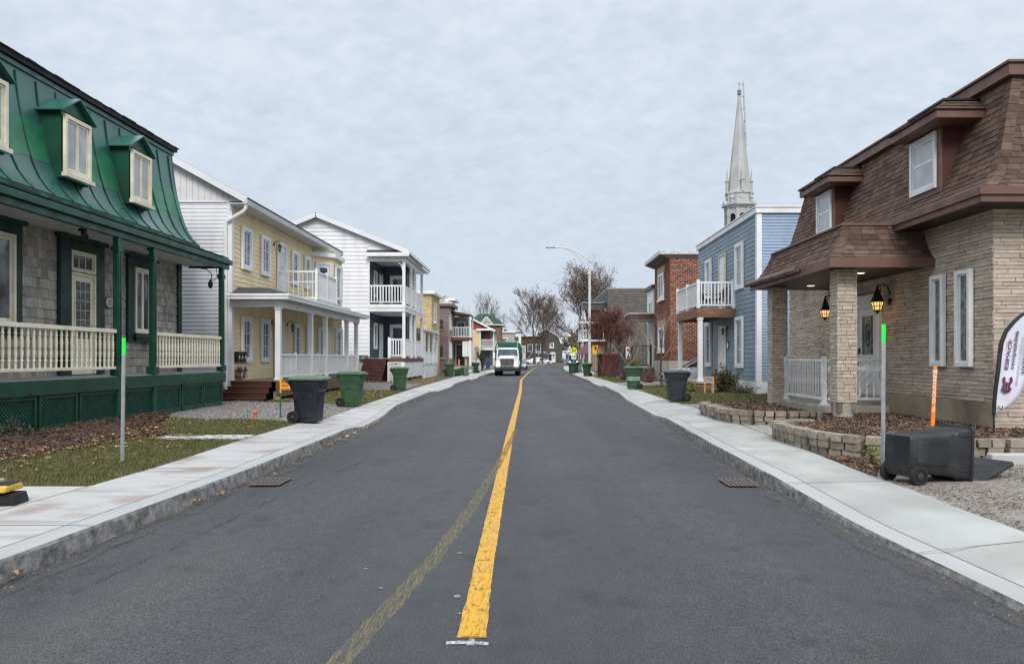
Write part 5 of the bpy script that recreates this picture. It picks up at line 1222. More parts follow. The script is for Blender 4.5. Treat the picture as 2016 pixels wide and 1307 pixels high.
build(MB().box(xe + .021, 7.69, ya, yb, zb - .16, zb - .12), 'porch_soffit', sof, H)
dl = M('downlight_lit', (.9, .8, .6), emit=(1.0, .90, .72), estr=1.2)
for y in (15.5, 18.2):
    T = thing('downlight', 'lit round downlight in the brown porch soffit, %s' % ('nearest the front corner column' if y < 17 else 'farther along the porch'), 'lamp', (6.75, y, zb - .16), 'porch downlights')
    build(MB().lathe((6.75, y, zb - .175), [(.09, 0), (.11, .0), (.11, .014)], 16), 'rim', white, T); build(MB().lathe((6.75, y, zb - .18), [(.0, 0), (.085, 0), (.085, .006)], 16), 'lens', dl, T)
for yc, zb0 in ((14.95, .46), (18.9, .46)):
    cx, hw = 6.18, .19; zc0 = .74 if yc < 16 else .5
    build(MB().box(cx - hw + .02, cx + hw - .02, yc - hw + .02, yc + hw - .02, zc0 - .2, zb - .17), 'column', mort, H)
    cb_ = MB(); rr = random.Random(int(yc))
    for face in (F((cx - hw + .02, yc - hw), (0, 1), (-1, 0)), F((cx - hw, yc - hw + .02), (1, 0), (0, -1))): bricks(cb_, face, 0, 2 * hw, zc0, zb - .165, .07, .2, .008, .022, .006, .35, rr)
    bricks(cb_, F((cx + hw - .02, yc - hw), (0, 1), (1, 0)), 0, 2 * hw, zc0, zb - .165, .07, .2, .008, .022, .006, .35, rr)
    build(cb_, 'column_facing', stone_m, H)
    build(MB().lathe((cx, yc, .1), [(.19, 0), (.19, zc0 - .11)], 20), 'column_footing', concrete_old, H, smooth=True)
build(MB().box(6.2, X0 - .031, 16.15, 19.2, .05, .59), 'entrance_slab', concrete_old, H, bevel=.02)
def alu_rail(p, q, n):
    return railing(H, p, q, .70, 1.58, M('white_aluminium', (.72, .74, .75), .35), n, .025, .05, .05)
alu_rail((6.33, 16.38), (6.33, 18.6), 14); r2 = alu_rail((6.4, 16.3), (7.62, 16.3), 8)
build(MB().beam((6.4, 16.3, 1.38), (7.62, 16.3, 1.38), .045, .11), 'mid_rail', MATS['white_aluminium'], r2)
alu_rail((6.4, 18.7), (7.6, 18.7), 8)
for y in (16.3, 18.7):
    mb = MB(); mb.box(6.285, 6.375, y - .045, y + .045, .59, 1.64); mb.box(6.25, 6.41, y - .08, y + .08, .591, .64); mb.box(6.275, 6.385, y - .055, y + .055, 1.50, 1.56)
    build(mb, 'rail_post', MATS['white_aluminium'], H, bevel=.006)
mb = MB()
for k in range(5): mb.beam((6.45 + k * .2, 16.9, .68), (min(7.6, 7.1 + k * .2), 16.9, .68 + (min(7.6, 7.1 + k * .2) - 6.45 - k * .2) * 1.05), .03, .045)
build(mb, 'stair_rail', MATS['white_aluminium'], H)
# lit lanterns each side of the door
lit = M('lantern_glass_lit', (.9, .6, .25), .3, emit=(1.0, .62, .20), estr=.75)
for y, lab in ((16.15, 'lit black lantern on the stone wall right of the double door'), (19.0, 'lit black lantern partly behind the near porch column')):
    T = thing('wall_lantern', lab, 'lamp', (7.45, y, 2.8), 'lit entrance lanterns'); c = (7.40, y, 2.74)
    build(MB().lathe(c, [(.135, .06), (.14, .045), (.095, .16), (.025, .34), (.016, .39), (.0, .43)], 6, rot=.5), 'cap', black_metal, T)
    build(MB().lathe(c, [(.072, -.13), (.122, .045), (.0, .047)], 6, rot=.5), 'glass_shade', lit, T)
    mb = MB()
    for k in range(6):
        a = k * math.pi / 3 + .5; a2 = a + math.pi / 6
        mb.tube([(c[0] + .075 * math.cos(a), c[1] + .075 * math.sin(a), c[2] - .14), (c[0] + .128 * math.cos(a), c[1] + .128 * math.sin(a), c[2] + .055)], .010, 5)
        mb.tube([(c[0] + .064 * math.cos(a2), c[1] + .064 * math.sin(a2), c[2] - .13), (c[0] + .109 * math.cos(a2), c[1] + .109 * math.sin(a2), c[2] + .05)], .006, 4)
    for z, r_ in ((-.04, .098),): mb.tube([(c[0] + r_ * math.cos(k * math.pi / 3 + .5), c[1] + r_ * math.sin(k * math.pi / 3 + .5), c[2] + z) for k in range(7)], .006, 4)
    mb.lathe(c, [(.0, -.215), (.02, -.19), (.04, -.155), (.08, -.135), (.08, -.12)], 6, rot=.5); build(mb, 'cage', black_metal, T)
    mb = MB(); mb.tube([(c[0], c[1], c[2] + .37), (c[0] + .12, c[1], c[2] + .43), (c[0] + .22, c[1], c[2] + .36), (7.67, c[1], c[2] + .2)], .014, 6); mb.lathe((7.67, c[1], c[2] + .05), [(.06, -.02), (.08, .02), (.04, .05)], 8, (-1, 0, 0)); mb.tube([(c[0] + .0, c[1] - .12, c[2] + .38), (c[0], c[1] - .15, c[2] + .3), (c[0], c[1] - .1, c[2] + .26)], .01, 5); build(mb, 'bracket', black_metal, T)
    pl_ = bpy.data.lights.new('lantern_light', 'POINT'); pl_.energy = 1.5; pl_.color = (1, .6, .25); pl_.shadow_soft_size = .06
    po = bpy.data.objects.new('lantern_light', pl_); COL.objects.link(po); po.location = (7.12, y - .02, 2.55); po.parent = T; po.matrix_parent_inverse = Matrix.Translation((-7.45, -y, -2.8))

# retaining-wall planters
blk = M('retaining_block', (.335, .285, .225), .92, .2, 9, island=.28, bump=1.0, bscale=28, col2=(.25, .21, .165), dirt=(.19, .165, .14), dscale=2.5)
cap_m = M('retaining_cap', (.40, .345, .28), .92, .15, 9, island=.15, bump=.7, bscale=28)
def block_wall(parent, path, rows_, h, ln, z0, seed, dep=.2):
    rr = random.Random(seed); pts = [Vector((x, y, 0)) for x, y in path]; ls = [0]
    for a, b in zip(pts, pts[1:]): ls.append(ls[-1] + (b - a).length)
    def at_(s):
        s = max(0, min(ls[-1] - 1e-6, s))
        for i in range(len(pts) - 1):
            if s <= ls[i + 1]:
                d = (pts[i + 1] - pts[i]).normalized(); return pts[i] + d * (s - ls[i]), d
    mb, cm = MB(), MB()
    for r_ in range(rows_):
        s = -rr.random() * ln
        while s < ls[-1]:
            l_ = ln * rr.uniform(.8, 1.2); a, b = max(0, s), min(ls[-1], s + l_ - .008)
            if b - a > .05:
                p, d = at_((a + b) / 2); n_ = Vector((d.y, -d.x, 0)); d2 = d * (b - a) / 2; setb = r_ * .018 + rr.uniform(-.012, .012); z = z0 + r_ * h; q = p - n_ * setb
                rot_ = rr.uniform(-.02, .02); d2 = d2 + n_ * rot_ * (b - a)
                bt = [q - d2 + n_ * .0, q + d2 + n_ * .0, q + d2 * .9 - n_ * dep, q - d2 * .9 - n_ * dep]
                m_ = mb; k0 = len(m_.v)
                # split face: bulged front
                for zz, bulge in ((z, .0), (z + h * .25, .018), (z + h * .75, .02), (z + h - .007, .0)):
                    o_ = n_ * (bulge + rr.uniform(-.006, .006)); m_.v += [tuple(Vector((v.x, v.y, zz)) + (o_ if i < 2 else Vector((0, 0, 0))) + (d2.normalized() * (rr.uniform(0, .008) * (1 if i in (0, 3) else -1)))) for i, v in enumerate(bt)]
                m_.f.append((k0 + 3, k0 + 2, k0 + 1, k0)); m_.f.append((k0 + 12, k0 + 13, k0 + 14, k0 + 15))
                for lv in range(3):
                    for i in range(4): j = (i + 1) % 4; m_.f.append((k0 + lv * 4 + i, k0 + lv * 4 + j, k0 + lv * 4 + 4 + j, k0 + lv * 4 + 4 + i))
            s += l_
    return build(mb, 'block_wall', blk, parent)
T = thing('planter', 'curved grey block planter beside the orange post, filled with mulch', 'planter', (5.5, 12, .1), 'block planters')
path1 = [(5.3, 14.05), (4.75, 13.95), (4.58, 13.6), (4.56, 12.8), (4.62, 12.1), (4.74, 11.6), (4.95, 11.25), (5.3, 11.02), (5.9, 10.9), (6.7, 10.85), (7.5, 10.95), (8.3, 11.3), (9.5, 11.5)]
block_wall(T, path1[::-1], 3, .117, .235, .12, 3); mulchR = M('mulch_tan', (.115, .075, .052), .95, .3, 9, col2=(.05, .032, .024), bump=1, bscale=50)
inn = [(5.3, 13.9), (4.85, 13.8), (4.76, 13.5), (4.74, 12.8), (4.8, 12.2), (4.92, 11.75), (5.1, 11.45), (5.4, 11.22), (5.95, 11.1), (6.7, 11.05), (7.4, 11.15), (8.2, 11.5), (9.5, 11.7), (9.5, 12.6), (7.7, 12.6), (7.7, 16.1), (6.2, 16.1), (5.6, 14.2)]
build(MB().add([(x, y, .44) for x, y in inn], [tuple(range(len(inn)))]), 'mulch', mulchR, T, recalc=False)
def inpoly(x, y, P):
    c = False
    for (a, b), (d, e) in zip(P, P[1:] + P[:1]):
        if (b > y) != (e > y) and x < (d - a) * (y - b) / (e - b) + a: c = not c
    return c
def bed1(rr):
    x, y = rr.uniform(4.7, 8.5), rr.uniform(11, 16); return (x, y) if inpoly(x, y, inn) else None
chip2 = M('wood_chip', (.17, .105, .068), .95, .25, 5, island=.7)
chips('mulch_chips', 9000, bed1, (.035, .09), chip2, lambda x, y: .442, 51)
T = thing('planter', 'low grey block planter by the far porch column, filled with mulch', 'planter', (5.2, 18, .1), 'block planters')
path2 = [(4.9, 20.3), (4.68, 19.8), (4.62, 18.8), (4.62, 17.6), (4.72, 17.0), (5.0, 16.7), (5.5, 16.6), (6.19, 16.6)]
block_wall(T, path2[::-1], 3, .112, .235, .12, 5)
inn2 = [(5.0, 20.2), (4.85, 19.7), (4.8, 18.8), (4.8, 17.7), (4.9, 17.2), (5.1, 16.9), (5.5, 16.8), (6.19, 16.8), (6.19, 19.2), (7.6, 19.3), (7.6, 20.2)]
build(MB().add([(x, y, .43) for x, y in inn2], [tuple(range(len(inn2)))]), 'mulch', mulchR, T, recalc=False)
def bed2(rr):
    x, y = rr.uniform(4.8, 7.6), rr.uniform(16.8, 20.2); return (x, y) if inpoly(x, y, inn2) else None
chips('mulch_chips', 3200, bed2, (.04, .1), chip2, lambda x, y: .432, 52)
def bed3(rr):
    y = rr.uniform(9.45, 11.2); x = rr.uniform(OR(y) + .02, 4.55 + max(0, (11.5 - y)) * .45); return (x, y)
chips('mulch_chips', 1500, bed3, (.03, .08), chip2, lambda x, y: GZR(x, y) + .016, 53)
def bed4(rr): return (rr.uniform(6.3, 10), rr.uniform(10.4, 11.2))
chips('mulch_chips', 1800, bed4, (.03, .08), chip2, lambda x, y: GZR(x, y) + .03, 54)
patch('mulch_bed', [(10.15, 5.6, 12), (10.6, 5.2, 12), (11.3, 5.1, 12), (11.6, 6, 12), (12.6, 9, 12)], mulchR, .02, GZR)
patch('mulch_bed', [(9.35, OR(9.35), 4.75), (10, OR(10), 4.95), (10.6, OR(10.6), 4.9), (11.4, OR(11.4), 4.65)], mulchR, .014, GZR)
kb = MB(); kb.box(6.15, 13, 10.1, 10.24, .1, .33); kind(build(kb, 'concrete_kerb', apron, bevel=.02), 'structure')

# ================================================================== blue house
H = thing('house', 'light blue clapboard flat roofed house with a white balcony over its entrance', 'house', (8.7, 34, .2), 'houses along the street')
X0, YN, YF = 8.72, 28.95, 39.0; f = FR(X0); fc = FC(YN)
bl = M('blue_siding', (.200, .275, .335), .5, .05, 1.5, dirt=(.165, .23, .28), dscale=1.5, dstretch=(1, 1, .2))
build(MB().box(X0, 18, YN, YF, .3, 7.2), 'wall', MATS['sheathing'], H)
build(siding(MB(), f, YN + .16, YF, .72, 7.09, .18, .018), 'siding', bl, H, recalc=False)
build(siding(MB(), fc, X0 + .14, 17, .72, 7.09, .118, .022), 'side_siding', M('blue_siding_lit_side', (.245, .34, .475), .45, .04, 1.5), H, recalc=False)  # same blue siding; side colour made lighter and bluer for the light on it
mb = MB(); mb.fb(f, YN - .04, YN + .16, .5, 7.095, 0, .045); mb.fb(fc, X0 + .0, X0 + .14, .5, 7.095, 0, .045); build(mb, 'corner_board', white, H)
mb = MB(); mb.box(X0 - .10, 18, YN - .10, YF + .1, 7.10, 7.31); mb.box(X0 - .14, 18, YN - .14, YF + .15, 7.311, 7.36); build(mb, 'cornice', white, H, bevel=.01)
build(MB().box(X0 - .012, 17, YN - .012, YF, .05, .72), 'foundation', white, H)
bw = dict(casing=.14, proud=.09, sash=.05)
for u0, u1 in ((30.75, 31.85), (36.1, 37.2)):
    window(H, f, u0, u1, 4.42, 6.32, 2, 3, pane=glass_curtain, **bw); window(H, f, u0, u1, 1.2, 3.3, 2, 3, pane=glass_blue, **bw)
door(H, f, 33.45, 34.6, 3.78, 6.25, white, M('cream_door_frame', (.62, .55, .42), .6), .1, glass_pale, (.2, .8, .25, .36), handle_left=True); door(H, f, 33.5, 34.65, .66, 3.05, white, white, .1, None, None)
XB, YB0, YB1 = 7.16, 32.1, 36.5
build(MB().box(XB, X0 - .02, YB0, YB1, 3.62, 3.70), 'balcony_floor', brown_board, H)
mb = MB(); mb.box(XB - .05, XB, YB0 - .05, YB1, 3.32, 3.70); mb.box(XB, X0 - .02, YB0 - .05, YB0 - .002, 3.32, 3.70); mb.box(XB + .01, X0 - .02, YB1, YB1 + .05, 3.32, 3.70)
for k in range(6): mb.box(XB + .06, X0 - .03, YB0 + .4 + k * .7, YB0 + .46 + k * .7, 3.4, 3.615)
build(mb, 'balcony_frame', M('cedar_beam', (.24, .115, .065), .65, .25, 3, stretch=(1, .4, 6), dirt=(.13, .06, .04), dscale=1.5), H, bevel=.006)
railing(H, (XB + .06, YB0), (X0 - .08, YB0), 3.80, 4.82, white, 10, .045, .07, .08); railing(H, (XB, YB0 + .08), (XB, 34.2), 3.80, 4.82, white, 17, .035, .07, .08); railing(H, (XB, 34.3), (XB, YB1 - .08), 3.80, 4.82, white, 17, .035, .07, .08)
for x, y in ((XB, YB0), (XB, 34.25), (XB, YB1), (X0 - .07, YB0)): build(MB().box(x - .065, x + .065, y - .065, y + .065, 3.701, 4.9), 'rail_post', white, H, bevel=.006)
for y in (YB0 + .08, YB1 - .1):
    mb = MB(); mb.box(XB + .0, XB + .19, y - .095, y + .095, .62, 3.319); mb.box(XB - .03, XB + .22, y - .12, y + .12, .621, .72); mb.box(XB - .02, XB + .21, y - .115, y + .115, 3.2, 3.318); build(mb, 'porch_post', white, H, bevel=.008)
build(MB().box(XB - .08, X0 - .02, YB0 - .1, YB1 + .2, .54, .62), 'porch_floor', M('porch_slab', (.40, .37, .33), .8), H)
build(MB().box(XB - .04, X0 - .02, YB0 - .06, YB1 + .1, .1, .539), 'porch_base', M('cedar_beam', (.24, .115, .065)), H)
wl = wall_lantern(33.3, 2.9, 'black lantern right of the white ground floor door of the blue house', f, arm=.22)
T = thing('number_sign', 'round house number plaque under the blue house lantern', 'sign', f.p(33.1, 2.1, 0))
build(MB().lathe(f.p(33.15, 2.15, .02), [(.17, 0), (.17, .02), (.15, .03)], 20, (-1, 0, 0)), 'rim', black_metal, T); build(MB().lathe(f.p(33.15, 2.15, .035), [(.13, 0), (.13, .02)], 20, (-1, 0, 0)), 'plate', white, T)
# folding chairs on the balcony
def folding_chair(loc, rz, lab):
    T = local('folding_chair', lab, 'chair', loc, 'chairs on the blue house balcony', rz)
    mb = MB()
    for s in (-.26, .26): mb.tube([(-.3, s, .0), (.05, s, .42), (.3, s, .95)], .016, 6); mb.tube([(.35, s, .0), (-.05, s, .40), (-.25, s, .44)], .016, 6); mb.tube([(-.28, s, .64), (.18, s, .66)], .018, 6)
    mb.tube([(.3, -.26, .95), (.3, .26, .95)], .016, 6); build(mb, 'frame', black_metal, T)
    build(MB().hexa([(-.25, -.25, .41), (.1, -.25, .38), (.1, .25, .38), (-.25, .25, .41)], [(-.25, -.25, .43), (.1, -.25, .40), (.1, .25, .40), (-.25, .25, .43)]), 'seat', M('black_mesh_fabric', (.02, .02, .022), .8), T)
    build(MB().hexa([(.09, -.25, .45), (.12, -.25, .45), (.12, .25, .45), (.09, .25, .45)], [(.28, -.25, .93), (.31, -.25, .93), (.31, .25, .93), (.28, .25, .93)]), 'backrest', MATS['black_mesh_fabric'], T)
    return T
folding_chair((8.25, 32.75, 3.70), .2, 'black folding chair on the blue house balcony, nearest the wall'); folding_chair((7.6, 33.0, 3.70), 2.4, 'black folding chair on the blue house balcony, by the corner post')

# ================================================================== red brick house and its neighbours
H = thing('house', 'red brick flat roofed house with a grey projecting cornice and stone lintels', 'house', (8.4, 47, .2), 'houses along the street')
X0, YN, YF = 8.4, 45.2, 50.6; rbm = M('red_brick', (.215, .066, .036), .85, .15, 6, island=.35, bump=.4, dirt=(.15, .05, .032), dscale=.8); rmt = M('grey_mortar', (.46, .37, .29), .95)
build(MB().box(X0 + .012, 18, YN + .012, YF, 1.2, 7.5), 'wall', rmt, H)
build(bricks(MB(), FC(YN + .012), X0, 12, 1.45, 7.5, .11, .28, .028, .016, .002, .04, random.Random(5)), 'brick_facing', rbm, H)
build(bricks(MB(), FR(X0 + .012), YN, YF, 1.45, 7.5, .105, .27, .020, .018, .002, .04, random.Random(6)), 'brick_facing', rbm, H)
build(MB().box(X0 - .03, 18, YN - .03, YF, .05, 1.44), 'foundation', M('poured_concrete_light', (.46, .43, .38), .85, .12, 1.5), H)
mb = MB(); mb.box(X0 - .62, 18, YN - .08, YF + .4, 7.75, 8.0); build(mb, 'cornice', M('light_grey_metal', (.55, .56, .57), .45), H, bevel=.02)
build(MB().hexa([(X0 - .02, YN - .02, 7.5), (18, YN - .02, 7.5), (18, YF + .1, 7.5), (X0 - .02, YF + .1, 7.5)], [(X0 - .6, YN - .06, 7.748), (18, YN - .06, 7.748), (18, YF + .35, 7.748), (X0 - .6, YF + .35, 7.748)]), 'cornice_soffit', M('dark_brown_soffit', (.06, .042, .038), .6), H)
fr2 = FR(X0)
for v0, v1 in ((5.3, 6.9), (2.05, 3.55)):
    window(H, fr2, 46.9, 48.9, v0, v1, 2, 1, .14, .08, white, glass_blue, .06, sill=.14, mull=.08); build(MB().fb(fr2, 46.6, 49.2, v1 + .02, v1 + .42, .0, .07), 'lintel', M('sandstone', (.42, .35, .26), .85), H, bevel=.01)
H = thing('house', 'narrow white sided house with a flat brown canopy and black iron porch', 'house', (8.2, 54, .2), 'houses along the street')
build(MB().box(8.5, 16, 51.6, 54.4, .1, 6.3), 'wall', white_siding, H); build(siding(MB(), FC(51.6), 8.5, 12, .8, 6.2, .2, .02), 'siding', white_siding, H, recalc=False)
build(siding(MB(), FR(8.5), 51.6, 54.4, .8, 6.2, .2, .02), 'siding', white_siding, H, recalc=False)
brt = M('brown_canopy_trim', (.11, .055, .045), .5, .1)
build(MB().hexa([(8.3, 51.3, 6.3), (16, 51.3, 6.3), (16, 54.6, 6.3), (8.3, 54.6, 6.3)], [(8.3, 51.3, 6.55), (16, 51.3, 7.1), (16, 54.6, 7.1), (8.3, 54.6, 6.55)]), 'cornice', brt, H)
window(H, FR(8.5), 52.4, 53.5, 4.0, 5.5, 1, 1, .1, .06, white, glass_dark, .05); door(H, FR(8.5), 52.3, 53.4, 1.05, 3.2, white, white, .1, glass_dark)
build(MB().box(6.85, 8.49, 50.95, 54, 4.2, 4.55), 'canopy', brt, H, bevel=.03); build(MB().box(6.8, 8.49, 50.9, 54.05, 4.551, 4.63), 'canopy_edge', grey_soffit, H); build(MB().box(6.9, 8.48, 51.0, 53.9, 4.15, 4.199), 'canopy_soffit', M('cream_soffit', (.5, .46, .4), .7), H)
build(MB().box(6.9, 8.49, 51.0, 54, .9, 1.05), 'porch_floor', concrete_old, H); build(MB().box(6.95, 8.49, 51.1, 54, .1, .899), 'porch_base', M('dark_base', (.05, .05, .05), .8), H)
railing(H, (6.95, 51.05), (8.25, 51.05), 1.1, 2.45, black_metal, 14, .02, .05, .05); railing(H, (6.95, 51.1), (6.95, 53.5), 1.1, 2.45, black_metal, 12, .02, .05, .05)
for x, y in ((6.95, 51.05), (8.2, 51.0)): build(MB().box(x - .05, x + .05, y - .05, y + .05, 1.05, 2.55), 'rail_post', black_metal, H)
build(MB().box(6.1, 6.9, 51.2, 51.25, .6, 2.4), 'side_panel', M('charcoal_panel', (.03, .03, .033), .6), H)
for i in range(4): build(MB().box(6.1 + i * .2, 6.9, 51.3, 52.6, .12 + i * .2, .3 + i * .2), 'step', concrete_old, H)
T = thing('notice_board', 'small white notice with a red mark on the black porch panel', 'sign', (6.7, 51.1, 2))
build(MB().box(6.55, 6.85, 51.15, 51.195, 1.55, 2.35), 'board', white, T); build(MB().box(6.6, 6.8, 51.14, 51.149, 2.05, 2.25), 'red_mark', M('sign_red', (.55, .05, .04), .5), T); build(MB().box(6.6, 6.8, 51.14, 51.149, 1.6, 1.72), 'blue_mark', M('sign_navy', (.05, .07, .2), .5), T)

H = thing('house', 'dark grey metal sided two storey house with stacked street balconies', 'house', (8, 80, .2), 'houses along the street')
dg = M('dark_grey_metal_siding', (.088, .079, .071), .6, .06, 2)
build(MB().box(7.9, 20, 76, 92, .1, 8.5), 'wall', dg, H); build(siding(MB(), FR(7.9), 76, 92, .5, 8.4, .24, .04), 'siding', dg, H, recalc=False); build(siding(MB(), FC(76), 7.9, 16, .5, 8.4, .24, .04), 'siding', dg, H, recalc=False)
build(MB().box(7.85, 20, 75.95, 92.1, 8.501, 8.6), 'roof_edge', galv, H); build(MB().box(5.45, 7.85, 77.3, 82.6, 7.151, 7.3), 'porch_roof', M('grey_tin', (.20, .205, .21), .5), H)
build(MB().box(5.5, 7.9, 77.4, 77.9, 6.5, 7.15), 'porch_fascia', M('charcoal_trim', (.07, .065, .063), .6), H)
build(MB().box(6.45, 7.88, 80, 82, .3, 7.0), 'porch_recess', M('charcoal_trim', (.07, .065, .063), .6), H)
build(MB().box(6.6, 7.5, 79.8, 79.95, 5.3, 6.5), 'brick_front', M('orange_red_brick', (.25, .075, .04), .8, .12, 4), H)
for z, m_ in ((5.15, white), (3.3, white)): build(MB().box(5.3, 7.88, 77.5, 82.5, z, z + .18), 'balcony_floor', m_, H)
for z in (3.48,): railing(H, (5.4, 77.6), (5.4, 82.4), z, z + 1.0, white, 24, .05, .07, .07, merge=True); railing(H, (5.4, 77.6), (6.2, 77.6), z, z + 1.0, white, 5, .05, .07, .07, merge=True)
for y in (77.6, 82.4): build(MB().box(5.45, 5.63, y - .09, y + .09, .2, 7.15), 'porch_post', M('pale_grey_post', (.38, .38, .39), .5), H)
window(H, FR(7.85), 77, 78.2, 5.3, 6.6, 1, 1, .1, .06, white, glass_dark, .05); door(H, FR(7.85), 78.8, 79.8, 3.48, 5.6, white, white, .1, glass_dark)
aw = M('plum_awning', (.21, .095, .12), .7, .1); mb = MB(); mb.hexa([(5.0, 77.0, 2.0), (6.2, 77.0, 2.0), (6.2, 80, 2.0), (5.0, 80, 2.0)], [(5.9, 77.0, 3.2), (6.2, 77.0, 3.2), (6.2, 80, 3.2), (5.9, 80, 3.2)]); build(mb, 'awning', aw, H)
build(MB().box(6.21, 7.88, 78.2, 82, .3, 3.29), 'entrance_block', M('tan_panel', (.30, .21, .14), .7), H)
# red board fence with a pale cap
T = thing('fence', 'dark red solid board fence with a pale top cap behind the shrub', 'fence', (6.5, 60, .2))
mb = MB(); rr = random.Random(2)
for k in range(13): mb.box(5.75 + k * .17, 5.91 + k * .17, 60, 60.03 + rr.uniform(0, .006), .15, 1.92)
mb.box(7.93, 7.97, 60, 66, .15, 1.92); build(mb, 'board_panel', M('red_board', (.25, .036, .03), .6, .12, 4), T); build(MB().box(5.45, 8.0, 59.96, 60.08, 1.921, 2.0), 'cap', M('pale_cap', (.5, .45, .43), .6), T); build(MB().box(5.46, 5.72, 59.98, 60.05, .15, 1.92), 'end_panel', M('charcoal_panel', (.03, .03, .033), .6), T)
for x in (5.74, 6.85, 7.9): build(MB().box(x - .03, x + .03, 60.035, 60.1, .1, 1.92), 'fence_post', MATS['red_board'], T)

# ================================================================== church steeple far behind
T = thing('church_steeple', 'tall grey octagonal church steeple with pinnacles rising behind the blue house', 'steeple', (44.3, 160, 0))
stn = M('steeple_grey', (.44, .44, .44), .7, .06, .4, dirt=(.34, .34, .35), dscale=.25); cx, cy = 44.3, 160; o8 = math.pi / 8
build(MB().lathe((cx, cy, 0), [(3.9, 0), (3.9, 24), (3.5, 24.2), (3.1, 27.4)], 8, rot=o8), 'shaft', stn, T)
dk = M('belfry_dark', (.025, .025, .028), .9)
build(MB().lathe((cx, cy, 27.4), [(2.35, 0), (2.35, 5.4)], 8, rot=o8), 'belfry_core', dk, T)
for k in range(8):
    a = k * math.pi / 4 + o8; build(MB().lathe((cx + 2.75 * math.cos(a), cy + 2.75 * math.sin(a), 27.4), [(.46, 0), (.46, .3), (.36, .4), (.36, 5.2), (.5, 5.4)], 8), 'belfry_pier', stn, T)
    m_ = k * math.pi / 4; n_ = (math.cos(m_), math.sin(m_)); fk = F((cx + n_[0] * 2.45, cy + n_[1] * 2.45), (-n_[1], n_[0]), n_)
    arch = [(-1.1, 33.0), (-1.1, 27.4), (-.62, 27.4), (-.62, 31.0)] + [(.62 * math.cos(t), 31.0 + .62 * math.sin(t)) for t in [math.pi - i * math.pi / 8 for i in range(1, 8)]] + [(.62, 31.0), (.62, 27.4), (1.1, 27.4), (1.1, 33.0)]
    mb = MB(); mb.prism(arch, fk, -.1, .18); rim = [fk.p(.72 * math.cos(t), 31.0 + .72 * math.sin(t), .2) for t in [math.pi - i * math.pi / 8 for i in range(9)]]; mb.tube(rim, .09, 5); build(mb, 'belfry_arch', stn, T)
    if k % 2 == 0:
        mb = MB(); mb.prism([(-1.5, 33.3), (1.5, 33.3), (1.5, 33.7), (.9, 33.8), (.3, 34.5), (0, 34.35), (-.3, 34.5), (-.9, 33.8), (-1.5, 33.7)], fk, .1, .9); build(mb, 'cornice_gable', stn, T)
        pc = (cx + n_[0] * 2.55, cy + n_[1] * 2.55, 36.0)
        build(MB().lathe(pc, [(.34, 0), (.45, .2), (.34, .4), (.34, 2.4), (.48, 2.5), (.46, 2.75), (.26, 2.9), (.03, 5.4), (0, 5.5)], 8), 'pinnacle', stn, T)
    else:
        pc = (cx + n_[0] * 2.85, cy + n_[1] * 2.85, 33.8); build(MB().lathe(pc, [(.3, 0), (.3, .9), (.42, 1.0), (.3, 1.4), (.0, 2.0)], 8), 'urn', stn, T)
build(MB().lathe((cx, cy, 32.8), [(2.9, 0), (3.1, .1), (3.1, .45), (3.45, .6), (3.5, 1.0), (3.2, 1.1), (2.85, 1.2), (2.8, 2.9), (3.0, 3.0), (3.0, 3.3), (2.4, 3.5)], 8, rot=o8), 'cornice', stn, T)
for k in range(8):
    m_ = k * math.pi / 4; n_ = (math.cos(m_), math.sin(m_)); fk = F((cx + n_[0] * 2.6, cy + n_[1] * 2.6), (-n_[1], n_[0]), n_); mb = MB(); mb.prism([(.75 * math.cos(t), 35.1 + .5 * math.sin(t)) for t in [i * math.pi / 6 for i in range(12)]], fk, .0, .12); build(mb, 'drum_panel', stn, T)
sp = MB(); sp.lathe((cx, cy, 36.1), [(2.42, 0), (2.25, 1.2), (.22, 20.6)], 8, rot=o8)
for k in range(8):
    a = k * math.pi / 4 + o8; sp.tube([(cx + 2.25 * math.cos(a), cy + 2.25 * math.sin(a), 37.3), (cx + .22 * math.cos(a), cy + .22 * math.sin(a), 56.7)], [.09, .03], 5)
build(sp, 'spire', stn, T)
mb = MB(); mb.lathe((cx, cy, 56.6), [(.2, 0), (.5, .4), (.3, .6), (.5, 1.0), (.2, 1.4), (.07, 1.6), (.06, 3.0), (0, 3.2)], 8); mb.beam((cx - .35, cy, 59.1), (cx + .35, cy, 59.1), .10, .10); build(mb, 'finial_cross', M('finial_grey', (.25, .26, .28), .5), T)
mb = MB()
for d in (.0, .7): mb.tube([(cx + .75 + d * .0, cy - d, 59.5), (cx + 1.35, cy - d, 46)], .08, 4)
for i in range(6):
    z = 46 + i * 2.6; xr = cx + 1.35 - (z - 46) * .0445; mb.tube([(xr, cy, z), (cx + .3 + (56 - z) * .075, cy - .3, z)], .06, 4); mb.tube([(xr, cy, z), (xr, cy - .7, z)], .06, 4)
build(mb, 'access_ladder', M('ladder_grey', (.42, .44, .47), .5), T)

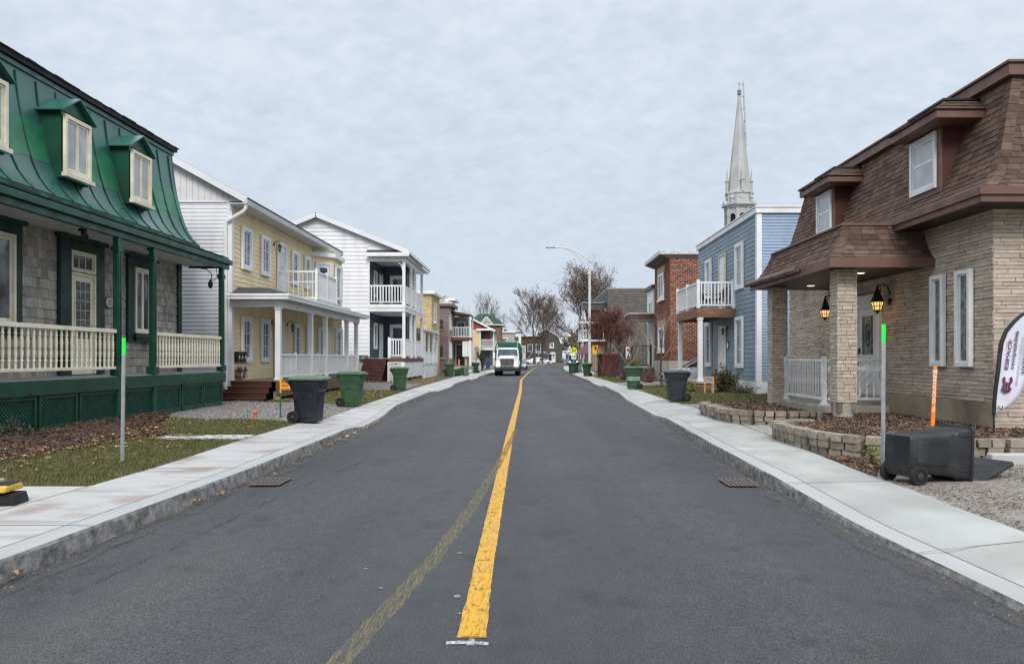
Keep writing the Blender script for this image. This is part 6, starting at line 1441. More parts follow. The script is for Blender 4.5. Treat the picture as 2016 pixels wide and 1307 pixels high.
# ================================================================== wheeled bins
def rrect(hx, hy, z, r=.05, cx=0, cy=0):
    o = []
    for sx, sy, a0 in ((1, 1, 0), (-1, 1, 90), (-1, -1, 180), (1, -1, 270)):
        for k in range(4):
            a = R(a0 + k * 30); o.append((cx + sx * (hx - r) + r * math.cos(a), cy + sy * (hy - r) + r * math.sin(a), z))
    return o
pg = dict(spec=.4, bump=.05, bscale=200)
bin_green = M('bin_green_plastic', (.034, .088, .044), .50, .10, 4, dirt=(.052, .095, .058), dscale=3, **pg)
bin_dkgreen = M('bin_dark_green_plastic', (.014, .062, .030), .5, .10, 4, **pg)
bin_lidgreen = M('bin_pale_green_lid', (.085, .150, .095), .45, .10, 5, dirt=(.12, .17, .12), dscale=3, **pg)
bin_navy = M('bin_dark_navy_plastic', (.013, .017, .026), .48, .15, 4, dirt=(.03, .035, .042), dscale=3, **pg)
bin_grey = M('bin_charcoal_plastic', (.030, .034, .041), .52, .12, 4, dirt=(.05, .055, .062), dscale=3.5, **pg)
rubber = M('black_rubber', (.012, .012, .012), .75, .2)
def make_bin(lab, loc, rz, body, lid, stripes=False, xf=None, open_lid=None, logo=False):
    """front at +X, wheels and handle at -X"""
    T = local('wheeled_bin', lab, 'bin', loc, 'wheeled bins along the street', rz)
    if xf is not None: T.matrix_world = xf
    mb = MB(); mb.loft([rrect(.235, .225, .02), rrect(.25, .235, .05), rrect(.285, .27, .66), rrect(.29, .275, .70), rrect(.325, .295, .74, cx=.01), rrect(.345, .305, .93, cx=.01), rrect(.375, .325, .935, cx=.01), rrect(.375, .325, .975, cx=.01)], cap=not open_lid)
    if open_lid:
        k = len(mb.v); mb.loft([rrect(.36, .31, .975, cx=.01), rrect(.33, .29, .9, cx=.01), rrect(.22, .21, .06)], cap=False); mb.f.append(tuple(range(k + 32, k + 48))); mb.f.append(tuple(range(16))[::-1])
        for j in range(16): j2 = (j + 1) % 16; mb.f.append((112 + j, 112 + j2, k + j2, k + j))
    # moulded side panels and ribs
    for s in (-1, 1):
        y0, y1 = s * .243, s * .272
        mb.hexa([(-.12, y0 * .97, .12), (.17, y0 * .97, .12), (.17, y0 + s * .006, .12), (-.12, y0 + s * .006, .12)], [(-.15, y1 * .97, .60), (.20, y1 * .97, .60), (.20, y1 + s * .007, .60), (-.15, y1 + s * .007, .60)])
        for x in (-.2, .26): mb.beam((x, s * .296, .745), (x, s * .312, .925), .016, .018)
    mb.hexa([(.245, -.15, .10), (.255, -.15, .10), (.255, .15, .10), (.245, .15, .10)], [(.275, -.17, .62), (.292, -.17, .62), (.292, .17, .62), (.275, .17, .62)])
    mb.box(.30, .362, -.20, .20, .90, .934); mb.box(-.40, -.30, -.25, .25, .86, .93)
    for y in (-.2, 0, .2): mb.hexa([(-.40, y - .015, .86), (-.30, y - .015, .74), (-.30, y + .015, .74), (-.40, y + .015, .86)], [(-.40, y - .015, .92), (-.28, y - .015, .92), (-.28, y + .015, .92), (-.40, y + .015, .92)])
    mb.hexa([(-.30, -.24, .06), (-.2, -.24, .02), (-.2, .24, .02), (-.30, .24, .06)], [(-.31, -.25, .26), (-.2, -.25, .30), (-.2, .25, .30), (-.31, .25, .26)])
    B = build(mb, 'body', body, T, smooth=True, bevel=.006)
    if stripes:
        st = MB()
        for z in (.42, .52):
            w = .282 + (z - .66) * .06
            for s in (-1, 1): st.box(-.28, .28, s * (w * .965), s * (w * .965 + .004), z, z + .04) if False else st.hexa([(-.27, s * w * .93, z), (.262, s * w * .93, z), (.262, s * (w * .93 + .022), z), (-.27, s * (w * .93 + .022), z)], [(-.27, s * w * .93, z + .035), (.264, s * w * .93, z + .035), (.264, s * (w * .93 + .022), z + .035), (-.27, s * (w * .93 + .022), z + .035)])
            st.box(.262, .2885, -w * .93, w * .93, z, z + .035)
        build(st, 'reflective_stripe', M('reflective_white', (.62, .66, .62), .5), B)
    if logo:
        lg = MB(); pts = [(.11 * math.cos(t), .11 * math.sin(t)) for t in [k * math.pi / 3 + .5 for k in range(3)]]
        lg.tube([(p[0], -.289, .50 + p[1]) for p in pts + pts[:1]], .008, 4); build(lg, 'embossed_mark', body, B)
    mb = MB()
    if open_lid:
        mb.loft([rrect(.385, .335, .0, cx=.385), rrect(.39, .34, .045, cx=.385), rrect(.36, .31, .06, cx=.385), rrect(.35, .30, .035, cx=.385), rrect(.20, .18, .03, cx=.385)])
        mb.xf(open_lid)
    else:
        mb.loft([rrect(.40, .345, .955, cx=.015), rrect(.405, .35, .99, cx=.015), rrect(.385, .33, 1.015, cx=.015), rrect(.30, .26, 1.05, cx=-.01), rrect(.20, .18, 1.06, cx=-.01)])
        for s in (-1, 1): mb.beam((-.30, s * .16, 1.043), (.25, s * .16, 1.043), .03, .022)
        mb.box(-.45, -.36, -.06, .06, .95, .995); mb.box(.40, .44, -.09, .09, .965, .985)
    build(mb, 'lid', lid, T, smooth=True, bevel=.006)
    hb = MB(); hb.tube([(-.34, -.25, .90), (-.44, -.25, .93), (-.44, .25, .93), (-.34, .25, .90)], .017, 8); build(hb, 'handle', body, T)
    for s in (-1, 1):
        W_ = build(MB().lathe((-.275, s * .245 + (.0 if s > 0 else -.0), .135), [(.03, -.012), (.10, -.012), (.130, -.004), (.135, .01), (.135, .04), (.128, .052), (.09, .055), (.085, .042), (.03, .045), (.0, .05)], 20, (0, s, 0)), 'wheel', rubber, T, smooth=True)
        build(MB().lathe((-.275, s * .29, .135), [(.0, .0), (.04, .0), (.045, .012), (.0, .02)], 12, (0, s, 0)), 'hub', M('dark_grey_plastic', (.035, .037, .04), .5), W_)
    build(MB().cyl((-.275, -.25, .135), (-.275, .25, .135), .014, 8), 'axle', black_metal, T)
    return T
make_bin('dark navy wheeled bin with a pale green lid standing by the yellow house driveway', (-4.96, 17.25, .15), R(-4), bin_navy, bin_lidgreen, logo=True)
g0 = make_bin('large green wheeled bin at the lawn edge in front of the yellow house porch', (-5.30, 22.9, .15), R(-6), bin_green, M('bin_green_lid', (.055, .115, .068), .45, .1, 5, **pg), logo=True)
copy_tree(g0, (-5.78, 34.3, .15), R(4), 'green wheeled bin beside the maroon stairs of the white balcony house')
copy_tree(g0, (-6.22, 60.3, .15), R(8), 'green wheeled bin standing in front of the mauve house, next to a tipped over bin')
Tq = make_bin('green wheeled bin tipped on its side on the grass beside an upright one', (0, 0, 0), 0, bin_green, bin_lidgreen)
Tq.matrix_world = Matrix.Translation((-5.95, 62.6, .42)) @ Matrix.Rotation(R(-25), 4, 'Z') @ Matrix.Rotation(R(82), 4, 'Y') @ Matrix.Rotation(R(180), 4, 'Z')
g1 = make_bin('dark green wheeled bin with a pale lid left of the garbage truck', (-5.15, 74.2, .15), R(180), bin_dkgreen, bin_lidgreen)
make_bin('green wheeled bin with two pale bands on the lawn before the red brick house', (4.88, 35.4, .17), R(182), bin_green, M('bin_green_lid', (.055, .115, .068)), stripes=True)
make_bin('charcoal wheeled bin on the lawn edge in front of the blue house', (4.92, 25.3, .16), R(186), bin_grey, M('bin_grey_lid', (.065, .072, .082), .45, .1, 5, **pg))
copy_tree(g0, (4.72, 61.3, .15), R(184), 'green wheeled bin at the foot of the street lamp')
copy_tree(g1, (4.15, 72.5, .15), R(182), 'small dark green wheeled bin standing in front of a black one down the street')
make_bin('black wheeled bin half hidden behind a small dark green one', (4.7, 76.0, .15), R(180), bin_navy, bin_navy)
# the bin that fell over, lid open on the ground
dz_, th_ = Vector((.96, .28, 0)).normalized(), 0
lx = Vector((0, 0, 1)); ly = dz_.cross(lx)          # local x up, local z along the ground
lx = (lx + dz_ * .0).normalized(); ly = dz_.cross(lx).normalized()
Mx = Matrix(((lx.x, ly.x, dz_.x, 4.27), (lx.y, ly.y, dz_.y, 8.85), (lx.z, ly.z, dz_.z, .505), (0, 0, 0, 1)))
tilt = Matrix.Translation((4.22, 8.85, .555)) @ Matrix.Rotation(R(2.2), 4, Vector((-dz_.y, dz_.x, 0))) @ Matrix.Translation((-4.22, -8.85, -.555))
lidM = Matrix.Translation((-.345, 0, 1.03)) @ Matrix.Rotation(R(10), 4, 'X') @ Matrix.Rotation(R(-71), 4, 'Y')
fb_ = make_bin('black wheeled bin lying on its side by the sidewalk with its lid open', (0, 0, 0), 0, M('bin_black_plastic', (.020, .022, .025), .45, .15, 4, dirt=(.045, .046, .048), dscale=3, **pg), MATS['bin_black_plastic'], open_lid=lidM); fb_.matrix_world = tilt @ Mx @ Matrix.Scale(.87, 4)

# ================================================================== markers, stakes, small signs
neon = M('neon_green_paint', (.03, .80, .10), .5, .05); orange = M('orange_post', (.90, .22, .02), .5, .08); orange_sign = M('orange_sign', (.92, .36, .015), .5, .04); yel = M('yellow_post', (.80, .50, .03), .5, .06)
def marker(lab, x, y, z0, z1, lean=0):
    T = thing('marker_post', lab, 'post', (x, y, z0), 'green tipped steel marker posts'); zt_ = z1 - .30 if lean == 0 else z1 - .24
    mb = MB(); prof_ = [(-.028, 0), (-.012, .018), (.012, .018), (.028, 0), (.012, .010), (-.012, .010)]
    for (za, zb_, nm, mt) in ((z0 - .1, zt_, 'post', galv), (zt_, z1, 'painted_tip', neon)):
        r_ = [[(x + a + lean * (z - z0), y + b, z) for a, b in prof_] for z in (za, zb_)]; build(MB().loft(r_), nm, mt, T)
    hm = MB()
    for k in range(20): hm.lathe((x + lean * k * .08, y - .0005 + .010 - .012, z0 + .2 + k * .08), [(.0, 0), (.005, 0), (.005, .002), (0, .002)], 6, (0, -1, 0))
    return T
marker('galvanised steel marker post with a neon green tip on the lawn before the green porch', -5.62, 10.55, .15, 1.88, .012)
marker('galvanised steel marker post with a neon green tip by the stone planter and fallen bin', 4.50, 9.67, .13, 2.03, .006)
T = thing('warning_post', 'leaning orange plastic warning post with white lettering in the mulch planter', 'post', (5.93, 11.2, .44))
ring = lambda z, dx: [(5.93 + dx + a, 11.2 + b, z) for a, b in ((-.029, -.018), (.029, -.018), (.025, .018), (-.025, .018))]
build(MB().loft([ring(.38, 0), ring(1.38, .045)]), 'post', orange, T, bevel=.006); build(MB().loft([ring(1.381, .045), ring(1.428, .047)]), 'white_band', M('reflective_white', (.62, .66, .62)), T); build(MB().loft([ring(1.429, .047), ring(1.48, .049)]), 'tip', orange, T, bevel=.006)
lettering(T, 'G. GOUDRE', .064, (5.945, 11.180, .80), (.045, 0, 1), (-1, 0, 0), M('white_letter', (.8, .8, .78), .6), bold=.001, width=.56)
def orange_sign_post(x, y, lab, z1, sz, hgt):
    T = thing('utility_sign', lab, 'sign', (x, y, .15), 'orange utility warning signs')
    build(MB().cyl((x, y, .1), (x, y, z1 - .42), .022, 8), 'lower_post', M('marker_green', (.02, .12, .045), .5), T); build(MB().cyl((x, y, z1 - .419), (x, y, z1), .022, 8), 'upper_post', yel, T)
    S = build(MB().box(x + .01, x + .01 + sz, y - .03, y - .022, z1 - .34, z1 - .34 + hgt), 'sign_plate', orange_sign, T, bevel=.003)
    mb = MB(); bl_ = M('sign_black', (.03, .025, .02), .6); mb.box(x + .03, x + sz - .01, y - .0325, y - .0305, z1 - .34 + hgt * .86, z1 - .34 + hgt * .92); mb.box(x + .03, x + sz - .01, y - .0325, y - .0305, z1 - .34 + hgt * .10, z1 - .34 + hgt * .16); build(mb, 'sign_rule', bl_, S)
    lettering(S, 'GAZ', hgt * .38, (x + sz * .52, y - .032, z1 - .34 + hgt * .52), (1, 0, 0), (0, 0, 1), bl_, 'lettering', 'CENTER', bold=.002)
    return T
orange_sign_post(-6.05, 18.6, 'orange utility sign on a green and yellow post before the yellow house steps', 1.17, .23, .19)
orange_sign_post(-6.15, 22.6, 'orange utility sign on a yellow post seen over the dark bin lid', 1.12, .20, .17)
T = thing('pipe_marker', 'short orange pipe stub with a cap standing in the lawn beside the gravel', 'marker', (-6.25, 17.45, .15))
build(MB().lathe((-6.25, 17.45, .12), [(.035, 0), (.035, .22)], 12), 'pipe', M('orange_pipe', (.62, .17, .06), .6, .1), T); build(MB().lathe((-6.25, 17.45, .34), [(.055, 0), (.06, .015), (.06, .045), (.03, .055), (.03, .07)], 12), 'cap', MATS['orange_pipe'], T)
def stake(x, y, z1, lab, w=.045, g='orange topped wooden stakes'):
    T = thing('survey_stake', lab, 'stake', (x, y, .15), g)
    build(MB().box(x - w / 2, x + w / 2, y - .012, y + .012, .1, z1 - .25), 'stake', M('raw_wood', (.46, .30, .17), .8, .15, 6), T); build(MB().box(x - w / 2, x + w / 2, y - .0121, y + .0121, z1 - .249, z1), 'painted_top', M('orange_faded', (.72, .33, .14), .6), T)
stake(6.95, 30.0, .82, 'narrower of two wooden stakes on the lawn before the blue house', .06); stake(7.17, 29.6, .88, 'wider of two wooden stakes on the lawn before the blue house', .10)
T = thing('barricade', 'two orange stakes joined by pale crossbars in front of the mauve house steps', 'barricade', (-5.9, 66, .15))
for x in (-6.0, -5.38): build(MB().box(x - .05, x + .05, 66, 66.05, .1, 1.5), 'stake', M('orange_faded', (.72, .33, .14)), T)
build(MB().box(-6.2, -4.9, 65.95, 65.998, .45, .52), 'crossbar', white, T); build(MB().box(-6.0, -5.3, 65.95, 65.998, .85, .90), 'crossbar', M('raw_wood', (.46, .30, .17)), T)
# rubber barricade foot and a loose board at the left edge
T = thing('road_barricade', 'yellow and black rubber barricade foot lying on the sidewalk at the left edge', 'barricade', (-5.35, 7.5, .15))
build(MB().hexa([(-5.75, 7.36, .155), (-5.03, 7.46, .155), (-5.06, 7.74, .155), (-5.78, 7.70, .155)], [(-5.72, 7.38, .255), (-5.06, 7.47, .265), (-5.08, 7.72, .265), (-5.75, 7.68, .255)]), 'rubber_base', rubber, T, bevel=.015)
build(MB().hexa([(-5.85, 7.30, .27), (-5.08, 7.40, .288), (-5.10, 7.72, .288), (-5.86, 7.66, .27)], [(-5.85, 7.32, .325), (-5.08, 7.42, .355), (-5.11, 7.70, .355), (-5.86, 7.64, .325)]), 'yellow_panel', M('scuffed_yellow', (.58, .36, .05), .6, .2, 12, dirt=(.2, .13, .04), dscale=10), T, bevel=.02)
build(MB().hexa([(-5.85, 7.34, .3251), (-5.09, 7.45, .356), (-5.12, 7.69, .356), (-5.86, 7.63, .3251)], [(-5.85, 7.36, .335), (-5.11, 7.47, .365), (-5.13, 7.68, .365), (-5.86, 7.61, .335)]), 'black_top', rubber, T)
tag(build(MB().hexa([(-6.9, 8.46, .155), (-5.98, 8.62, .155), (-6.0, 8.74, .155), (-6.92, 8.58, .155)], [(-6.9, 8.46, .225), (-5.98, 8.62, .225), (-6.0, 8.74, .225), (-6.92, 8.58, .225)]), 'wooden_plank', M('pale_plank', (.55, .42, .34), .8, .2, 5, stretch=(.4, 6, 6)), bevel=.006), 'pale wooden plank lying on the edge of the lawn at the left', 'plank')
# storm drains
for x, y, lab in ((-3.33, 9.85, 'rusty iron storm drain grate in the gutter of the left kerb'), (2.70, 9.80, 'rusty iron storm drain grate in the gutter of the right kerb')):
    T = thing('storm_drain', lab, 'drain', (x, y, 0), 'storm drains'); iron = M('rusty_iron', (.085, .080, .074), .7, .3, 12, col2=(.13, .10, .085))
    build(MB().quad((x - .25, y - .36, .0035), (x + .25, y - .36, .0035), (x + .25, y + .36, .0035), (x - .25, y + .36, .0035)), 'pit', M('drain_pit', (.006, .006, .006), 1.0), T, recalc=False)
    mb = MB()
    for a, b, c, d in ((-.28, .28, -.38, -.33), (-.28, .28, .33, .38), (-.28, -.23, -.33, .33), (.23, .28, -.33, .33)): mb.box(x + a, x + b, y + c, y + d, .001, .014)
    F_ = build(mb, 'frame', iron, T, bevel=.003); mb = MB()
    for k in range(1, 6): mb.box(x - .23 + k * .0767 - .016, x - .23 + k * .0767 + .016, y - .33, y + .33, .005, .0125)
    for k in range(1, 4): mb.box(x - .23, x + .23, y - .33 + k * .165 - .018, y - .33 + k * .165 + .018, .0052, .0122)
    build(mb, 'grate', iron, T); T.scale = (.70, .72, 1)

# ================================================================== feather banner
T = thing('feather_banner', 'white feather banner with purple logo and black lettering against the stone wall', 'banner', (7.18, 11.75, .3)); BY_ = 11.75
px2 = lambda px, py, Y=BY_: ((px - 1040) / 1500 * Y, 1.6 - (py - 705) / 1500 * Y)
edge = [px2(*q) for q in ((1958, 818), (1960, 790), (1962, 760), (1965, 730), (1969, 700), (1975, 675), (1984, 652), (1996, 634), (2010, 621), (2026, 613), (2042, 612), (2056, 620), (2066, 640))]
right_ = [px2(*q) for q in ((1961, 814), (1975, 806), (1992, 795), (2005, 778), (2015, 762), (2023, 744), (2030, 722), (2037, 700), (2043, 680), (2049, 664), (2055, 653), (2061, 645), (2066, 641))]
ff = FC(BY_)
def wav(u, v): return .018 * math.sin(v * 5 + u * 7) - .012 * math.sin(u * 19)
mb = MB(); NN = 8
for a, b in zip(edge, right_):
    for i in range(NN + 1):
        u, v = a[0] + (b[0] - a[0]) * i / NN, a[1] + (b[1] - a[1]) * i / NN; mb.v.append(ff.p(u, v, wav(u, v)))
for j in range(len(edge) - 1):
    for i in range(NN): q = j * (NN + 1) + i; mb.f.append((q, q + 1, q + NN + 2, q + NN + 1))
CL = build(mb, 'banner_cloth', M('banner_white', (.66, .67, .76), .7, .04, 3), T, smooth=True, recalc=False)
sv = CL.modifiers.new('thickness', 'SOLIDIFY'); sv.thickness = .004
mb = MB(); sl_ = [(ff.p(u, v, wav(u, v) + .002)) for u, v in edge]; wd_ = [.035, .036, .038, .04, .042, .042, .04, .036, .032, .028, .024, .02, .015]
mb.tube([(p[0] - .015 + .0, p[1], p[2]) for p in sl_], [w * .8 for w in wd_], 8); build(mb, 'sleeve', M('banner_black', (.022, .018, .022), .75), T, smooth=True)
x0b, z0b = edge[0]; build(MB().tube([(x0b - .008, BY_, .2), (x0b - .012, BY_, z0b + .05)], .013, 8), 'pole', black_metal, T); build(MB().cyl((x0b - .01, BY_, .18), (x0b - .01, BY_, .42), .02, 8), 'ground_spike', black_metal, T)
def btext(s, px, py, size, mat, h, px1, py1, bold=0.0):
    a, b = px2(px, py), px2(px1, py1); d = Vector((b[0] - a[0], 0, b[1] - a[1])); ln = d.length; d.normalize(); up = Vector((-d.z, 0, d.x))
    return lettering(CL, s, size, (a[0], BY_ - .026, a[1]), d, up, mat, h, width=ln, bold=bold)
plum = M('banner_plum', (.11, .022, .075), .6, .3, 8); ink = M('banner_ink', (.035, .03, .045), .6); grey_ink = M('banner_grey_ink', (.32, .31, .40), .6)
btext('ESPACE', 1979.5, 728, .075, plum, 'lettering', 1988, 669, .002); btext('comptabilité', 1990.5, 727, .072, ink, 'lettering', 2001.5, 652, .0015)
btext('SERVICES AUX ENTREPRISES', 1998.5, 761, .046, grey_ink, 'lettering', 2014, 662); btext('418 873-0323', 2012, 737, .062, ink, 'lettering', 2021, 672, .002)
btext('>', 1997, 771, .055, grey_ink, 'lettering', 1998, 767)
def arc_logo(px, py, r, a0, a1, w, nm='logo', tilt=0):
    cu, cv = px2(px, py); o = []; n_ = 22
    for i in range(n_ + 1):
        t = R(a0 + (a1 - a0) * i / n_); o.append((cu + (r + w / 2) * math.cos(t), cv + (r + w / 2) * math.sin(t)))
    for i in range(n_ + 1):
        t = R(a1 + (a0 - a1) * i / n_); o.append((cu + (r - w / 2) * math.cos(t), cv + (r - w / 2) * math.sin(t)))
    m_ = MB()
    for i in range(n_): m_.quad(*[ff.p(u, v, .0255) for u, v in (o[i], o[i + 1], o[2 * n_ - i], o[2 * n_ + 1 - i])])
    return m_
mb = arc_logo(1982, 748, .058, 135, 405, .04); g2 = arc_logo(1979.5, 763, .062, 185, 355, .036); mb.add(g2.v, g2.f)
cu, cv = px2(1979.5, 763)
for dx in (-.045, 0, .045): mb.quad(*[ff.p(cu + dx + a, cv + b, .0256) for a, b in ((-.014, -.05), (.014, -.05), (.014, .05), (-.014, .05))])
build(mb, 'logo', plum, CL, recalc=False); build(arc_logo(1968, 801, .028, 135, 405, .018), 'small_logo', plum, CL, recalc=False)

# ================================================================== street lamp, road signs
LX, LY = 5.15, 64.0
T = thing('street_lamp', 'tall white street lamp with a curved double arm over the road', 'street lamp', (LX, LY, .1)); lm = M('lamp_white_metal', (.60, .60, .60), .45, .06)
build(MB().tube([(LX, LY, .1), (LX, LY, 10.15)], [.125, .10], 12), 'pole', lm, T, smooth=True); build(MB().lathe((LX, LY, .1), [(.24, 0), (.24, .05), (.16, .07), (.16, .4), (.13, .45)], 12), 'base', lm, T)
mb = MB(); tipx = 1.85
up_ = [(LX - (LX - tipx - .9) * s, LY, 9.75 + 1.13 * math.sin(s * math.pi / 2)) for s in [i / 12 for i in range(13)]]; lo_ = [(LX - (LX - tipx - 1.1) * s, LY, 8.65 + 2.16 * math.sin(s * math.pi / 2) ** .85) for s in [i / 12 for i in range(13)]]
mb.tube(up_ + [(tipx + .3, LY, 10.9)], .045, 6); mb.tube(lo_, .04, 6)
for i in (4, 8): mb.tube([up_[i], lo_[i]], .025, 5)
mb.cyl((LX, LY, 8.6), (LX, LY, 8.75), .15, 12); mb.cyl((LX, LY, 9.7), (LX, LY, 9.85), .14, 12); build(mb, 'arm', lm, T)
build(MB().loft([rrect(.42, .10, 10.84, .05, tipx, LY), rrect(.42, .13, 10.88, .05, tipx, LY), rrect(.3, .09, 10.95, .05, tipx + .05, LY)]), 'lamp_head', M('lamp_head_grey', (.33, .34, .35), .5), T, smooth=True)
build(MB().lathe((LX - .12, LY, 1.9), [(.0, 0), (.09, 0), (.09, .02), (0, .02)], 12, (-.3, -1, 0)), 'hand_hole', black_metal, T)
T = thing('school_sign', 'yellow school crossing diamond above a white 30 speed plate on one post', 'sign', (6.7, 112, .1)); sx, sy = 6.7, 112
build(MB().cyl((sx, sy, .1), (sx, sy, 3.2), .04, 8), 'post', galv, T)
D = build(MB().prism([(sx - .52, 2.72), (sx - .42, 2.45), (sx, 2.2), (sx + .42, 2.45), (sx + .52, 2.72), (sx + .3, 3.05), (sx, 3.28), (sx - .3, 3.05)], FC(sy - .05), 0, .02), 'diamond_plate', M('fluorescent_yellow', (.62, .72, .03), .5), T)
for dx, h in ((-.15, .48), (.17, .36)):
    build(MB().prism([(sx + dx - .06, 2.5), (sx + dx + .06, 2.5), (sx + dx + .1, 2.5 + h * .6), (sx + dx + .05, 2.5 + h), (sx + dx - .05, 2.5 + h), (sx + dx - .1, 2.5 + h * .6)], FC(sy - .071), 0, .005), 'figure_symbol', M('sign_black', (.03, .025, .02)), D)
D = build(MB().fb(FC(sy - .05), sx - .36, sx + .36, 1.45, 2.15, 0, .02), 'speed_plate', white, T); lettering(D, '30', .62, (sx, sy - .073, 1.79), (1, 0, 0), (0, 0, 1), M('sign_black', (.03, .025, .02)), 'digits', 'CENTER', bold=.012)
T = thing('roadwork_sign', 'orange warning sign with a black symbol above the red fence', 'sign', (6.0, 68, .1))
build(MB().cyl((6.0, 68, .1), (6.0, 68, 2.7), .03, 8), 'post', galv, T); D = build(MB().fb(FC(67.95), 5.72, 6.28, 1.95, 2.75, 0, .02), 'sign_plate', M('amber_sign', (.80, .38, .015), .5), T)
build(MB().prism([(5.93, 2.3), (6.07, 2.3), (6.1, 2.5), (6.05, 2.68), (5.95, 2.68), (5.9, 2.5)], FC(67.929), 0, .005), 'symbol', M('sign_black', (.03, .025, .02)), D)

# ================================================================== garbage truck
T = local('garbage_truck', 'white cabbed garbage truck with a dark green body coming up the street', 'truck', (-1.92, 69.0, .0)); tw = M('truck_white', (.78, .79, .80), .3, .03, 3, coat=.5); tg = M('truck_green', (.006, .085, .055), .4, .12, 2); chrome = M('chrome', (.62, .63, .65), .15, .1, metal=1.0)
cabp = [(-1.02, .95), (1.02, .95), (1.06, 1.75), (.98, 2.45), (.86, 2.55), (-.86, 2.55), (-.98, 2.45), (-1.06, 1.75)]
build(MB().loft([[(x, 2.1, z) for x, z in cabp], [(x, 2.25 + (.32 if z > 2 else 0) * 0, z) for x, z in cabp], [(x, 4.0, z) for x, z in cabp]]), 'cab', tw, T, bevel=.04)
hood = lambda y, w, z0, z1: [(-w, y, z0), (w, y, z0), (w * 1.02, y, z0 + (z1 - z0) * .6), (w * .86, y, z1 - .04), (w * .6, y, z1), (-w * .6, y, z1), (-w * .86, y, z1 - .04), (-w * 1.02, y, z0 + (z1 - z0) * .6)]
build(MB().loft([hood(.18, .66, .82, 1.60), hood(.30, .74, .80, 1.70), hood(1.2, .84, .8, 1.80), hood(2.12, .95, .85, 1.88)]), 'hood', tw, T, smooth=True, bevel=.02)
G = build(MB().prism([(-.56, .86), (.56, .86), (.64, 1.50), (.5, 1.58), (-.5, 1.58), (-.64, 1.50)], FC(.18), 0, .05), 'grille', M('grille_dark', (.03, .03, .035), .5), T); mb = MB()
for k in range(11): x = -.5 + k * .1; mb.beam((x, .11, .9), (x * 1.1, .11, 1.52), .022, .03)
mb.beam((-.58, .11, .87), (.58, .11, .87), .04, .05); mb.beam((-.55, .11, 1.56), (.55, .11, 1.56), .04, .05); build(mb, 'grille_bar', chrome, G)
for s in (-1, 1):
    build(MB().loft([[(s * x, .28, z) for x, z in ((.66, .78), (1.05, .78), (1.08, 1.10), (1.0, 1.35), (.72, 1.40))], [(s * x, 1.6, z) for x, z in ((.8, .78), (1.14, .78), (1.17, 1.15), (1.1, 1.42), (.84, 1.5))]]), 'fender', tw, T, smooth=True, bevel=.03)
    build(MB().lathe((s * .80, .27, 1.02), [(.0, .05), (.14, .04), (.17, 0)], 16, (0, -1, 0)), 'headlight', M('headlight_lit', (.9, .9, .88), emit=(1, .96, .88), estr=2.2), T, smooth=True)
    build(MB().lathe((s * .98, .30, 1.08), [(.0, .05), (.07, .04), (.09, 0)], 12, (0, -1, 0)), 'turn_signal', M('amber_lens', (.6, .25, .03), .3), T)
    M_ = build(MB().box(s * 1.28 - .1, s * 1.28 + .1, 2.05, 2.13, 1.55, 2.1), 'mirror', tw if s < 0 else black_metal, T, bevel=.02); mb = MB(); mb.tube([(s * 1.04, 2.2, 2.15), (s * 1.28, 2.1, 2.13)], .02, 5); mb.tube([(s * 1.04, 2.2, 1.5), (s * 1.28, 2.1, 1.53)], .02, 5); build(mb, 'mirror_arm', black_metal, M_)
    for y, r_, w0, w1 in ((1.0, .50, .84, 1.14), (6.2, .50, .62, 1.16), (7.4, .50, .62, 1.16)):
        W_ = build(MB().lathe((s * w0, y, r_), [(.3, 0), (r_ - .03, 0), (r_, .05), (r_, w1 - w0 - .05), (r_ - .03, w1 - w0), (.3, w1 - w0)], 24, (s, 0, 0)), 'wheel', rubber, T, smooth=True); build(MB().lathe((s * (w1 - .06), y, r_), [(.0, .02), (.12, .05), (.2, .0), (.29, .02), (.3, .06)], 16, (s, 0, 0)), 'rim', M('wheel_rim', (.35, .35, .36), .4, metal=.6), W_)
build(MB().hexa([(-1.14, .02, .42), (1.14, .02, .42), (1.14, .26, .42), (-1.14, .26, .42)], [(-1.14, .02, .78), (1.14, .02, .78), (1.14, .26, .78), (-1.14, .26, .78)]), 'bumper', M('bumper_dark', (.045, .05, .05), .35, metal=.5), T, bevel=.04); build(MB().box(-.5, .5, .0, .018, .5, .68), 'bumper_slot', black_metal, T)
build(MB().box(-1.1, 1.1, .3, 9, .55, .8), 'chassis', black_metal, T)
ws = F((0, 2.09), (1, 0), (0, -1)); W_ = build(MB().hexa([(-.94, 2.02, 1.80), (.94, 2.02, 1.80), (.94, 2.2, 1.80), (-.94, 2.2, 1.80)], [(-.86, 2.085, 2.42), (.86, 2.085, 2.42), (.86, 2.2, 2.42), (-.86, 2.2, 2.42)]), 'windshield', M('windshield', (.06, .10, .115), .06, .25, 2, spec=.9), T, bevel=.02)
mb = MB(); mb.beam((-.3, 2.0, 1.84), (-.7, 2.06, 2.1), .02, .02); mb.beam((.4, 2.0, 1.84), (.0, 2.06, 2.1), .02, .02); build(mb, 'wiper', black_metal, W_)
for k in (-.7, -.18, 0, .18, .7): build(MB().box(k - .05, k + .05, 2.2, 2.3, 2.55, 2.6), 'marker_light', M('amber_lens', (.6, .25, .03)), T)
bp_ = [(-1.22, .85), (1.22, .85), (1.22, 2.70), (1.14, 3.0), (.95, 3.13), (-.95, 3.13), (-1.14, 3.0), (-1.22, 2.70)]
B_ = build(MB().loft([[(x, 4.2, z) for x, z in bp_], [(x, 9.2, z) for x, z in bp_]]), 'body', tg, T, bevel=.03); build(MB().loft([rrect(.36, .3, 3.12, .1, 0, 4.7), rrect(.32, .28, 3.3, .1, 0, 4.7), rrect(.2, .2, 3.38, .08, 0, 4.7)]), 'hopper_hump', M('pale_teal', (.12, .30, .26), .5), T, smooth=True)
mb = MB()
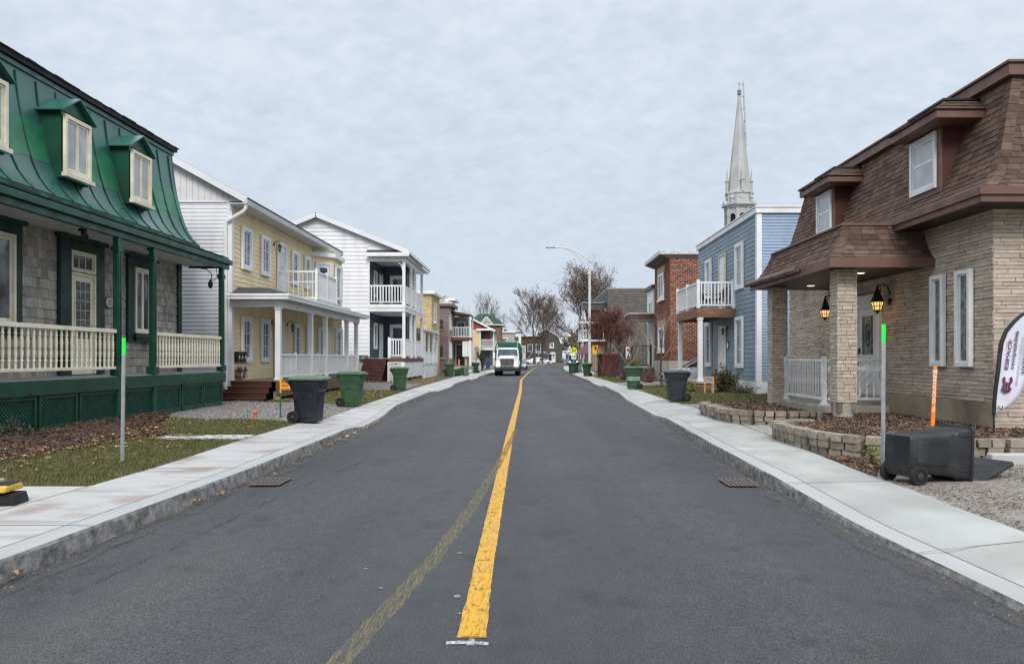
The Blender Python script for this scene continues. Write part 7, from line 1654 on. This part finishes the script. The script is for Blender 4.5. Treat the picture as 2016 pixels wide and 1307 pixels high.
for s in (-1, 1):
    for y in (4.6, 5.8, 7.0, 8.2): mb.box(s * 1.221, s * 1.28, y, y + .12, .9, 2.7) if s > 0 else mb.box(-1.28, -1.221, y, y + .12, .9, 2.7)
build(mb, 'body_rib', tg, B_); mb = MB(); mb.box(-1.10, -.98, 4.12, 4.19, .9, 2.9); mb.box(.86, .92, 4.12, 4.19, 2.5, 3.1); build(mb, 'ladder', M('pale_green_rail', (.35, .5, .42), .5), T)
lettering(B_, 'LEACH', .24, (.0, 4.185, 2.78), (1, 0, 0), (0, 0, 1), M('truck_letter', (.01, .03, .02), .5), 'lettering', 'CENTER', bold=.006)
build(MB().tube([(-1.15, 4.08, .8), (-1.15, 4.08, 2.9)], .06, 8), 'exhaust_stack', chrome, T)
build(MB().lathe((0, .5, 1.7), [(.05, 0), (.03, .08), (0, .12)], 8), 'hood_ornament', chrome, T)

# ================================================================== cars, van, bus
def car(lab, loc, rz, paint, L_=4.4, Wd=1.78, Hh=1.48, kindname='parked_car', cat='car', hoodz=.92, g='cars along the street', lights=False, van=False):
    """nose at +X"""
    T = local(kindname, lab, cat, loc, g, rz); h = L_ / 2; w = Wd / 2
    def sec(x, hw, z0, zs, zt, tw_): return [(x, -hw * .92, z0), (x, hw * .92, z0), (x, hw, (z0 + zs) / 2), (x, hw * .97, zs), (x, tw_, zt), (x, -tw_, zt), (x, -hw * .97, zs), (x, -hw, (z0 + zs) / 2)]
    bz = .62 if not van else .9
    rings = [sec(-h, w * .86, .34, .70, hoodz - .02, w * .72), sec(-h + .12, w * .96, .24, .74, hoodz + .05, w * .84), sec(-h * .5, w, .20, .76, hoodz + .04, w * .9), sec(h * .3, w, .20, .74, hoodz + .02, w * .9), sec(h * .72, w * .97, .20, .70, hoodz - .10, w * .80), sec(h - .12, w * .9, .24, .62, hoodz - .24, w * .66), sec(h, w * .78, .34, .56, hoodz - .32, w * .58)]
    build(MB().loft(rings), 'body', paint, T, smooth=True)
    gx0, gx1, rx0, rx1 = (-h + .08, h * .48, -h + .5, h * .02) if not van else (-h + .05, h * .78, -h + .15, h * .42)
    cz = hoodz + .01
    def cab(f_, ins, zt): return [(gx0 * f_ + ins * .0, -w * .88 + ins, cz), (gx1, -w * .86 + ins, cz), (gx1, w * .86 - ins, cz), (gx0 * f_, w * .88 - ins, cz)]
    build(MB().hexa([(gx0, -w * .9, cz), (gx1, -w * .88, cz), (gx1, w * .88, cz), (gx0, w * .9, cz)], [(rx0, -w * .72, Hh - .05), (rx1, -w * .72, Hh - .05), (rx1, w * .72, Hh - .05), (rx0, w * .72, Hh - .05)]), 'glasshouse', glass_dark, T, bevel=.03)
    build(MB().hexa([(rx0 - .06, -w * .75, Hh - .09), (rx1 + .05, -w * .75, Hh - .09), (rx1 + .05, w * .75, Hh - .09), (rx0 - .06, w * .75, Hh - .09)], [(rx0 + .05, -w * .66, Hh), (rx1 - .05, -w * .66, Hh), (rx1 - .05, w * .66, Hh), (rx0 + .05, w * .66, Hh)]), 'roof', paint, T, smooth=True, bevel=.02)
    mb = MB()
    for s in (-1, 1):
        for bx, tx in ((gx0, rx0), (gx0 * .25 + gx1 * .15, rx0 * .35 + rx1 * .3), (gx1, rx1)): mb.beam((bx, s * w * .895, cz), (tx, s * w * .735, Hh - .06), .05, .06)
    build(mb, 'pillar', paint, T)
    for s in (-1, 1):
        for x in (-h * .60, h * .60):
            W_ = build(MB().lathe((x, s * (w - .2), .32), [(.19, 0), (.30, 0), (.32, .03), (.32, .18), (.30, .21), (.2, .215)], 20, (0, s, 0)), 'wheel', rubber, T, smooth=True); build(MB().lathe((x, s * (w + .0), .32), [(.0, .02), (.06, .02), (.18, .0), (.21, .012)], 12, (0, s, 0)), 'rim', galv, W_)
        build(MB().hexa([(h - .34, s * w * .62, .60), (h - .10, s * w * .50, .58), (h - .10, s * w * .80, .58), (h - .34, s * w * .93, .60)], [(h - .40, s * w * .66, .72), (h - .16, s * w * .56, .67), (h - .16, s * w * .78, .67), (h - .40, s * w * .92, .72)]), 'headlight', M('headlight_lit', (.9, .9, .88)) if lights else M('headlight_clear', (.55, .57, .58), .1), T)
        build(MB().hexa([(h * .30, s * w * .96, .98), (h * .36, s * w * .96, .98), (h * .36, s * (w + .18), .98), (h * .30, s * (w + .18), .98)], [(h * .30, s * w * .96, 1.10), (h * .36, s * w * .96, 1.10), (h * .36, s * (w + .18), 1.12), (h * .30, s * (w + .18), 1.12)]), 'side_mirror', black_metal, T, bevel=.02)
    build(MB().hexa([(h - .06, -w * .5, .34), (h + .02, -w * .5, .34), (h + .02, w * .5, .34), (h - .06, w * .5, .34)], [(h - .1, -w * .5, .50), (h + .0, -w * .5, .50), (h + .0, w * .5, .50), (h - .1, w * .5, .50)]), 'front_grille', black_metal, T)
    return T
silver = M('car_silver', (.60, .62, .65), .28, .04, 2, metal=.1, coat=.6); carw = M('car_white', (.76, .77, .78), .3, .03, 2, coat=.6); card = M('car_dark', (.05, .052, .058), .3, .05, 2, coat=.6)
car('silver hatchback parked in the driveway between the blue and the red brick houses', (9.5, 42.0, .17), R(180), silver, 4.3, 1.76, 1.52)
car('silver grey car following close behind the garbage truck', (-1.15, 103, 0), R(-90), M('car_grey', (.30, .31, .33), .3, .05, 2, metal=.3, coat=.6), lights=True)
car('dark car waiting farther back behind the silver grey one', (-1.0, 111, 0), R(-90), card)
car('white sport utility car parked across the end of the street', (3.6, 190, .1), R(0), carw, 4.7, 1.85, 1.72, hoodz=1.02)
car('white pickup style car nosing left beside the parked white van', (1.2, 187, .1), R(180), carw, 4.5, 1.85, 1.6, hoodz=1.0)
car('tall white passenger van parked behind the white cars', (2.0, 193, .1), R(180), carw, 6.2, 2.1, 2.75, 'parked_van', 'van', 1.25, van=True)
T = local('city_bus', 'blue and white city bus with a lit destination sign at the end of the street', 'bus', (10.9, 184, 0)); bb = M('bus_blue', (.16, .17, .36), .4, .06)
bs = lambda y, i: [(-1.27 + i, y, .35), (1.27 - i, y, .35), (1.27 - i, y, 2.7), (1.1 - i, y, 2.98), (-1.1 + i, y, 2.98), (-1.27 + i, y, 2.7)]
build(MB().loft([bs(0, .06), bs(.12, 0), bs(11.5, 0)]), 'body', M('bus_pale', (.50, .53, .60), .4, .05), T, bevel=.04); build(MB().box(-1.2, 1.2, -.03, -.001, 2.35, 2.93), 'front_cap', bb, T); build(MB().box(-1.15, 1.15, -.04, -.002, .35, 1.05), 'front_skirt', M('bus_navy', (.03, .04, .09), .4), T)
build(MB().box(-1.16, 1.16, -.035, -.001, 1.06, 2.32), 'windshield', glass_dark, T); build(MB().box(-.9, .3, -.05, -.031, 2.42, 2.68), 'destination_sign', M('amber_led', (.9, .6, .2), emit=(1, .78, .4), estr=1.0), T)
for s in (-1, 1):
    build(MB().box(s * .85 - .15, s * .85 + .15, -.06, -.041, .62, .84), 'headlight', M('headlight_lit', (.9, .9, .88)), T); build(MB().box(s * 1.272 - .002, s * 1.272 + .002, .8, 11, 1.4, 2.4), 'side_window', glass_dark, T); build(MB().box(s * 1.45 - .1, s * 1.45 + .1, -.3, -.2, 1.7, 2.3), 'mirror', black_metal, T)
    for y in (2.2, 8.5): build(MB().lathe((s * .98, y, .48), [(.2, 0), (.48, 0), (.48, .28), (.2, .29)], 20, (s, 0, 0)), 'wheel', rubber, T)

# ================================================================== people
def person(lab, loc, rz, top, legs, skin, hairm, stride=.22, s=1.0):
    T = local('person', lab, 'person', loc, None, rz)
    def skinned(nm, vs, es, rad, mat, root=0, par=T):
        me = bpy.data.meshes.new(nm); me.from_pydata([(x * s, y * s, z * s) for x, y, z in vs], es, []); o = bpy.data.objects.new(nm, me); COL.objects.link(o); o.parent = par; me.materials.append(mat)
        sk = o.modifiers.new('skin', 'SKIN'); sk.use_smooth_shade = True
        for i, r_ in enumerate(rad): me.skin_vertices[0].data[i].radius = (r_[0] * s, r_[1] * s) if isinstance(r_, tuple) else (r_ * s, r_ * s)
        me.skin_vertices[0].data[root].use_root = True
        sb = o.modifiers.new('sub', 'SUBSURF'); sb.levels = 1; sb.render_levels = 2; return o
    a = stride
    V = [(0, 0, .95), (0, 0, 1.15), (0, 0, 1.40), (.0, 0, 1.50), (.03, 0, 1.62), (.02, 0, 1.74),
         (0, .10, .90), (a * .55, .10, .50), (a, .10, .08), (a + .16, .10, .04), (0, -.10, .90), (-a * .3, -.10, .50), (-a * 1.2, -.10, .12), (-a * 1.2 + .14, -.10, .04),
         (0, .19, 1.40), (-.08, .25, 1.14), (.04, .25, .90), (.10, .25, .80), (0, -.19, 1.40), (.08, -.25, 1.14), (.20, -.25, .93), (.26, -.25, .84)]
    E = [(0, 1), (1, 2), (2, 3), (3, 4), (4, 5), (0, 6), (6, 7), (7, 8), (8, 9), (0, 10), (10, 11), (11, 12), (12, 13), (2, 14), (14, 15), (15, 16), (16, 17), (2, 18), (18, 19), (19, 20), (20, 21)]
    Rr = [(.13, .16), (.12, .15), (.12, .17), .055, (.095, .08), (.09, .075), .09, .06, .045, .04, .09, .06, .045, .04, .06, .045, .035, .03, .06, .045, .035, .03]
    B = skinned('body', V, E, Rr, skin)
    skinned('jacket', [V[0], V[1], V[2], V[14], V[15], V[16], V[18], V[19], V[20]], [(0, 1), (1, 2), (2, 3), (3, 4), (4, 5), (2, 6), (6, 7), (7, 8)], [(.16, .19), (.15, .18), (.15, .20), .085, .065, .05, .085, .065, .05], top, 1, B)
    skinned('trousers', [V[0], V[6], V[7], V[8], V[10], V[11], V[12]], [(0, 1), (1, 2), (2, 3), (0, 4), (4, 5), (5, 6)], [(.14, .17), .105, .078, .062, .105, .078, .062], legs, 0, B)
    skinned('hair', [(-.02, 0, 1.70), (-.02, 0, 1.78)], [(0, 1)], [(.11, .10), (.09, .08)], hairm, 0, B)
    for n_, k in (('shoe', 8), ('shoe', 12)): skinned(n_, [V[k], V[k + 1]], [(0, 1)], [.055, .05], black_metal, 0, B)
    return T
skin_m = M('skin', (.45, .28, .2), .6, .05); hair_m = M('dark_hair', (.02, .015, .012), .7)
person('person in a dark jacket and pale jeans walking along the far sidewalk', (2.8, 171, .15), R(100), M('dark_jacket', (.025, .026, .032), .8), M('pale_jeans', (.34, .38, .46), .8), skin_m, hair_m)
person('person in a grey brown coat standing next to the city bus', (8.2, 182, .15), R(-90), M('grey_coat', (.22, .19, .17), .8), M('dark_trousers', (.05, .04, .035), .8), skin_m, hair_m, .04)

# ================================================================== trees, shrubs, plants
bark = M('bark', (.085, .066, .052), .95, .25, 6, bump=.6, bscale=20, stretch=(1, 1, .3)); twig_m = M('twig', (.11, .08, .066), .95, .2, 3); twig_red = M('red_twig', (.17, .055, .045), .9, .2, 3)
def grow(mb, lf, p, d, L_, r, lev, rr, nch, upw=.12, leafn=0, leafs=.1, spread=.85, thick=.8):
    pts = [p]; rs = [r]; n_ = 4 if lev > 0 else 3; dd = d.copy(); cur = p.copy()
    for i in range(n_):
        dd = (dd + Vector((rr.gauss(0, .12), rr.gauss(0, .12), rr.gauss(0, .08) + upw))).normalized(); cur = cur + dd * (L_ / n_); pts.append(cur.copy()); rs.append(r * (1 - (1 - .42) * (i + 1) / n_))
    mb.tube(pts, rs, 6 if lev >= 3 else (4 if lev > 0 else 3), cap=False)
    if lf is not None and lev <= 1:
        for _ in range(leafn):
            q = rr.choice(pts[1:]) + Vector((rr.gauss(0, .09), rr.gauss(0, .09), rr.gauss(0, .09))); s_ = leafs * rr.uniform(.6, 1.3); u = Vector((rr.gauss(0, 1), rr.gauss(0, 1), rr.gauss(0, 1))).normalized(); v = u.orthogonal().normalized(); lf.quad(q - u * s_ / 2, q + v * s_ * .35, q + u * s_ / 2, q - v * s_ * .35)
    if lev == 0: return
    for k in range(nch[lev - 1]):
        t = .25 + .75 * (k + rr.random()) / nch[lev - 1]; i = min(n_ - 1, int(t * n_)); fr_ = t * n_ - i; q = pts[i].lerp(pts[i + 1], min(1, fr_)); base_d = (pts[i + 1] - pts[i]).normalized()
        ax = Vector((rr.gauss(0, 1), rr.gauss(0, 1), rr.gauss(0, .6))); ax = (ax - base_d * ax.dot(base_d)).normalized(); nd = (base_d + ax * rr.uniform(.55, 1.0) * spread).normalized()
        grow(mb, lf, q, nd, L_ * rr.uniform(.45, .68), max(.006 if q.y < 100 else .014, rs[i] * .55 * thick + .002), lev - 1, rr, nch, upw, leafn, leafs, spread, thick)
def tree(name, lab, x, y, h, seed, trunks=1, split=.28, nch=(4, 5, 5), limbs=7, tr=.22, leafm=None, leafn=0, leafs=.12, spread=.85, limb_len=.42, crown_m=None, z0=.1, g=None, lean=0, upw=.12, minr=None, lev=3):
    rr = random.Random(seed); T = thing(name, lab, 'tree', (x, y, z0), g); lf = MB() if leafm else None
    tm, cm = MB(), MB()
    for k in range(trunks):
        bx = x + (k - (trunks - 1) / 2) * tr * 2.2; sp_ = Vector((bx + lean * h * split + rr.gauss(0, .1) + (k - (trunks - 1) / 2) * h * .05, y + rr.gauss(0, .1), z0 + h * split)); p0 = Vector((bx, y, z0 - .1)); topp = Vector((bx + lean * h * .7 + rr.gauss(0, .3), y + rr.gauss(0, .3), z0 + h * .82))
        tm.tube([p0, p0.lerp(sp_, .5) + Vector((rr.gauss(0, .05), 0, 0)), sp_, sp_.lerp(topp, .5) + Vector((rr.gauss(0, .2), 0, 0)), topp], [tr * 1.15, tr * .95, tr * .8, tr * .45, tr * .12], 10)
        for j in range(limbs):
            t = j / max(1, limbs - 1); q = sp_.lerp(topp, t * .8) + Vector((0, 0, 0)); a = j * 2.4 + rr.random() * .6; el_ = R(rr.uniform(22, 50) + 25 * t)
            grow(cm, lf, q, Vector((math.cos(a) * math.cos(el_), math.sin(a) * math.cos(el_), math.sin(el_))), h * limb_len * rr.uniform(.8, 1.1) * (1 - .42 * t), tr * .42 * (1 - .5 * t), lev, rr, nch, upw, leafn, leafs, spread)
    build(tm, 'trunk', bark, T, smooth=True, recalc=False); C_ = build(cm, 'crown', crown_m or twig_m, T, recalc=False)
    if lf: build(lf, 'foliage', leafm, C_, recalc=False)
    return T
rust = M('rust_leaf', (.135, .085, .058), .9, .25, 3, island=.5); tanl = M('tan_leaf', (.20, .16, .105), .9, .25, 3, island=.5)
pinkl = M('faded_leaf', (.14, .10, .08), .9, .25, 3, island=.5)
tree('bare_tree', 'nearly bare twin trunked tree left of the far end of the road, taller trunk', 1.5, 182, 18.2, 5, 1, .2, (6, 6, 6), 10, .32, pinkl, 2, .22, .9, .40, g='bare street trees')
tree('bare_tree', 'slimmer bare tree standing just right of the twin roadside trunk', 3.4, 186, 16.0, 8, 1, .2, (6, 6, 6), 9, .27, pinkl, 2, .22, .9, .40, g='bare street trees')
tree('autumn_tree', 'broad rusty leaved tree behind the street lamp and dark grey house', 9.9, 128, 14.8, 11, 1, .22, (6, 7, 7), 13, .40, rust, 3, .20, .95, .50, upw=.04, g='bare street trees')
tree('bare_tree', 'small bare tree rising behind the green hipped roof', -8.6, 165, 14.6, 14, 1, .3, (5, 6, 6), 9, .24, None, 0, .1, .9, .40, g='bare street trees')
for i, (x, y, h) in enumerate(((17, 245, 11), (23, 250, 13), (13, 240, 8.5))):
    tree('autumn_tree', ('pale tan tree on the skyline beyond the bus', 'taller tan tree on the skyline behind the dark grey house', 'low tan tree behind the charcoal gambrel house')[i], x, y, h, 20 + i, 1, .15, (5, 5, 5), 9, .25, tanl, 4, .42, .95, .42, g='skyline trees')
tree('bare_shrub', 'tall multi stemmed red twigged shrub before the dark red fence', 6.05, 57, 5.2, 31, 6, .32, (4, 5, 6), 6, .055, M('wine_leaf', (.135, .056, .045), .9, .2, 3, island=.5), 1, .085, .8, .34, twig_red, g='street shrubs')
for i, (x, y, h, lab) in enumerate(((5.45, 41, 2.9, 'thin leafless sapling on the lawn left of the red brick house'), (6.55, 37.2, 4.0, 'thin leafless sapling with upright forks before the red brick house'))):
    tree('sapling', lab, x, y, h, 40 + i, 1, .36, (4, 5), 6, .05, None, 0, .1, .7, .36, M('pale_twig', (.34, .25, .19), .9), g='leafless saplings', lev=2)
def leafy(name, lab, x, y, h, r, n, mat, size, seed, stems=7, base=.14, up=1.0, stemm=None):
    rr = random.Random(seed); T = thing(name, lab, 'plant', (x, y, base)); sm_, lf = MB(), MB()
    for k in range(stems * 3):
        a = rr.random() * 6.28; e = rr.uniform(.1, 1) * r; hh = h * rr.uniform(.55, 1.05) * (1 - .35 * e / r); pts = [Vector((x + math.cos(a) * e * .15, y + math.sin(a) * e * .15, base - .03)), Vector((x + math.cos(a) * e * .5, y + math.sin(a) * e * .5, base + hh * .55)), Vector((x + math.cos(a) * e, y + math.sin(a) * e, base + hh))]; sm_.tube(pts, [.012, .008, .004], 4, cap=False)
        for _ in range(n // (stems * 3)):
            t = rr.uniform(.12, 1); q = (pts[0].lerp(pts[1], t * 2) if t < .5 else pts[1].lerp(pts[2], t * 2 - 1)) + Vector((rr.gauss(0, .05), rr.gauss(0, .05), rr.gauss(0, .04))); s_ = size * rr.uniform(.6, 1.3); u = Vector((rr.gauss(0, 1), rr.gauss(0, 1), abs(rr.gauss(0, 1)) * up)).normalized(); v = u.orthogonal().normalized(); lf.quad(q - u * s_ / 2, q + v * s_ * .22, q + u * s_ / 2, q - v * s_ * .22)
    build(sm_, 'stem', stemm or twig_m, T, recalc=False); build(lf, 'foliage', mat, T, recalc=False); return T
olive = M('olive_leaf', (.052, .060, .022), .8, .2, 4, island=.5, col2=(.085, .05, .03)); fresh = M('yellow_green_leaf', (.13, .15, .03), .8, .2, 4, island=.5); conif = M('conifer_leaf', (.028, .048, .022), .85, .2, 4, island=.4)
leafy('shrub', 'upright dark olive shrub against the blue house wall', 7.85, 30.4, 1.35, .62, 2600, olive, .11, 61, 12)
leafy('shrub', 'low weedy plants along the blue house porch base', 6.7, 31.7, .5, .55, 800, fresh, .10, 62, 8); leafy('shrub', 'small yellow green weed at the corner of the blue house', 9.2, 28.6, .55, .35, 400, fresh, .09, 63, 6)
leafy('shrub', 'rusty low shrub spreading before the blue house corner', 8.2, 29.3, .5, .6, 900, olive, .09, 64, 8)
leafy('shrub', 'rounded green shrub left of the black iron porch', 6.35, 46.5, 1.75, .55, 2600, M('green_leaf', (.055, .085, .022), .8, .2, 4, island=.5, col2=(.12, .12, .03)), .12, 65, 12); leafy('shrub', 'bare reddish hedge in front of the red brick house foundation', 6.9, 43.6, 1.2, 1.0, 900, pinkl, .08, 66, 16, stemm=twig_red)
leafy('shrub', 'bare brown hedge below the black iron porch', 6.2, 49.4, 1.0, .8, 900, M('brown_hedge_leaf', (.06, .035, .03), .9, island=.4), .08, 67, 16)
leafy('shrub', 'dry reddish shrub beside the concrete kerb near the banner', 7.35, 10.75, .42, .34, 900, M('red_brown_leaf', (.13, .06, .035), .85, island=.5), .05, 68, 10, stemm=twig_red)
leafy('shrub', 'small grey green plant growing against the green lattice', -8.62, 12.7, .55, .28, 500, M('grey_green_leaf', (.06, .07, .045), .9, island=.5), .06, 69, 7); leafy('shrub', 'tiny green weed at the foot of the block planter', 4.72, 10.45, .35, .14, 160, fresh, .05, 70, 4)
leafy('conifer', 'narrow dark cone shaped conifer before the grey porch', -5.3, 86, 2.9, .62, 2400, conif, .16, 71, 14, up=2.0); leafy('shrub', 'clipped low hedge in front of the mauve house', -7.0, 66.5, .75, .9, 1600, M('hedge_leaf', (.045, .07, .02), .8, island=.4), .1, 72, 10)
# small things on far lawns
T = thing('recycling_bin', 'blue upright recycling bin under the grey far porch', 'bin', (-5.6, 106, .15)); build(MB().loft([rrect(.25, .25, .15, .04, -5.6, 106), rrect(.33, .3, 1.2, .04, -5.6, 106)]), 'body', M('bin_blue_plastic', (.02, .045, .22), .5), T); build(MB().loft([rrect(.35, .32, 1.201, .04, -5.6, 106), rrect(.30, .27, 1.29, .04, -5.6, 106)]), 'lid', MATS['bin_blue_plastic'], T)
T = thing('bag_pile', 'pale plastic bags heaped behind the dark green bin by the truck', 'bags', (-5.5, 78, .3)); rr = random.Random(3)
for k in range(3):
    c = (-6.0 + k * .42, 78 + .2 * k, .2); build(MB().lathe(c, [(.05, 0), (.3, .08), (.34, .4), (.26, 1.0), (.1, 1.3), (.14, 1.45)], 9), 'bag', M('clear_bag', (.62, .60, .54), .4, .2, 5), T, smooth=True)
tag(build(MB().box(4.95, 5.75, 66.2, 66.7, .12, .42), 'planter_box', M('pale_planter', (.55, .53, .5), .7), bevel=.03), 'low pale planter box on the verge beside the street lamp bin', 'planter')
